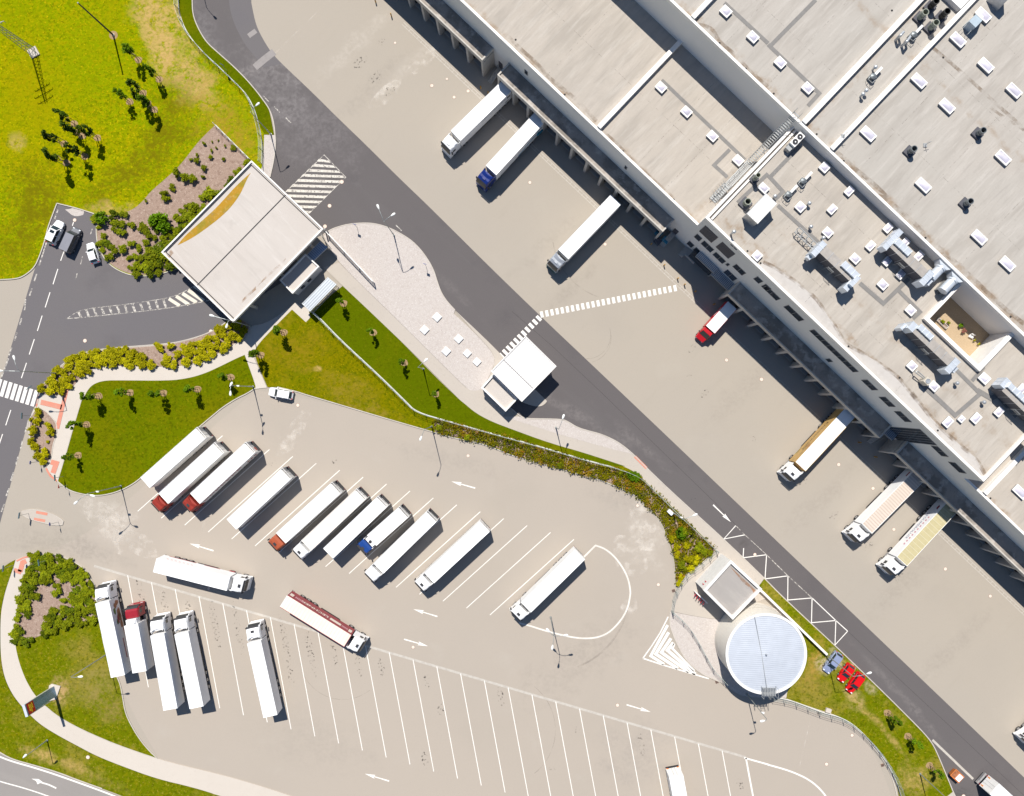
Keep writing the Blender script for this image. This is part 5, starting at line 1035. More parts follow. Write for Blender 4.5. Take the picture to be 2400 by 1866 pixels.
def wheel(o, x, y, r=.5, wd=.34):
    mb = MB(); s = 1 if y > 0 else -1; y0 = y - wd / 2
    mb.tube((x, y0, r), (x, y0 + wd, r), r, n=18)
    t = mb.build('wheel', m_tyr, o)
    mb = MB(); ye = y + s * (wd / 2 + .012); mb.tube((x, ye - s * .03, r), (x, ye, r), r * .58, n=14); mb.tube((x, ye, r), (x, ye + s * .05, r), r * .2, n=8); mb.build('rim', m_rim, t)
def trailer(o, L, roof, side, rear=None, ribs=None, recess=True, zb=1.1, top=4.0, axles=3, rail=None, skirt=True, left=None):
    hw = 1.275; mb = MB()
    rec = .42 if recess else .05
    ms = [roof, side, rear or side, m_chs, left or side]
    mb.box(-L + rec, -.001, -hw + .012, hw - .012, zb, top - .05, 1, 0)
    mb.box(-L + rec, -.02, hw - .011, hw, zb, top - .06, 4); mb.box(-L + rec, -.02, -hw, -hw + .011, zb, top - .06, 1)
    for s in (-1, 1): mb.box(-L, -.0, s * (hw - .03) - .03, s * (hw - .03) + .03, top - .049, top, 1 if rail is None else 0)
    mb.box(-.07, 0, -hw + .061, hw - .061, top - .049, top + .01, 1)
    mb.box(-L, -L + .1, -hw + .061, hw - .061, top - .12, top, 2)
    for s in (-1, 1): mb.box(-L, -L + rec - .001, s * (hw - .05) - .05, s * (hw - .05) + .05, zb, top - .05, 2)
    mb.box(-L, -L + rec - .001, -hw + .1, hw - .1, zb - .15, zb + .05, 3)
    b = mb.build('trailer_body', ms, o)
    if ribs:
        mb = MB(); n = ribs[1]
        for i in range(n): x = -L + .6 + (L - 1.0) * i / (n - 1); mb.box(x - ribs[2], x + ribs[2], -hw + .10, hw - .10, top - .052, top - .02)
        mb.build('roof_rib', ribs[0], b)
    for s in (-1, 1):
        mb = MB(); mb.box(-L + rec - .05, -L + rec - .001, min(s * .02, s * (hw - .11)), max(s * .02, s * (hw - .11)), zb + .06, top - .13); mb.tube((-L + rec - .07, s * .3, zb + .1), (-L + rec - .07, s * .3, top - .2), .025, n=5, mi=1); mb.build('rear_door', [rear or side, m_rim], o)
    mb = MB()
    for s in (-1, 1): mb.box(-L + .2, -1.0, s * .5 - .07, s * .5 + .07, .8, zb - .01)
    mb.box(-L, -L + .12, -1.2, 1.2, .5, .62); mb.box(-L + 4.0, -L + 4.2, -.5, .5, .6, .79); mb.build('trailer_chassis', m_chs, o)
    for k in range(axles):
        x = -L + 2.2 + 1.31 * k
        for s in (-1, 1): wheel(o, x, s * 1.06)
    if skirt and L > 10:
        for s in (-1, 1):
            mb = MB(); mb.box(-L + 6.2, -3.6, s * 1.2 - .02, s * 1.2 + .02, .45, zb - .02); mb.build('side_guard', m_chs, o)
    mb = MB()
    for s in (-1, 1): mb.box(-4.1, -3.95, s * .8 - .06, s * .8 + .06, .05, zb - .01)
    mb.build('landing_leg', m_chs, o)
    for s in (-1, 1): mb = MB(); mb.box(-L - .015, -L - .001, s * 1.0 - .15, s * 1.0 + .15, zb - .12, zb + .0); mb.build('tail_light', m_tail, o)
    return b
def cab(o, col, x0=.62, ln=2.28, hi=3.75, spoiler=True, hatch=1, bumper=None, rear_axle=-.9, roofc=None, visor=True):
    hw = 1.24
    def ring(x, zb, zt, wt):
        return [(x, -hw, zb), (x, -hw, zt - .5), (x, -wt, zt - .1), (x, -wt + .15, zt), (x, wt - .15, zt), (x, wt, zt - .1), (x, hw, zt - .5), (x, hw, zb)]
    xf = x0 + ln
    mb = MB()
    mb.loft([ring(x0, .95, hi - .08, 1.16), ring(x0 + .5, .95, hi, 1.15), ring(x0 + 1.25, .75, hi - .03, 1.12), ring(xf - .52, .55, hi - .28, 1.08), ring(xf - .3, .5, hi - .85, 1.16)])
    mb.loft([[(xf - .301, -hw, .5), (xf - .301, -hw, hi - 1.3), (xf - .301, hw, hi - 1.3), (xf - .301, hw, .5)], [(xf - .06, -1.18, .45), (xf - .04, -1.18, 2.15), (xf - .04, 1.18, 2.15), (xf - .06, 1.18, .45)]])
    c = mb.build('cab', col, o)
    mb = MB()
    mb.loft([[(xf - .50, -1.0, hi - .42), (xf - .50, 1.0, hi - .42), (xf - .56, 1.0, hi - .44), (xf - .56, -1.0, hi - .44)], [(xf - .02, -1.13, 2.17), (xf - .02, 1.13, 2.17), (xf - .12, 1.13, 2.15), (xf - .12, -1.13, 2.15)]])
    mb.build('windscreen', m_wind, c)
    for s in (-1, 1):
        mb = MB(); y = s * 1.245; P = [(xf - .75, y, 1.95), (xf - .75 - .75, y, 1.95), (xf - 1.5, y, 2.75), (xf - .95, y, 2.75)]
        P2 = [(p[0], p[1] - s * .04, p[2]) for p in P]
        mb.loft([P2, P]); mb.build('side_window', m_wind, c)
        mb = MB(); mb.box(xf - .62, xf - .42, s * 1.42 - .09, s * 1.42 + .09, 1.95, 2.85); mb.tube((xf - .5, s * 1.2, 2.8), (xf - .5, s * 1.42, 2.8), .03, n=5); mb.build('mirror', m_chs, c)
        mb = MB(); mb.box(xf - .06, xf - .02, s * .9 - .22, s * .9 + .22, .75, 1.0); mb.build('headlight', m_lamp, c)
    if visor: mb = MB(); mb.loft([[(xf - .46, -1.06, hi - .34), (xf - .46, 1.06, hi - .34), (xf - .5, 1.06, hi - .28), (xf - .5, -1.06, hi - .28)], [(xf - .2, -1.1, hi - .50), (xf - .2, 1.1, hi - .50), (xf - .22, 1.1, hi - .46), (xf - .22, -1.1, hi - .46)]]); mb.build('sun_visor', m_chs, c)
    if hatch:
        mb = MB(); mb.box(x0 + 1.0, x0 + 1.42, -.30, .30, hi - .06, hi + .035); mb.build('roof_hatch', m_blk if hatch == 1 else col, c)
    if spoiler:
        mb = MB(); n = 8; rows = []
        for j in range(n + 1):
            y = -1.16 + 2.32 * j / n; dip = .42 * (1 - (y / 1.16) ** 2)
            rows.append([(x0 + 1.0, y * .8, hi - .07), (x0 + .28 + dip - .33, y, hi + .22), (x0 + .25 + dip - .33, y, hi + .16), (x0 + .75, y * .8, hi - .12)])
        mb.loft(rows); mb.build('roof_spoiler', roofc or col, c)
        for s in (-1, 1): mb = MB(); mb.box(x0 - .42, x0 - .005, s * 1.2 - .03, s * 1.2 + .03, 1.1, hi - .2); mb.build('side_deflector', roofc or col, c)
    mb = MB(); mb.box(xf - .3, xf + .02, -1.23, 1.23, .32, .69); mb.build('bumper', bumper or col, c)
    mb = MB()
    for s in (-1, 1): mb.box(rear_axle - .8, xf - .4, s * .42 - .07, s * .42 + .07, .62, .88)
    mb.box(rear_axle - .4, rear_axle + .5, -.6, .6, .88, .98); mb.build('tractor_chassis', m_chs, o)
    for s in (-1, 1):
        wheel(o, xf - 1.25, s * 1.06)
        if rear_axle > -3: wheel(o, rear_axle, s * 1.02, wd=.46)
        mb = MB(); mb.box(-.25, .75, s * 1.0 - .2, s * 1.0 + .2, .45, .93); mb.build('fuel_tank', m_rim, o)
    return c
LG = 'lorries'
def place(label, rear, front, z=4.0, anchor='front', cat='lorry', name='lorry', group=LG):
    a, b = wp(rear, z), wp(front, z); rz = math.atan2(b.y - a.y, b.x - a.x)
    return thing(name, label, cat, (b.x, b.y, 0), rz, group)
def F(t, p): return q(t, *p)
def semi(label, t, rp, fp, col, roof=m_wht, side=m_side, L=13.6, t2=None, **kw):
    o = place(label, F(t, rp), F(t2 or t, fp), name='articulated_lorry')
    b = trailer(o, L, roof, side, **{k: v for k, v in kw.items() if k in ('rear', 'ribs', 'recess', 'rail', 'left')})
    c = cab(o, col, **{k: v for k, v in kw.items() if k in ('hatch', 'bumper', 'spoiler', 'hi', 'roofc')})
    return o, b, c
def alone(label, t, rp, fp, roof=m_wht, side=m_side, L=13.6, **kw):
    o = place(label, F(t, rp), F(t, fp), name='semi_trailer', cat='trailer', group='parked trailers')
    return o, trailer(o, L, roof, side, **kw)
m_drk = mat('rear_grey', (.62, .61, .59), .6, var=.1)
m_gs = mat('side_greyish', (.76, .76, .75), .5, var=.05, scale=.4)
m_ws = mat('rear_white', (.80, .785, .76), .5, var=.05)
alone('white parked trailer without a tractor beside the lawn, first in the slanted row', '20', (1675, 328), (1202, 748), side=m_ws, rear=m_ws)
semi('red cab lorry with white trailer, second in the slanted row', '20', (1822, 452), (1353, 880), m_lrd, side=m_ws, rear=m_ws, hatch=0, hi=3.5)
o, b, c = semi('red cab lorry with red lettering along its white trailer side', '20', (2078, 451), (1615, 880), m_lrd, side=m_ws, rear=m_ws)
def M_side(s, x, z):     # a plane on the trailer side s (+1 left, -1 right), text upright
    R = Matrix(((-s, 0, 0), (0, 0, -s * -1 if False else s), (0, 1, 0))).to_4x4()
    return Matrix.Translation((x, s * 1.282, z)) @ R
def patch(b, x0, x1, z0, z1, m, s, name='side_graphic', skew=0):
    y = s * 1.279; mb = MB(); mb.loft([[(x0, y - s * .004, z0), (x1, y - s * .004, z0), (x1 + skew, y - s * .004, z1), (x0 + skew, y - s * .004, z1)], [(x0, y + s * .006, z0), (x1, y + s * .006, z0), (x1 + skew, y + s * .006, z1), (x0 + skew, y + s * .006, z1)]]); return mb.build(name, m, b)
for i in range(14): patch(b, -9.6 + i * .66, -9.2 + i * .66, 2.6 - .3 * (i % 2), 3.3, m_lrd, 1, skew=.15)
for x in (-12.9, -12.0, -11.2): patch(b, x, x + .5, 1.6, 2.5, m_lrd, 1)
for x in (-13.595,):
    mb = MB(); mb.box(-13.65, -13.61, .2, .9, 2.2, 2.9); mb.build('rear_emblem', m_lrd, b)
alone('lone white trailer with dark front, between the red lorries and orange lorry', '20', (2384, 662), (1918, 1094), side=m_gs, rear=m_drk)
semi('orange red cab lorry with white trailer in the slanted row', '21', (667, 788), (205, 1208), m_org, side=m_gs, rear=m_drk, spoiler=False, hi=3.2)
semi('white lorry with cream roofed trailer in the slanted row', '21', (880, 832), (415, 1270), m_wht, roof=m_crm, side=m_ws, rear=m_ws)
alone('white trailer without a tractor, left of the blue cab lorry', '21', (1050, 902), (597, 1335), side=m_gs, rear=m_ws)
o = place('blue cab rigid lorry with short white box in the slanted row', F('21', (1232, 985)), F('21', (958, 1228)), name='box_lorry')
trailer(o, 7.9, m_wht, m_gs, rear=m_drk, axles=1, skirt=False); cab(o, m_blu, x0=1.15, ln=2.0, hi=3.1, spoiler=False, rear_axle=-6, visor=False)
mb = MB(); mb.box(.02, .75, -.95, .95, 2.6, 3.7); mb.box(.76, 1.1, -1.2, -1.1, 1.2, 3.4); mb.box(.76, 1.1, 1.1, 1.2, 1.2, 3.4); fr = mb.build('fridge_unit', m_wht, o)
mb = MB(); mb.lathe([(.30, 3.71), (.30, 3.75), (0, 3.75)], 14, (.4, 0)); mb.build('fan', m_blk, fr)
mb = MB(); mb.box(-7.5, 1.4, -.5, -.4, .6, 1.05); mb.box(-7.5, 1.4, .4, .5, .6, 1.05); mb.build('tractor_chassis', m_chs, o)
semi('white lorry with rounded cab, right of the blue cab lorry', '21', (1470, 1015), (1015, 1460), m_wht, side=m_gs, rear=m_drk, hatch=2)
semi('white lorry with black roof hatch, last of the close slanted row', '21', (1890, 1118), (1435, 1540), m_wht, side=m_gs, rear=m_ws, recess=False)
o, b, c = semi('white lorry with red cab corners parked alone inside the turning outline', '22', (552, 1355), (115, 1783), m_wht, side=m_gs, rear=m_ws, recess=False)
mb = MB(); mb.box(.6, 1.7, 1.245, 1.26, 1.0, 2.0); mb.build('side_graphic', m_crim, c); mb = MB(); mb.box(-13.5, -12.6, .1, 1.2, 4.0, 4.02); mb.build('roof_panel', m_ws, b)
# lower row, noses up
o, b, c = semi('white lorry with food pictures on its trailer side, next to the lawn', '30', (978, 708), (845, 90), m_wht, side=m_side, recess=False, hatch=2)
m_f1 = mat('print_food_brown', (.33, .13, .06), .5, var=.35, scale=3); m_f2 = mat('print_food_green', (.09, .16, .03), .5, var=.3, scale=3); m_f3 = mat('print_food_red', (.32, .04, .05), .5, var=.2)
for x, z, rx, rz, m in [(-.9, 1.9, .45, .55, m_f1), (-1.3, 2.5, .5, .5, m_f1), (-2.2, 3.0, .6, .35, m_f2), (-2.8, 1.9, .9, .5, m_f1), (-3.6, 1.75, .9, .45, m_f1), (-3.9, 2.4, .8, .3, m_f3), (-4.3, 2.75, .5, .25, m_f2), (-4.9, 1.7, .8, .4, m_f1), (-6.2, 1.4, .7, .2, m_f1)]:
    mb = MB(); n = 12; P = [(x + rx * math.cos(a) * (1 + .2 * math.sin(3 * a + x)), z + rz * math.sin(a)) for a in [6.2832 * k / n for k in range(n)]]
    mb.loft([[(p[0], -1.27, p[1]) for p in P], [(p[0], -1.287, p[1]) for p in P]]); mb.build('side_graphic', m, b)
patch(b, -13.2, -6.6, 1.25, 1.5, m_f1, -1); patch(b, -11.0, -7.4, 2.1, 2.35, m_f3, -1)
o = place('red cab rigid lorry with short white box in the lower row', F('30', (1158, 681)), F('30', (1085, 279)), name='box_lorry')
trailer(o, 8.6, m_wht, m_side, axles=2, skirt=False, recess=False); cab(o, m_crim, x0=1.0, ln=2.1, hi=3.3, spoiler=False, rear_axle=-6.6, hatch=0)
mb = MB(); mb.box(.02, .9, -.95, .95, 2.5, 3.75); fr = mb.build('fridge_unit', m_wht, o); mb = MB(); mb.tube((.2, -.6, 3.8), (.75, -.6, 3.8), .28, n=10); mb.build('fan', m_wht, fr)
mb = MB(); mb.box(-8, 1.4, -.5, -.4, .6, 1.05); mb.box(-8, 1.4, .4, .5, .6, 1.05); mb.build('tractor_chassis', m_chs, o)
semi('white lorry with sleek white cab, right of the red cab rigid lorry', '30', (1415, 992), (1302, 360), m_wht, side=m_side, recess=False, hatch=0)
o, b, c = semi('white lorry with raised roof plate, third from the lawn in lower row', '30', (1630, 970), (1502, 348), m_wht, side=m_side, recess=False, hatch=2)
mb = MB(); mb.box(-13.62, -13.5, -1.2, -.1, 1.2, 2.6); mb.build('tail_lift', m_ws, b)
semi('white lorry parked alone among empty bays of the lower row', '31', (120, 1042), (-17, 422), m_wht, side=m_side, recess=False)
o, b, c = semi('white lorry driving across the yard with a red trailer skirt', '20', (1283, 1432), (1893, 1587), m_wht, side=m_side, recess=False, hatch=1)
for x0, x1 in ((-12.6, -7.5), (-6, -3)): patch(b, x0, x1, 1.1, 1.3, m_crim, 1)
for i in range(7): patch(b, -12.4 + i * .75, -12.0 + i * .75, 2.6, 3.1, mat('print_pale_pink', (.74, .60, .60), .5, var=0), 1, skew=.2)
mb = MB(); mb.box(-1.4, -.4, 1.24, 1.3, .5, 1.0); mb.build('side_guard', m_crim, o)
o, b, c = semi('lorry with maroon trailer side and cream roof crossing the bay ends', '31', (235, 85), (762, 412), m_wht, roof=m_crm, side=m_mrn, left=m_mrn, recess=False, rear=m_ws, ribs=(m_crmr, 22, .03), spoiler=True)
text('LECHNER', 1.05, m_crm, b, M_side(1, -8.1, 2.75), xs=1.25, bold=.02); text('@', 1.0, m_pin, b, M_side(1, -5.6, 2.75))
patch(b, -4.9, -2.6, 2.35, 3.2, m_crm, 1); patch(b, -13.3, -12.6, 2.3, 3.4, m_crm, 1); patch(b, -.95, -.3, 2.3, 3.4, m_crm, 1)
for i in range(6): patch(b, -12.2 + i * .3, -12.0 + i * .3, 2.5, 3.2, m_pin, 1); patch(b, -2.4 + i * .22, -2.25 + i * .22, 2.5, 3.1, m_pin, 1)
# lorries backed onto the docks
o, b, c = semi('white lorry at the upper dock with a thin black side stripe', '01', (2062, 728), (1655, 1125), m_wht, side=m_side, recess=False, hatch=2)
patch(b, -11.2, -5.2, 3.0, 3.12, m_blk, 1); patch(b, -12.4, -11.6, 2.6, 3.2, m_blk, 1); patch(b, -12.0, -11.1, 1.6, 1.8, m_blk, 1)
for i in range(7): patch(b, -10.4 + i * .8, -10.0 + i * .8, 2.1, 2.35, m_gs, 1)
o, b, c = semi('deep blue cab lorry at the dock with a teal swoosh on its trailer', '01', (2327, 1000), (1948, 1412), m_dbl, side=m_side, recess=False, hatch=2)
sw = [(-12.2, 3.0), (-11.4, 3.5), (-10.9, 3.1), (-11.2, 2.3), (-12.2, 1.6), (-10.8, 2.2), (-9.4, 2.5), (-7.6, 2.0), (-5.8, 1.3)]
for k, (p, e) in enumerate(zip(sw, sw[1:])): mb = MB(); mb.tube((p[0], 1.28, p[1]), (e[0], 1.28, e[1]), .07 if k != 4 else .3, n=6); mb.build('side_graphic', m_tea, b)
for i in range(9): patch(b, -4.4 + i * .4, -4.15 + i * .4, 1.9, 2.3, m_gs, 1)
o, b, c = semi('silver cab lorry with green bumper at the middle dock', '12', (842, 47), (425, 482), m_slv, side=m_gs, recess=False, hatch=2, bumper=m_grn)
o, b, c = semi('white lorry with brown food print side at the right dock', '23', (672, 178), (268, 615), m_wht, side=m_brw, recess=False)
text('Knäuserwood', 1.05, mat('print_dark_brown', (.045, .028, .015), .5, var=0), b, M_side(-1, -6.3, 2.45), xs=1.15)
o, b, c = semi('white lorry with a ribbed cream container roof at the right dock', '23', (1215, 730), (820, 1130), m_wht, roof=mat('container_cream', (.66, .565, .485), .6, var=.05, scale=.4), side=m_wht, recess=False, ribs=(mat('container_rib', (.56, .465, .39), .6, var=0), 26, .12))
patch(b, -12.9, -11.9, 3.0, 3.35, m_crim, -1); patch(b, -13.3, -12.9, 1.4, 3.6, m_gs, -1)
o, b, c = semi('white lorry with a ribbed khaki trailer roof at the right dock', '23', (1505, 975), (1110, 1402), m_wht, roof=m_tan, side=m_wht, recess=False, ribs=(m_tanl, 15, .05), hatch=1)
text('GROUMEROLUSE', .85, m_nav, b, M_side(-1, -7.2, 2.0), xs=1.0)
for i in range(10): patch(b, -9.6 + i * .72, -9.25 + i * .72, 2.7, 3.1, m_pin, -1, skew=.1)
patch(b, -12.4, -11.6, 2.7, 3.2, m_crim, -1, skew=.3)
o = place('small red delivery lorry with white roof at the dock', q('12', 1835, 893), q('12', 1645, 1105), z=3.1, name='delivery_lorry')
L = 5.9; mb = MB(); mb.box(-L, 0, -1.1, 1.1, .75, 3.05, 0); mb.box(-L, 0, -1.04, 1.04, 3.051, 3.1, 1); b = mb.build('box_body', [m_vred, m_wht], o)
mb = MB()
mb.loft([[(.1, -1.0, .5), (.1, -1.0, 2.2), (.1, -.85, 2.65), (.1, .85, 2.65), (.1, 1.0, 2.2), (.1, 1.0, .5)], [(.8, -1.0, .5), (.8, -1.0, 2.1), (.8, -.82, 2.6), (.8, .82, 2.6), (.8, 1.0, 2.1), (.8, 1.0, .5)], [(1.4, -1.0, .5), (1.4, -1.0, 1.5), (1.4, -.86, 1.65), (1.4, .86, 1.65), (1.4, 1.0, 1.5), (1.4, 1.0, .5)], [(2.25, -.85, .5), (2.25, -.85, 1.1), (2.25, -.7, 1.2), (2.25, .7, 1.2), (2.25, .85, 1.1), (2.25, .85, .5)]])
c = mb.build('cab', m_vred, o)
mb = MB(); mb.loft([[(.86, -.8, 2.56), (.86, .8, 2.56), (.8, .8, 2.5), (.8, -.8, 2.5)], [(1.45, -.9, 1.68), (1.45, .9, 1.68), (1.38, .9, 1.6), (1.38, -.9, 1.6)]]); mb.build('windscreen', m_wind, c)
for s in (-1, 1):
    mb = MB(); mb.box(1.1, 1.25, s * 1.15 - .1, s * 1.15 + .1, 1.5, 1.9); mb.build('mirror', m_chs, c); mb = MB(); mb.box(.3, .95, s * 1.0 - .02, s * 1.0 + .02, 1.5, 2.0); mb.build('side_window', m_wind, c)
    mb = MB(); mb.box(2.2, 2.28, s * .6 - .15, s * .6 + .15, .85, 1.05); mb.build('headlight', m_lamp, c)
    wheel(o, 1.45, s * .86, .36, .24); wheel(o, -4.2, s * .86, .36, .3); patch(b, -4.5, -2.5, 2.0, 2.4, m_wht, s * .86)
# lorries cut by the frame
vd = Vector((172, 928)).normalized()
o, b, c = semi('white trailer lorry entering the frame at the bottom among empty bays', '32', (1362, 1537), (1362 + 172 * .66, 1537 + 928 * .66), m_wht, side=m_side, rear=m_ws, recess=False)
for s in (-1, 1): mb = MB(); mb.box(-13.62, -13.59, s * .95 - .2, s * .95 + .2, 1.15, 1.4); mb.build('marker_panel', m_amb, b)
o, b, c = semi('white trailer lorry with orange rear markers standing on the dark road', '33', (1872, 1632), (1872 + 470, 1632 + 430), m_wht, side=m_side, rear=m_ws, recess=False)
for s in (-1, 1): mb = MB(); mb.box(-13.62, -13.59, s * .95 - .12, s * .95 + .12, 1.3, 1.9); mb.build('marker_panel', m_amb, b)
mb = MB(); mb.box(-14.1, -13.7, -1.2, 1.2, .5, .9); mb.box(-14.1, -13.8, -.6, .6, .901, 1.0); mb.build('tail_lift', m_rim, b)
semi('lorry with a white cab half outside the right edge of frame', '33', (2122 + 620, 1200 - 450), (2122 + 162, 1200), m_wht, side=m_gs, recess=False)
# ---------------------------------------------------------------- cars
m_cw = mat('car_white', (.86, .86, .86), .25, var=.02); m_cg = mat('car_grey', (.13, .135, .15), .25, .5, .04); m_cb = mat('car_blue_silver', (.36, .42, .62), .25, .35, .04); m_cr = mat('car_red', (.62, .008, .012), .25, var=.03); m_cgl = mat('car_glass', (.02, .03, .035), .07, var=0, spec=.7); m_gr = mat('van_roof', (.30, .30, .33), .35, .4, .05)
def car(label, ctr, head, col, L=4.4, W=1.8, kind='hatch', sun=False, roof=None):
    a = wp(ctr, .8); b = wp((ctr[0] + head[0], ctr[1] + head[1]), .8)
    o = thing('van' if kind == 'van' else 'car', label, 'van' if kind == 'van' else 'car', (a.x, a.y, 0), math.atan2(b.y - a.y, b.x - a.x), 'parked cars')
    x = L / 2; w_ = W / 2; hb = 1.0 if kind == 'van' else .92
    def ring(xx, ww, z0, z1): return [(xx, -ww, z0), (xx, -ww * 1.0, z0 + .35), (xx, -ww * .95, z1 - .05), (xx, -ww * .82, z1), (xx, ww * .82, z1), (xx, ww * .95, z1 - .05), (xx, ww, z0 + .35), (xx, ww, z0)]
    mb = MB()
    st = [(-x, .74, .42, .72), (-x + .15, .9, .28, hb - .04), (-x + .8, 1, .22, hb), (0, 1, .22, hb), (x - 1.25, .99, .22, hb - .02), (x - .6, .93, .24, hb - .14), (x - .2, .82, .28, .70), (x, .62, .4, .60)]
    mb.loft([ring(s[0], w_ * s[1], s[2], s[3]) for s in st])
    body = mb.build('body', col, o, smooth=False)
    zr = {'hatch': 1.47, 'suv': 1.62, 'van': 1.95, 'wagon': 1.5}[kind]
    xb, xt0 = (-x + .12, -x + .55) if kind != 'sedan' else (-x + .6, -x + 1.1)
    if kind == 'van': xb, xt0 = -x + .08, -x + .25
    xf, xt1 = x - 1.15, x - 1.85
    if kind == 'van': xf, xt1 = x - .85, x - 1.45
    wt = w_ * .74 if kind != 'van' else w_ * .84
    B0 = [(xb, -w_ * .90), (xf, -w_ * .88), (xf, w_ * .88), (xb, w_ * .90)]; T0 = [(xt0, -wt), (xt1, -wt), (xt1, wt), (xt0, wt)]
    mb = MB(); mb.loft([[(*p, hb - .03) for p in B0], [(*p, zr - .05) for p in T0]]); cb = mb.build('cabin', col, o)
    mb = MB(); mb.box(xt0 - .02, xt1 + .02, -wt - .01, wt + .01, zr - .049, zr); rf = mb.build('roof', roof or col, o)
    def quad(name, P, push, par):
        P = [Vector(p) for p in P]; n = (P[1] - P[0]).cross(P[2] - P[0]).normalized() * push
        mb = MB(); mb.loft([[p - n * .5 for p in P], [p + n for p in P]]); mb.build(name, m_cgl, par)
    lerp = lambda p, q_, f: tuple(Vector(p).lerp(Vector(q_), f))
    def wall(i, j, f0, f1, g0, g1):
        a0, a1 = (*B0[i], hb), (*B0[j], hb); b0, b1 = (*T0[i], zr - .05), (*T0[j], zr - .05)
        pt = lambda f, g: lerp(lerp(a0, a1, f), lerp(b0, b1, f), g)
        return [pt(f0, g0), pt(f1, g0), pt(f1, g1), pt(f0, g1)]
    quad('windscreen', wall(1, 2, .06, .94, .08, .95), .014, cb)
    quad('rear_window', wall(3, 0, .08, .92, .15, .92), .014, cb)
    for i, j in ((0, 1), (2, 3)):
        for f0, f1 in ((.08, .5), (.54, .93)):
            if (i, j) == (2, 3): f0, f1 = 1 - f1, 1 - f0
            quad('side_window', wall(i, j, f0, f1, .12, .9), .014, cb)
    if sun: mb = MB(); mb.box(xt1 - .75, xt1 - .2, -.42, .42, zr + .001, zr + .012); mb.build('sunroof', m_cgl, rf)
    for s in (-1, 1):
        for xx in (x - .85, -x + .85):
            wheel(o, xx, s * (w_ - .1), .32, .22)
        mb = MB(); mb.box(xf - .5, xf - .35, s * (w_ + .09) - .09, s * (w_ + .09) + .09, hb - .02, hb + .14); mb.build('mirror', col, o)
        mb = MB(); mb.box(x - .28, x - .1, s * w_ * .62 - .16, s * w_ * .62 + .16, .60, .735); mb.build('headlight', m_lamp, o)
        mb = MB(); mb.box(-x + .02, -x + .13, s * w_ * .72 - .14, s * w_ * .72 + .14, .68, .9); mb.build('tail_light', m_tail, o)
    mb = MB(); mb.box(x - .1, x + .02, -w_ * .6, w_ * .6, .3, .42); mb.build('bumper', m_chs, o)
    return o
car('white estate car with dark sunroof parked against the meadow kerb', q('10', 455, 300), (92, -195), m_cw, 4.6, 1.85, 'suv', True)
car('dark grey minivan parked between the two white cars', q('10', 592, 365), (92, -200), m_cg, 4.9, 1.9, 'van', roof=m_gr)
car('small white hatchback parked by the shrub bed kerb', q('10', 766, 470), (-52, -170), m_cw, 3.9, 1.65)
car('white car parked alone by the lawn kerb of the lorry park', q('11', 205, 1635), (-180, -33), m_cw, 4.5, 1.78, 'wagon')
car('pale blue silver car parked on the grass verge', q('33', 538, 592), (-110, 150), m_cb, 4.35, 1.75, 'wagon')
car('red hatchback parked on the verge between the blue and other red car', q('33', 648, 678), (-100, 140), m_cr, 3.7, 1.65)
car('red car parked on the verge under the lamp head, furthest from tank', q('33', 725, 760), (-110, 150), m_cr, 4.2, 1.7, 'wagon')
# waste skip
o = thing('waste_skip', 'small orange waste skip half covered by a white sheet', 'skip', (*W2([q('33', 1537, 1505)])[0], 0), RZU)
m_ork = mat('skip_orange', (.60, .19, .05), .5, var=.12)
mb = MB(); mb.loft([[(-.7, -.6, .1), (.7, -.6, .1), (.7, .6, .1), (-.7, .6, .1)], [(-1.0, -.75, 1.1), (1.0, -.75, 1.1), (1.0, .75, 1.1), (-1.0, .75, 1.1)]]); mb.ribbon([(-1, -.75), (1, -.75), (1, .75), (-1, .75)], .1, 1.1, 1.18, closed=True); mb.build('tub', m_ork, o)
mb = MB(); mb.box(.0, .9, -.6, .6, 1.12, 1.26); mb.build('cover_sheet', m_wht, o); mb = MB(); mb.box(-.9, -.05, -.65, .65, 1.101, 1.12); mb.build('waste', m_f1, o)
# ---------------------------------------------------------------- lamp posts
m_pol = mat('lamp_pole', (.34, .37, .37), .45, .5, .05); m_hd = mat('lamp_head', (.78, .78, .76), .4, var=0)
def lamp(label, base, heads, h=10.4, cam_=None, dy=.0, group='lamp posts'):
    b = W2([base])[0]; o = thing('street_lamp', label, 'street lamp', (b.x, b.y, 0), 0, group)
    mb = MB(); mb.tube((0, 0, 0), (0, 0, 2.2), .12, .11, 8); mb.tube((0, 0, 2.2), (0, 0, h), .085, .055, 8); mb.tube((0, 0, 0), (0, 0, .25), .2, n=8); mb.build('pole', m_pol, o)
    for hp in heads:
        e = wp(hp, h + .35) - Vector((b.x, b.y, 0)); dxy = Vector((e.x, e.y)); ln = dxy.length; dxy.normalize()
        mb = MB(); p0 = Vector((0, 0, h - .05)); pts = [p0, Vector((*(dxy * ln * .2), h + .25)), Vector((*(dxy * ln * .5), h + .42)), Vector((*(dxy * (ln - .3)), h + .4))]
        for a, c in zip(pts, pts[1:]): mb.tube(a, c, .045, .04, 6)
        mb.build('arm', m_pol, o)
        c = dxy * ln; T = Matrix.Translation((c.x, c.y, h + .36)) @ Matrix.Rotation(math.atan2(dxy.y, dxy.x), 4, 'Z')
        mb = MB(); R = []
        for xx, ww, hh in ((-.46, .06, .05), (-.28, .13, .09), (0, .2, .12), (.25, .21, .11), (.41, .14, .07), (.48, .04, .03)):
            R.append([T @ Vector((xx, ww * math.cos(a), hh * math.sin(a))) for a in [6.2832 * k / 8 for k in range(8)]])
        mb.loft(R); mb.build('lamp_head', m_hd, o, smooth=False)
    if cam_:
        mb = MB()
        mb.box(-.05, .45, -.12, .12, h * .75, h * .75 + .25); mb.build('camera_box', m_whp, o)
    return o
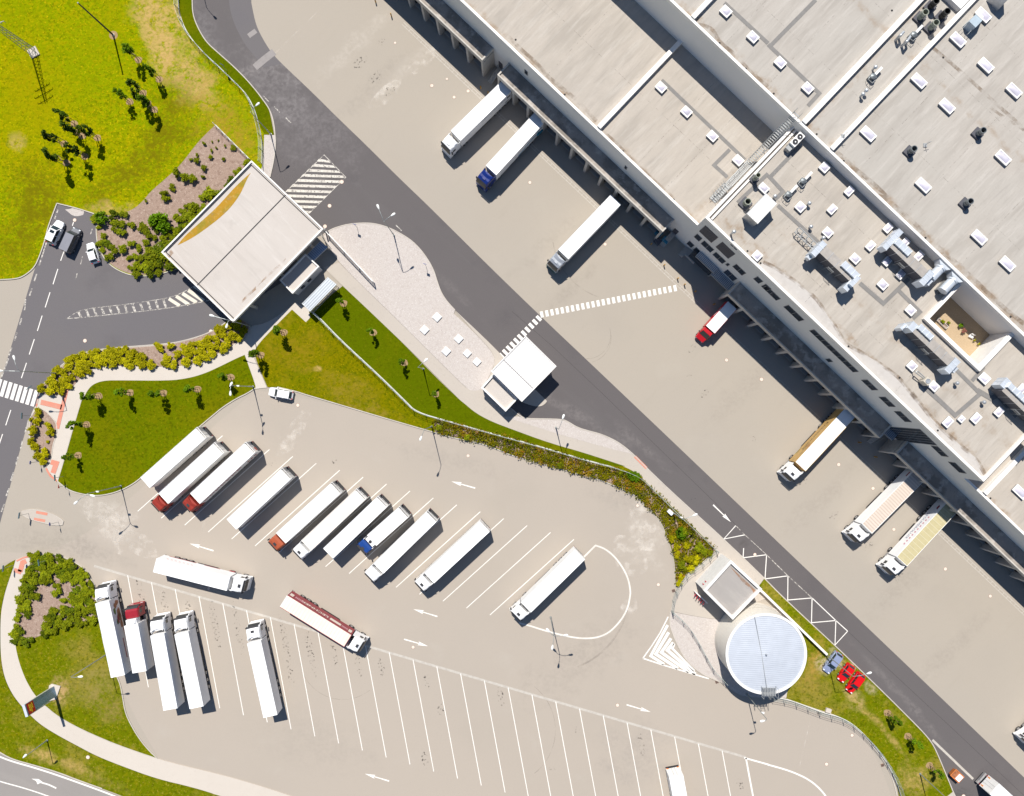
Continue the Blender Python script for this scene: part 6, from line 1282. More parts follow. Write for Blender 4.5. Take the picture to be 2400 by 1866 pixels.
lamp('lamp post at the top edge beside the curved road kerb', (463, -70), [(418, -137)])
lamp('single arm lamp post by the gravel strip near the canopy top corner', q('01', 125, 1115), [q('01', 12, 866)])
lamp('double arm lamp post on the gravel field near the road bend', q('11', 1145, 325), [q('11', 1012, 88), q('11', 1135, 153)])
lamp('short arm lamp post at the lawn edge beside the gravel hatches', q('11', 1388, 1432), [q('11', 1406, 1360)], 7.5)
lamp('lamp post in the hedge corner with its head over the lorry park', q('21', 1457, 283), [q('21', 1367, 378)], 10.6)
lamp('double arm lamp post at the round lawn corner by the entrance', q('20', 1005, 775), [q('20', 765, 855), q('20', 630, 912)], cam_=1)
lamp('double arm lamp post in the shrub bed over the left road', q('10', 482, 1468), [q('10', 116, 1340), q('10', 5, 1447)])
lamp('double arm lamp post under the lower canopy corner', q('10', 2085, 1080), [q('10', 1757, 990), q('10', 1880, 1072)])
lamp('double arm lamp post on the kerb above the white parked car', q('10', 2100, 1578), [q('10', 1910, 1632), q('10', 1915, 1560)], 10.4, cam_=1)
lamp('triple arm lamp post inside the turning outline', q('32', 320, 214), [q('32', 335, 463), q('32', 300, 325), q('32', 443, 365)])
lamp('lamp post at the foot of the round tank with bent arm', q('32', 1945, 850), [q('32', 2078, 1075)], 10.4, cam_=1)
lamp('lamp post leaning its arm over the three verge cars', q('33', 478, 520), [q('33', 838, 678)], 10.6)
lamp('lamp post at the bottom corner of the grass verge', q('33', 1257, 1510), [q('33', 1560, 1770)])
lamp('lamp post in the lower lawn beside the trailer with food pictures', q('30', 893, 517), [q('30', 665, 708)], 11)
lamp('short lamp post between footpath and access road', q('30', 395, 1232), [q('30', 205, 1366)], 6.6)
lamp('lamp post beside the gravel point with one short arm', q('22', 364, 290), [q('22', 425, 202)], 8)
lamp('lamp post with white cabinet at the hedge bend', q('22', 1328, 990), [q('22', 1517, 1015)], 8, cam_=1)
# ---------------------------------------------------------------- masts, signs, bollards
p = W2([q('00', 285, 440)])[0]
o = thing('lattice_mast', 'tall steel lattice power mast on a white concrete base', 'power mast', (p.x, p.y, 0), .5)
mb = MB(); mb.box(-.85, .85, -.85, .85, .05, .35); mb.build('concrete_base', m_kerb, o)
hm = 13.9; m_lat = mat('lattice_steel', (.28, .30, .31), .5, .4, .1)
for sx in (-1, 1):
    for sy in (-1, 1): mb = MB(); mb.tube((sx * .55, sy * .55, .3), (sx * .2, sy * .2, hm), .06, .04, 5); mb.build('leg', m_lat, o)
mb = MB(); n = 14
for i in range(n):
    z0, z1 = .4 + (hm - .6) * i / n, .4 + (hm - .6) * (i + 1) / n; r0, r1 = .55 - .35 * z0 / hm, .55 - .35 * z1 / hm
    for (ax, ay), (bx, by) in (((-1, -1), (1, -1)), ((1, -1), (1, 1)), ((1, 1), (-1, 1)), ((-1, 1), (-1, -1))): mb.tube((ax * r0, ay * r0, z0), (bx * r1, by * r1, z1), .032, n=4)
mb.build('bracing', m_lat, o)
for z, l in ((9.8, 1.5), (11.5, 1.9), (13.3, 1.5)):
    mb = MB(); mb.tube((-l, 0, z), (l, 0, z), .06, n=5); mb.tube((-l, 0, z), (0, 0, z + .6), .03, n=4); mb.tube((l, 0, z), (0, 0, z + .6), .03, n=4)
    for x in (-l, l, -l * .6, l * .6): mb.tube((x, 0, z - .45), (x, 0, z), .05, n=6)
    mb.build('crossarm', m_lat, o)
p = W2([q('00', 943, 295)])[0]
o = thing('mast', 'tall slim dark pole in a round soil patch on the meadow', 'pole', (p.x, p.y, 0))
mb = MB(); mb.tube((0, 0, 0), (0, 0, 10.8), .17, .11, 8); mb.build('pole', mat('dark_pole', (.05, .05, .06), .6, var=.05), o)
mb = MB(); mb.lathe([(.3, 0), (.3, .25), (.2, .35), (0, .35)], 10); mb.build('foot', m_kerb, o)
mb = MB(); mb.lathe([(.12, 10.81), (.12, 10.95), (0, 11.0)], 8); mb.build('cap', m_steel, o)
# sign pylon
zs = lambda x, y: (40 + x / 15.43, 1590 + y / 15.43)
ba, bb, = W2([zs(1395, 330), zs(1480, 600)]); ang = math.atan2((bb - ba).y, (bb - ba).x); c = (ba + bb) / 2
o = thing('sign_pylon', 'tall blue grey sign pylon with a red and yellow panel near its top', 'sign', (c.x - .2, c.y, 0), ang)
m_sb = mat('sign_blue', (.22, .36, .52), .35, .3, .05); m_sg = mat('sign_frame', (.62, .62, .60), .4, .2, .05); hs = 8.2; wl = 1.0
P = []
mb = MB(); mb.loft([[(-wl, -.18, .25), (wl * .9, -.18, .25), (wl * .9, .18, .25), (-wl, .18, .25)], [(-wl, -.18, 2.0), (wl * .8, -.18, 2.0), (wl * .8, .18, 2.0), (-wl, .18, 2.0)], [(-wl, -.18, hs), (wl, -.18, hs), (wl, .18, hs), (-wl, .18, hs)]]); mb.build('body', m_sb, o)
for xx in (-wl - .07, wl + .0): mb = MB(); mb.box(xx, xx + .07, -.22, .22, .3 if xx < 0 else 2.2, hs + .02); mb.build('frame', m_sg, o)
mb = MB(); mb.box(-wl - .07, wl + .07, -.23, .23, hs + .021, hs + .14); mb.build('cap', mat('sign_cap', (.66, .70, .78), .3, .2, 0), o)
for s in (-1, 1):
    mb = MB(); y = s * .185; mb.box(-wl + .05, wl - .05, min(y, y + s * .03), max(y, y + s * .03), hs - 2.0, hs - .25); pn = mb.build('panel', mat('sign_red', (.62, .02, .02), .4, var=.05), o)
    for i, (x0, x1, z0, z1) in enumerate(((-.7, .5, -.9, -.7), (-.6, .75, -1.25, -1.05), (-.75, .2, -1.6, -1.4))):
        mb = MB(); yy = s * .222; mb.box(x0, x1, min(yy, yy - s * .006), max(yy, yy - s * .006), hs + z0 - .05, hs + z1); mb.build('emblem', mat('sign_yellow', (.95, .62, .02), .4, var=.1), pn)
mb = MB(); mb.prism([Vector((p.x, p.y)) for p in W2([zs(1290, 180), zs(1600, 265), zs(1440, 740), zs(1080, 820), zs(1200, 230)])], .1, .3); mb.build('plinth', m_pave, o, True)
def sign(label, base, kind, h=2.6, face=0.0, group='road signs'):
    b = W2([base])[0]; o = thing('road_sign', label, 'road sign', (b.x, b.y, .1), face, group)
    mb = MB(); mb.tube((0, 0, 0), (0, 0, h), .035, n=6); mb.build('post', m_steel, o)
    T = Matrix.Translation((.05, 0, h - .2)) @ Matrix.Rotation(math.radians(90 - 12), 4, 'Y')
    mb = MB()
    if kind == 'round': mb.lathe([(0, 0), (.34, 0), (.34, .03), (0, .03)], 20); ms = [mat('sign_disc_blue', (.02, .06, .35), .4, var=0)]
    elif kind == 'give': mb.prism([(-.4, .25), (.4, .25), (0, -.45)], 0, .03); ms = [mat('sign_red_face', (.5, .02, .03), .4, var=0)]
    elif kind == 'box': mb.box(-.25, .25, -.55, .55, 0, .08); ms = [mat('sign_teal', (.08, .16, .20), .4, var=0)]
    else: mb.box(-.3, .3, -.3, .3, 0, .03); ms = [mat('sign_disc_blue', (.02, .06, .35), .4, var=0)]
    mb.v = [tuple(T @ Vector(p)) for p in mb.v]; pl = mb.build('plate', ms, o)
    if kind == 'give':
        mb = MB(); mb.prism([(-.26, .17), (.26, .17), (0, -.28)], .031, .036); mb.v = [tuple(T @ Vector(p)) for p in mb.v]; mb.build('face', m_whp, pl)
for l, t, p_, k, f in [('round blue sign at the tip of the small shrub bed', '20', (330, 572), 'round', 3.1), ('triangular give way sign at the lawn corner by the entrance', '20', (560, 768), 'give', 3.3), ('teal box sign on the island end nearest the road', '20', (240, 1002), 'box', 3.0), ('round blue sign on the rounded island end', '20', (488, 1072), 'round', 3.3), ('round blue sign beside the big lower shrub bed', '20', (300, 1415), 'round', 3.2), ('teal box sign inside the lower shrub bed edge', '20', (400, 1385), 'box', 3.3), ('thin sign at the lawn edge above the entrance', '20', (530, 695), 'box', 3.2), ('thin sign mast at the top of the gravel field', '11', (840, 262), 'square', 1.2), ('thin sign mast at the right edge of the gravel field', '11', (1412, 585), 'square', 1.2), ('small sign on the grass strip near the top kerb', '00', (1885, 590), 'square', 1.0), ('small dark sign post by the left pedestrian crossing', '10', (318, 1592), 'box', 2.2), ('slim sign post standing at the left road kerb', '20', (262, 190), 'box', 3.1), ('slim sign post on outer lawn tip left of the lower path', '20', (110, 1432), 'box', 3.1)]:
    sign(l, q(t, *p_), k, face=f)
m_bol = mat('bollard_yellow', (.52, .27, .02), .5, var=.1)
for i, (l, t, p_) in enumerate([('yellow bollard in the top dock shadow', '01', (1123, 135)), ('yellow bollard beside the first dock steps', '01', (1863, 735)), ('white topped bollard at the corner of the upper white lorry', '01', (1925, 780)), ('yellow bollard in the middle dock shadow near its end', '12', (1150, 400)), ('dark bollard on the sunlit strip, left of three', '12', (1258, 575)), ('dark bollard on the sunlit strip, middle of three', '12', (1370, 685)), ('dark bollard on the sunlit strip, right of three', '12', (1427, 735)), ('yellow bollard in the entrance shadow near the drain', '12', (1515, 792)), ('yellow bollard beside the small red lorry', '12', (1670, 897)), ('yellow bollard in the right dock shadow, left one', '23', (750, 412)), ('yellow bollard in the right dock shadow, right one', '23', (882, 532)), ('dark bollard at the upper yard edge near the first dock', '01', (993, 20))]):
    b = W2([q(t, *p_)])[0]; o = thing('bollard', l, 'bollard', (b.x, b.y, 0), 0, 'dock bollards')
    mb = MB(); mb.tube((0, 0, 0), (0, 0, 1.0), .11, n=10); mb.lathe([(.11, 1.0), (.08, 1.06), (0, 1.08)], 10); mb.build('post', m_bol, o)
    mb = MB(); mb.lathe([(.118, .72), (.118, .86)], 10); mb.build('band', m_blk, o)
# manholes and inspection hatches
m_man = gmat('manhole_concrete', (.74, .63, .54), [(2, .4, .7, (.52, .42, .35), .5)], .85); m_manr = mat('manhole_ring', (.27, .17, .13), .8, var=.1)
MH = [('01', 1153, 355, 11, 0, 'upper dock apron, nearest the dark notch'), ('01', 1583, 655, 11, .01, 'upper dock apron below the first dock row'), ('01', 1457, 710, 16, 0, 'upper dock apron, leftmost of the four by the white lorry'), ('01', 1758, 755, 15, 0, 'upper dock apron close to the drain by the white lorry'), ('01', 1642, 806, 14, 0, 'upper dock apron, lowest of the four by the white lorry'), ('01', 711, 1508, 18, .02, 'right corner of the gate hatching'), ('11', 610, 80, 17, .02, 'dark road beside the canopy top right edge'), ('11', 572, 250, 17, .02, 'dark road at the canopy right corner'), ('02', 148, 1513, 15, 0, 'apron between the blue and silver cab lorries'), ('12', 772, 398, 15, 0, 'apron right of the silver cab lorry'), ('12', 1778, 1358, 16, 0, 'apron below the small red lorry'), ('12', 2068, 1518, 17, 0, 'apron left of the brown print lorry, far along the dock'), ('23', 586, 597, 16, 0, 'apron between brown print lorry and drain'), ('23', 870, 795, 15, 0, 'apron left of the cream container lorry'), ('23', 1043, 1135, 15, 0, 'apron between the two ribbed roof lorries'), ('23', 1470, 1463, 16, 0, 'apron right of the khaki roof lorry'), ('33', 1842, 40, 15, 0, 'apron at the far right drain'), ('10', 620, 198, 16, .02, 'parking strip behind the grey minivan'), ('10', 705, 1198, 17, .02, 'entry road left of centre near the shrub bed'), ('10', 1748, 1120, 17, .02, 'entry road by the shrub bed under the canopy lamp'), ('21', 347, 106, 16, 0, 'lorry park beside the lone white car'), ('21', 1758, 525, 15, 0, 'lorry park below the long hedge'), ('22', 1040, 938, 14, 0, 'lorry park at the hedge bend'), ('22', 1213, 1593, 15, 0, 'lorry park left of the pump house fence'), ('22', 2013, 1343, 14, .02, 'zigzag marking on the dark road'), ('31', 1302, 463, 15, 0, 'lorry park beside the rightward arrow'), ('32', 874, 944, 16, 0, 'lorry park left of the arrow below the tank'), ('33', 697, 1193, 15, 0, 'lorry park by the curved right fence'), ('33', 485, 1433, 16, 0, 'lorry park inside the lower right corner outline'), ('33', 1620, 1698, 17, .02, 'dark road at the bottom right edge'), ('30', 732, 1372, 17, .13, 'grass between the footpath and access road'), ('20', 1730, 1625, 14, 0, 'shadow of the crossing white lorry')]
for t, x, y, r, z, where in MH:
    p = W2([q(t, x, y)])[0]; r = r / 3.5367 / K
    o = thing('manhole_cover', 'round manhole cover, ' + where, 'manhole cover', (p.x, p.y, z), 0, 'manhole covers')
    mb = MB(); mb.lathe([(r, 0), (r, .024), (r * .86, .024)], 18); mb.build('ring', m_manr, o); mb = MB(); mb.lathe([(r * .86, .02), (0, .022)], 18); mb.build('lid', m_man, o)
m_hat = mat('hatch_white', (.70, .71, .72), .5, var=.04)
for l, x, y, s in [('topmost of the two upper left hatches', 1502, 1003, 1.07), ('leftmost of the hatches', 1398, 1108, 1.07), ('upper one of the middle pair', 1680, 1182, 1.07), ('left one of the lower group', 1577, 1285, 1.07), ('small one between the middle pair and pavilion', 1752, 1302, .98), ('one nearest the pavilion', 1832, 1373, .98)]:
    p = W2([q('11', x, y)])[0]; o = thing('inspection_hatch', 'square white hatch on the gravel field, ' + l, 'hatch', (p.x, p.y, .1), RZU, 'gravel field hatches')
    mb = MB(); h_ = s * .58; mb.box(-h_, h_, -h_, h_, 0, .22); mb.build('frame', m_kerb, o); mb = MB(); mb.box(-h_ - .03, h_ + .03, -h_ - .03, h_ + .03, .221, .27); mb.box(-.12, .12, -h_ + .08, -h_ + .14, .271, .3); mb.build('lid', m_hat, o)
for l, t, x, y in [('brown drain box at the hedge tip kerb', '22', 1338, 1642), ('brown drain box below the gravel by the tank', '32', 1697, 750), ('brown drain box under the right fence', '33', 418, 1005), ('orange cone like kerb box beside the lower right fence', '33', 948, 1440)]:
    p = W2([q(t, x, y)])[0]; o = thing('drain_box', l, 'drain box', (p.x, p.y, 0), .3)
    mb = MB(); mb.box(-.28, .28, -.25, .25, 0, .12); mb.build('frame', m_manr, o); mb = MB()
    for i in range(5): mb.box(-.22 + i * .1, -.16 + i * .1, -.2, .2, .121, .14)
    mb.build('grate', m_chs, o)
o = thing('cabinet', 'white electric cabinet at the hedge bend lamp post', 'cabinet', (*W2([q('22', 1302, 985)])[0], 0), RZU); mb = MB(); mb.box(-.5, .5, -.3, .3, 0, 1.2); mb.build('housing', m_whp, o); mb = MB(); mb.box(-.55, .55, -.35, .35, 1.201, 1.26); mb.build('lid', m_hat, o)
o = thing('cabinet', 'low beige cabinet on the grass inside the right fence', 'cabinet', (*W2([q('33', 492, 980)])[0], 0), -.3); mb = MB(); mb.box(-.45, .45, -.35, .35, 0, .5); mb.build('housing', m_pave, o); mb = MB(); mb.box(-.5, .5, -.4, .4, .501, .56); mb.build('lid', m_pave, o)
o = thing('rubbish_pile', 'small cluster of containers in the shade below the middle dock end', 'pallet stack', (*W2([q('12', 1235, 345)])[0], 0), RZU)
for x, y, h_, m in ((-.9, .2, 1.0, m_tea), (.9, .1, .9, m_tea), (0, -1.0, .7, m_louv)):
    mb = MB(); mb.box(x - .6, x + .6, y - .5, y + .5, 0, h_); mb.build('container', m, o)
# ---------------------------------------------------------------- fences
m_fn = mat('fence_green_grey', (.40, .44, .42), .5, .2, .05); m_pl = mat('fence_plinth', (.66, .65, .61), .8, var=.1)
def fence(label, pts, h=2.0, step=2.6, plinth=.22, name='fence', cat='fence', brace=False):
    P = smooth(W2(pts), closed=False); c = P[0]; o = thing(name, label, cat, (c.x, c.y, .1))
    seg = []; d_ = 0; posts = [P[0]]; acc = 0
    for a, b in zip(P, P[1:]):
        l = (b - a).length; s = step - acc
        while s <= l: posts.append(a.lerp(b, s / l)); s += step
        acc = (acc + l) % step
    posts.append(P[-1])
    R = [p - c for p in P]
    if plinth: mb = MB(); mb.ribbon(R, plinth, 0, .16); mb.build('plinth', m_pl, o)
    mb = MB()
    for z in (.22, .8, 1.4, h - .04): mb.ribbon(R, .03, z, z + .035)
    for a, b in zip(R, R[1:]):
        n = max(1, int((b - a).length / .25))
        for i in range(n): p = a.lerp(b, i / n); mb.tube((p.x, p.y, .2), (p.x, p.y, h), .008, n=3, cap=False)
    mb.build('mesh_panel', m_fn, o)
    pm = MB(); pm.box(-.04, .04, -.04, .04, 0, h + .12); me = pm.mesh('fence_post', m_fn)
    bm_ = MB(); bm_.tube((0, 0, h * .85), (.5, -.5, 0), .03, n=4); bme = bm_.mesh('brace', m_fn)
    for p in posts[:95]:
        ob = link('post', me, o); ob.location = (p.x - c.x, p.y - c.y, 0)
        if brace: ob = link('brace', bme, o); ob.location = (p.x - c.x, p.y - c.y, 0)
fence('wire mesh fence along the grass strip beside the top left road', Q('00', [(1478, -150), (1480, 60), (1500, 150), (1540, 250), (1600, 340), (1690, 440), (1760, 510), (1850, 590), (1940, 680), (2030, 765), (2085, 850), (2122, 940)], '01', [(20, 1020), (40, 1100), (55, 1200), (50, 1360)]), plinth=.14)
fence('long wire mesh fence with white plinth crossing the middle lawn and hedge', Q('11', [(460, 955), (520, 1000), (700, 1190), (1000, 1465), (1240, 1700)], '21', [(1330, 165), (1600, 240), (1900, 325), (2122, 385)], '22', [(300, 468), (600, 558), (840, 620)]))
fence('wire mesh fence behind the hedge beside the pavement', Q('22', [(845, 620), (1050, 690), (1200, 840), (1400, 1035), (1540, 1165), (1688, 1308)]), plinth=0, brace=True)
fence('short braced wire fence from the hedge tip to the tank gravel', Q('22', [(1690, 1305), (1560, 1425), (1440, 1495), (1365, 1615)], '32', [(1330, 60), (1320, 165)]), plinth=0, step=1.8, brace=True)
fence('wire fence curving through the gravel to the round tank', Q('32', [(1322, 160), (1450, 270), (1530, 400), (1600, 530), (1660, 640), (1760, 740)]), plinth=0, brace=True)
fence('curved wire mesh fence with stone plinth around the lower right verge', Q('33', [(20, 870), (150, 893), (250, 925), (350, 965), (470, 1010), (580, 1035), (680, 1085), (770, 1160), (860, 1255), (935, 1350), (1000, 1450), (1055, 1560), (1100, 1700), (1140, 1850)]), plinth=.16, step=2.3, brace=True)
fence('white bed edging fence at the top of the mulch bed', Q('00', [(1787, 1038), (2078, 1330)]), h=1.1, step=1.6, plinth=.16, name='railing')
a, b = W2([q('11', 600, 312)])[0], W2([q('11', 983, 720)])[0]
o = thing('sliding_gate', 'long sliding gate of white bars standing open beside the gravel', 'gate', (a.x, a.y, .1), math.atan2((b - a).y, (b - a).x)); ln = (b - a).length
mb = MB(); mb.box(0, ln, -.06, .06, 1.75, 1.9, 0); mb.box(0, ln, -.06, .06, .15, .3); mb.box(-.05, .07, -.06, .06, 0, 1.749); mb.box(ln - .07, ln + .05, -.06, .06, 0, 1.749)
for i in range(1, 3): mb.box(ln * i / 3 - .05, ln * i / 3 + .05, -.05, .05, .301, 1.749)
mb.build('frame', m_whp, o)
mb = MB()
for i in range(int(ln / .16)): mb.box(.1 + i * .16, .13 + i * .16, -.02, .02, .3, 1.75)
mb.build('bars', m_steel, o)
mb = MB(); mb.box(-.4, -.2, -.3, -.1, 0, 2.3); mb.box(-.4, -.2, .1, .3, 0, 2.3); mb.tube((-.3, -.2, 2.3), (-.3, .2, 2.3), .05, n=5); mb.build('guide_post', m_steel, o)
mb = MB()
for x0, y0, x1, y1 in ((590, 390, 560, 330), (640, 450, 600, 400)):
    A_, B_ = W2([q('11', x0, y0), q('11', x1, y1)]); mb.ribbon([A_, B_], .05, 1.0, 2.0)
o2 = tag(mb.build('turnstile', m_steel), 'steel turnstile bars beside the blue roofed shelter', 'turnstile')
# ---------------------------------------------------------------- trees
m_bark = mat('bark', (.11, .08, .055), .9, var=.2); m_stk = mat('stake_wood', (.26, .17, .10), .85, var=.15)
m_leaf = leafmat('tree_leaf', (.025, .05, .004), (.06, .10, .006), (.12, .15, .008))
m_leaf2 = leafmat('tree_leaf_bright', (.06, .12, .003), (.12, .20, .005), (.20, .27, .008))
def leaves(n, f, size, seed):
    r = random.Random(seed); mb = MB()
    for _ in range(n):
        p = f(r)
        s = size * r.uniform(.6, 1.3); ax = Vector((r.gauss(0, .6), r.gauss(0, .6), abs(r.gauss(0, .7)) + .45)).normalized(); u_ = ax.orthogonal().normalized(); v_ = ax.cross(u_)
        mb.face([p - u_ * s, p + v_ * s * .55, p + u_ * s, p - v_ * s * .55])
    return mb
def crown_fn(cl):
    def f(r):
        c, rad = r.choice(cl); d_ = Vector((r.gauss(0, 1), r.gauss(0, 1), r.gauss(0, 1))).normalized()
        return Vector(c) + d_ * rad * (r.random() ** .45)
    return f
def core(mb, c, r):     # inner shell in leaf colour, added to brighten gaps between leaves
    for j in range(4):
        for k in range(7):
            P = []
            for jj, kk in ((j, k), (j, k + 1), (j + 1, k + 1), (j + 1, k)):
                th, ph = math.pi * jj / 4, 6.2832 * kk / 7; w_ = r * (.85 + .3 * math.sin(jj * 2.1 + (kk % 7) * 1.7 + r * 9)); P.append((c[0] + w_ * math.sin(th) * math.cos(ph), c[1] + w_ * math.sin(th) * math.sin(ph), c[2] + w_ * math.cos(th)))
            mb.face(P)
TR = []
for s in range(4):
    r = random.Random(s + 40); cl = []
    for i in range(11):
        z = 2.4 + 3.0 * i / 10; rad = (.80 if s != 3 else .66) * math.sin(math.pi * (.18 + .72 * i / 10)); a = r.uniform(0, 6.28)
        cl.append(((rad * .75 * math.cos(a), rad * .75 * math.sin(a), z + r.uniform(-.2, .2)), r.uniform(.26, .44)))
    lm = leaves(640, crown_fn(cl), .16, s)
    for c, rad in cl: core(lm, c, rad * .55)
    cr = lm.mesh('crown', m_leaf)
    mb = MB(); mb.tube((0, 0, 0), (.03, .02, 2.4), .06, .045, 7); mb.tube((.03, .02, 2.4), (0, 0, 5.0), .045, .012, 6)
    for c, rad in cl[::2]: mb.tube((.02, .01, c[2] - .7), c, .025, .008, 5)
    lb = cr.copy(); lb.materials.clear(); lb.materials.append(m_leaf2)
    TR.append((mb.mesh('trunk', m_bark), cr, lb))
sm_ = MB(); sm_.tube((0, 0, 0), (0, 0, 2.0), .045, n=6); STK = sm_.mesh('support_stake', m_stk)
rb = MB()
for k in range(3):
    a0, a1 = k * 2.094, (k + 1) * 2.094; rb.tube((.5 * math.cos(a0), .5 * math.sin(a0), 1.85), (.5 * math.cos(a1), .5 * math.sin(a1), 1.85), .04, n=5)
RBM = rb.mesh('cross_rail', m_stk)
def tree(label, base, k=0, sc=1.0, rz=0, soil=True, stakes=True):
    b = W2([base])[0]; o = thing('young_tree', label, 'tree', (b.x, b.y, .1), rz, 'young staked trees'); o.scale = (sc,) * 3
    t, c, c2 = TR[k % 4]; link('trunk', t, o); link('crown', c if 4 <= k < 12 else c2, o)
    if stakes:
        for j in range(3): ob = link('support_stake', STK, o); ob.location = (.5 * math.cos(j * 2.094), .5 * math.sin(j * 2.094), 0)
        link('cross_rail', RBM, o)
    if soil:
        mb = MB(); mb.sheet([(b.x + .68 * math.cos(a) * (1 + .12 * math.sin(3 * a + rz)), b.y + .68 * math.sin(a) * (1 + .12 * math.cos(2 * a))) for a in [6.2832 * i / 16 for i in range(16)]], .128); struct('soil_patch', mb, m_soil)
TL = [('topmost tree of the upper meadow group, right of the dark pole', '00', 1150, 500, 1.0), ('right tree of the upper meadow group beside dry grass', '00', 1322, 660, .95), ('left tree of the upper meadow group with pale soil ring', '00', 1078, 845, .9), ('lowest tree of the upper meadow group with pale soil ring', '00', 1282, 912, 1.05), ('leafy tree in the middle of the upper meadow group, upper one', '00', 1190, 775, 1.0), ('leafy tree in the middle of the upper meadow group, lower one', '00', 1225, 860, 1.0),
      ('topmost tree of the lower meadow group', '00', 617, 1028, 1.05), ('inner tree of the lower meadow group, below the topmost', '00', 684, 1128, 1.1), ('right tree of the lower meadow group with pale soil ring', '00', 812, 1145, 1.05), ('left tree of the lower meadow group', '00', 535, 1195, 1.1), ('lower right tree of the lower meadow group', '00', 706, 1300, 1.1), ('lowest tree of the lower meadow group with the longest shadow', '00', 553, 1352, 1.2),
      ('first tree of the lawn row, beside the path bend', '10', 822, 1655, 1.0), ('second tree from the left in the lawn row', '10', 1082, 1628, .9), ('third tree from the left in the lawn row', '10', 1358, 1632, .95), ('fourth tree from the left in the lawn row', '10', 1640, 1600, .95), ('last tree of the lawn row, nearest the short path', '10', 1915, 1500, .9), ('tree at the lawn left edge beside the footpath', '20', 722, 265, 1.0), ('lowest tree at the lawn left edge near the entrance', '20', 652, 520, .8),
      ('tree beside the bicycle shelter', '11', 728, 890, .8), ('tree on the lawn right of the short path', '11', 232, 1130, .95), ('second tree of the narrow lawn below the shelter', '11', 972, 1130, .75), ('third tree of the narrow lawn, left of the lamp post', '11', 1230, 1380, .75), ('last tree of the narrow lawn, right of the lamp post shadow', '11', 1490, 1640, .7), ('tree at the lawn corner touching the short path', '11', 42, 1318, 1.0),
      ('upper tree on the right verge below the red cars', '33', 985, 1005, .85), ('middle tree on the right verge', '33', 1155, 1198, .85), ('lowest tree on the right verge by the dark road', '33', 1337, 1440, .8)]
for i, (l, t, x, y, s) in enumerate(TL): tree(l, q(t, x, y), i, s, i * 1.3)
p = W2([q('00', 943, 295)])[0]
mb = MB(); mb.sheet([(p.x + .8 * math.cos(a), p.y + .8 * math.sin(a)) for a in [6.2832 * i / 16 for i in range(16)]], .128); struct('soil_patch', mb, m_soil)
# ---------------------------------------------------------------- shrubs
m_ly = leafmat('leaf_yellow_green', (.20, .20, .002), (.38, .33, .003), (.52, .43, .006)); m_lg = leafmat('leaf_green', (.10, .13, .003), (.20, .22, .004), (.34, .30, .006)); m_lo = leafmat('leaf_orange_green', (.07, .08, .005), (.15, .14, .008), (.30, .16, .015)); m_lb = leafmat('leaf_bright', (.06, .13, .002), (.12, .22, .004), (.20, .30, .008))
def shrubmesh(name, m, seed, n=340, flat=.75, sz=.13):
    r = random.Random(seed); cl = []
    for i in range(9):
        a = r.uniform(0, 6.28); rr = r.uniform(.1, .68); cl.append(((rr * math.cos(a), rr * math.sin(a), .5 + .35 * (1 - rr) + r.uniform(-.1, .15)), r.uniform(.28, .42)))
    mb = leaves(n, crown_fn(cl), sz, seed)
    for c, rad in cl: core(mb, c, rad * .8)
    mb.v = [(v[0], v[1], max(.02, v[2] * flat)) for v in mb.v]
    return mb.mesh('foliage', m)
m_ld = leafmat('leaf_dark_green', (.055, .085, .003), (.12, .15, .004), (.22, .22, .006))
SHM = {k: [shrubmesh('foliage', m, 100 + 10 * i + j) for j in range(4)] for i, (k, m) in enumerate((('y', m_ly), ('g', m_lg), ('o', m_lo), ('b', m_lb), ('d', m_ld)))}
st = MB()
for k in range(4): st.tube((0, 0, 0), (.3 * math.cos(k * 1.6), .3 * math.sin(k * 1.6), .5), .02, n=4)
STM = st.mesh('stem', m_bark)
def shrub(xy, s, kind, label, group, h=1.0, rng=random):
    o = thing('shrub', label, 'shrub', (xy[0], xy[1], .11), rng.uniform(0, 6.28), group); o.scale = (s, s, s * h)
    link('foliage', rng.choice(SHM[kind]), o); link('stem', STM, o)
def inside(p, poly):
    c = False; n = len(poly)
    for i in range(n):
        a, b = poly[i], poly[i - 1]
        if (a.y > p.y) != (b.y > p.y) and p.x < (b.x - a.x) * (p.y - a.y) / (b.y - a.y) + a.x: c = not c
    return c
def scatter(poly, r0, seed, tries=6000, margin=0, dens=None):
    poly = [Vector(p) for p in poly]; xs = [p.x for p in poly]; ys = [p.y for p in poly]; rg = random.Random(seed); out = []
    for _ in range(tries):
        p = Vector((rg.uniform(min(xs), max(xs)), rg.uniform(min(ys), max(ys))))
        if not inside(p, poly) or any((p - o_[0]).length < r0 * .85 * (1 + .0) for o_ in out): continue
        if dens and rg.random() > dens(p): continue
        out.append((p, rg))
    return [o_[0] for o_ in out]
def near(t, pts, rad):
    C = [(W2([q(t, x, y)])[0], r * rad) for x, y, r in pts]
    return lambda p: 0.0 if any((p - c).length < r for c, r in C) else 1.0
rg = random.Random(5)
bed2a = Q('10', [(470, 1440), (600, 1350), (800, 1290), (1080, 1262), (1290, 1380), (1280, 1400), (1150, 1400), (900, 1395), (790, 1405), (690, 1480), (600, 1580), (550, 1620), (460, 1640), (350, 1630), (370, 1570)])
bed2b = Q('10', [(1340, 1390), (1400, 1330), (1520, 1290), (1560, 1215), (1640, 1235), (1700, 1210), (1760, 1160), (1860, 1090), (1960, 1050), (2050, 1090), (2000, 1175), (1890, 1245), (1790, 1305), (1670, 1360), (1550, 1395), (1420, 1400)])
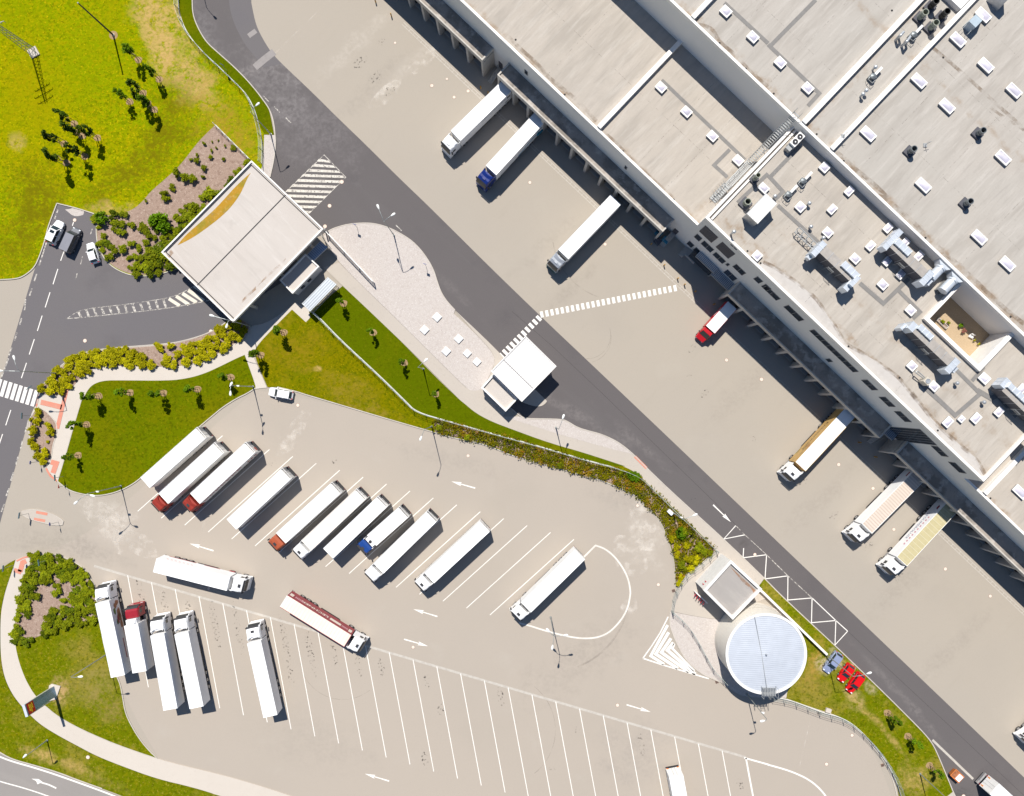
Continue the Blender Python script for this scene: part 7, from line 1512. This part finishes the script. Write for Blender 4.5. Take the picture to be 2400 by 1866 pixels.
for L_, lab in ((bed2a, 'yellow green shrub in the left stretch of the roadside bed'), (bed2b, 'yellow green shrub in the right stretch of the roadside bed')):
    for p in scatter(W2(L_), 1.36, 11): shrub(p, rg.uniform(1.05, 1.4), 'y', lab, lab.replace('shrub', 'shrubs'), rg.uniform(.6, .95), rg)
for x, y in ((1315, 1240), (1345, 1265), (1430, 1240)): shrub(W2([q('10', x, y)])[0], 1.0, 'y', 'yellow green shrub standing apart in the gap of the roadside bed', 'shrubs in the bed gap', 1, rg)
for i, (x, y, s) in enumerate([(330, 160, 1.15), (335, 240, 1.1), (410, 270, .9), (290, 320, 1.4), (435, 330, 1.1), (285, 400, 1.1), (300, 450, 1.1), (335, 515, 1.2), (390, 495, 1.2), (380, 560, 1.1), (265, 225, .5), (405, 410, .45)]):
    shrub(W2([q('20', x, y)])[0], s, 'y', 'yellow green shrub in the small kerbside bed by the left road', 'shrubs of the small kerbside bed', 1, rg)
m1 = W2(MULCH1)
void1 = near('00', [(1640, 1250, 1), (1560, 1350, 1), (1850, 1150, 1), (1700, 1500, .6), (1300, 1660, 1)], 2.6)
lowm = near('10', [(1180, 120, 1), (1150, 330, .7), (1050, 370, .5), (1080, 440, .35), (1020, 580, .45)], 2.6)
top_y = W2([q('00', 0, 1500)])[0].y
gl = 'dark green shrub in the bark bed beside the gate canopy'
for p in scatter(m1, 1.4, 21, dens=lambda p: (void1(p) if p.y > W2([q('10', 0, 60)])[0].y else lowm(p))):
    up = p.y > W2([q('00', 0, 1450)])[0].y
    a_, b_ = gc[0], gc[1]; e = (b_ - a_).normalized(); dist = abs((p - a_).x * -e.y + (p - a_).y * e.x)
    if dist > 3.6 and p.y > W2([q('10', 0, 100)])[0].y and rg.random() < .8: continue
    if dist > 3.6 and rg.random() < .12: continue
    shrub(p, rg.uniform(.85, 1.5) * (1.15 if dist < 4 else .95), 'g' if rg.random() < .8 else 'd', gl, 'shrubs of the bark bed', rg.uniform(.6, 1.0), rg)
for x, y, s in [(1700, 1195, .6), (1765, 1180, .35), (1815, 1170, .3), (1870, 1215, .4), (1800, 1230, .4), (1760, 1255, .5), (1755, 1310, .6), (1640, 1290, .5), (1590, 1330, .5), (1860, 1325, .5), (1640, 1340, .8), (1700, 1400, .8), (1480, 1440, 1.3), (1550, 1480, 1.2), (1610, 1490, 1.1), (1375, 1610, 1.1), (1390, 1650, 1.0), (1220, 1670, .5), (1450, 1580, .5), (1690, 1470, .6)]:
    shrub(W2([q('00', x, y)])[0], s, 'g', 'small young shrub dotted over the bare upper bark bed', 'young shrubs of the bare bark bed', 1.2, rg)
for x, y, s in [(1345, 215, 2.0), (1390, 260, 1.6), (1300, 200, 1.2), (860, 200, 1.5)]: shrub(W2([q('10', x, y)])[0], s, 'b', 'large bright green bush rising from the bark bed', 'bright bushes of the bark bed', 1.3, rg)
b4 = W2(BED4)
v4 = near('20', [(400, 1640, 1), (560, 1630, .8), (490, 1540, .55)], 1.9); v4b = near('30', [(340, 130, 1), (280, 300, 1.0), (330, 220, .8), (420, 60, .5), (470, 90, .4), (220, 260, .4)], 2.3)
for p in scatter(b4, 1.22, 31, dens=lambda p: v4(p) * v4b(p)): shrub(p, rg.uniform(1.05, 1.5), 'g' if rg.random() < .75 else 'd', 'green shrub in the rounded bed at the lower entrance side', 'shrubs of the rounded lower bed', rg.uniform(.55, .85), rg)
# hedge: low ground cover that nobody could count, plus the shrubs that stand out of it
hp = W2(HEDGE); rgh = random.Random(77); mb = MB()
pts = scatter(hp, .36, 41, tries=9000)
for p in pts:
    hh = rgh.uniform(.35, .8)
    for _ in range(26):
        c = Vector((p.x + rgh.gauss(0, .28), p.y + rgh.gauss(0, .28), .12 + hh * rgh.random() ** .6)); s = rgh.uniform(.10, .20); ax = Vector((rgh.gauss(0, .6), rgh.gauss(0, .6), abs(rgh.gauss(0, .7)) + .45)).normalized(); u_ = ax.orthogonal().normalized(); v_ = ax.cross(u_)
        mb.face([c - u_ * s, c + v_ * s * .6, c + u_ * s, c - v_ * s * .6])
gmat('ground_cover_leaf', (.14, .13, .004), [(.25, .45, .6, (.085, .10, .004), .8), (.45, .52, .62, (.27, .15, .012), .75), (2.0, .5, .64, (.24, .21, .006), .6), (1.1, .6, .68, (.34, .11, .02), .7)], .7, spec=.0)
o = struct('ground_cover', mb, MATS['ground_cover_leaf'], 'stuff'); tag(o, 'low orange and green ground cover filling the long hedge bed', 'ground cover', kind='stuff')
for t, x, y, s, k in [('22', 990, 690, 1.2, 'b'), ('22', 1030, 700, 1.0, 'b'), ('22', 900, 650, 1.0, 'g'), ('22', 1390, 1170, 1.4, 'b'), ('22', 1420, 1150, 1.1, 'g'), ('22', 1540, 1280, 1.3, 'g'), ('22', 1580, 1310, 1.1, 'g'), ('22', 1320, 1210, 1.0, 'y'), ('22', 1355, 1280, 1.0, 'y'), ('22', 1365, 1345, .9, 'y'), ('22', 1440, 1270, 1.0, 'y'), ('22', 1470, 1370, 1.2, 'y'), ('22', 1520, 1390, 1.1, 'y'), ('22', 1410, 1430, 1.3, 'g'), ('22', 1480, 1450, 1.1, 'y'), ('22', 1400, 1520, .9, 'y'), ('22', 1380, 1575, .9, 'y'), ('22', 1640, 1330, .9, 'g'), ('22', 400, 600, .9, 'g'), ('21', 1520, 290, .9, 'g'), ('21', 1750, 370, .9, 'g')]:
    shrub(W2([q(t, x, y)])[0], s, k, {'y': 'yellow green shrub at the wide end of the hedge bed', 'g': 'dark green shrub rising above the hedge bed', 'b': 'bright green bush rising above the hedge bed'}[k], 'shrubs of the hedge bed', 1.0, rg)
# patio plants
for l, x, y, s, k in [('pink flowering patio plant in the middle of the row', 1615, 1120, .55, 'o'), ('green patio plant beside the stone trough', 1585, 1070, .5, 'b'), ('small yellow patio plant, fourth of the row', 1705, 1192, .3, 'y'), ('small yellow patio plant at the end of the row', 1740, 1222, .3, 'y'), ('low dark green patio plant in the stone trough', 1440, 1040, .5, 'g'), ('green patio plant right of the stone trough', 1490, 1050, .4, 'g')]:
    p = wp(q('13', x, y), 12.5); o = thing('potted_plant', l, 'potted plant', (p.x, p.y, 12.4)); 
    mb = MB(); mb.lathe([(s * .35, 0), (s * .45, .3), (s * .4, .3), (0, .28)], 12); mb.build('pot', m_kerb, o)
    f = link('foliage', SHM[k][0] if x != 1615 else shrubmesh('foliage', leafmat('leaf_pink', (.10, .09, .02), (.35, .10, .12), (.45, .16, .2)), 9), o); f.scale = (s,) * 3; f.location = (0, 0, .25)
p = wp(q('13', 1440, 1055), 12.5); o = thing('stone_trough', 'long grey stone planting trough on the sunken patio', 'trough', (p.x, p.y, 12.4), RZU); mb = MB(); mb.box(-1.1, 1.1, -.3, -.2, 0, .4); mb.box(-1.1, 1.1, .2, .3, 0, .4); mb.box(-1.1, -1.0, -.199, .199, 0, .4); mb.box(1.0, 1.1, -.199, .199, 0, .4); mb.box(-1.0, 1.0, -.2, .2, .02, .25, 1); mb.build('trough', [m_conc, m_mulch], o)
p = wp(q('13', 1680, 1160), 12.5); o = thing('patio_seat', 'white block seat among the patio plants', 'seat', (p.x, p.y, 12.4), RZU + .3); mb = MB(); mb.box(-.35, .35, -.3, .3, 0, .4); mb.build('seat', m_whp, o); mb = MB(); mb.box(-.35, .35, .2, .3, .401, .8); mb.build('backrest', m_whp, o)
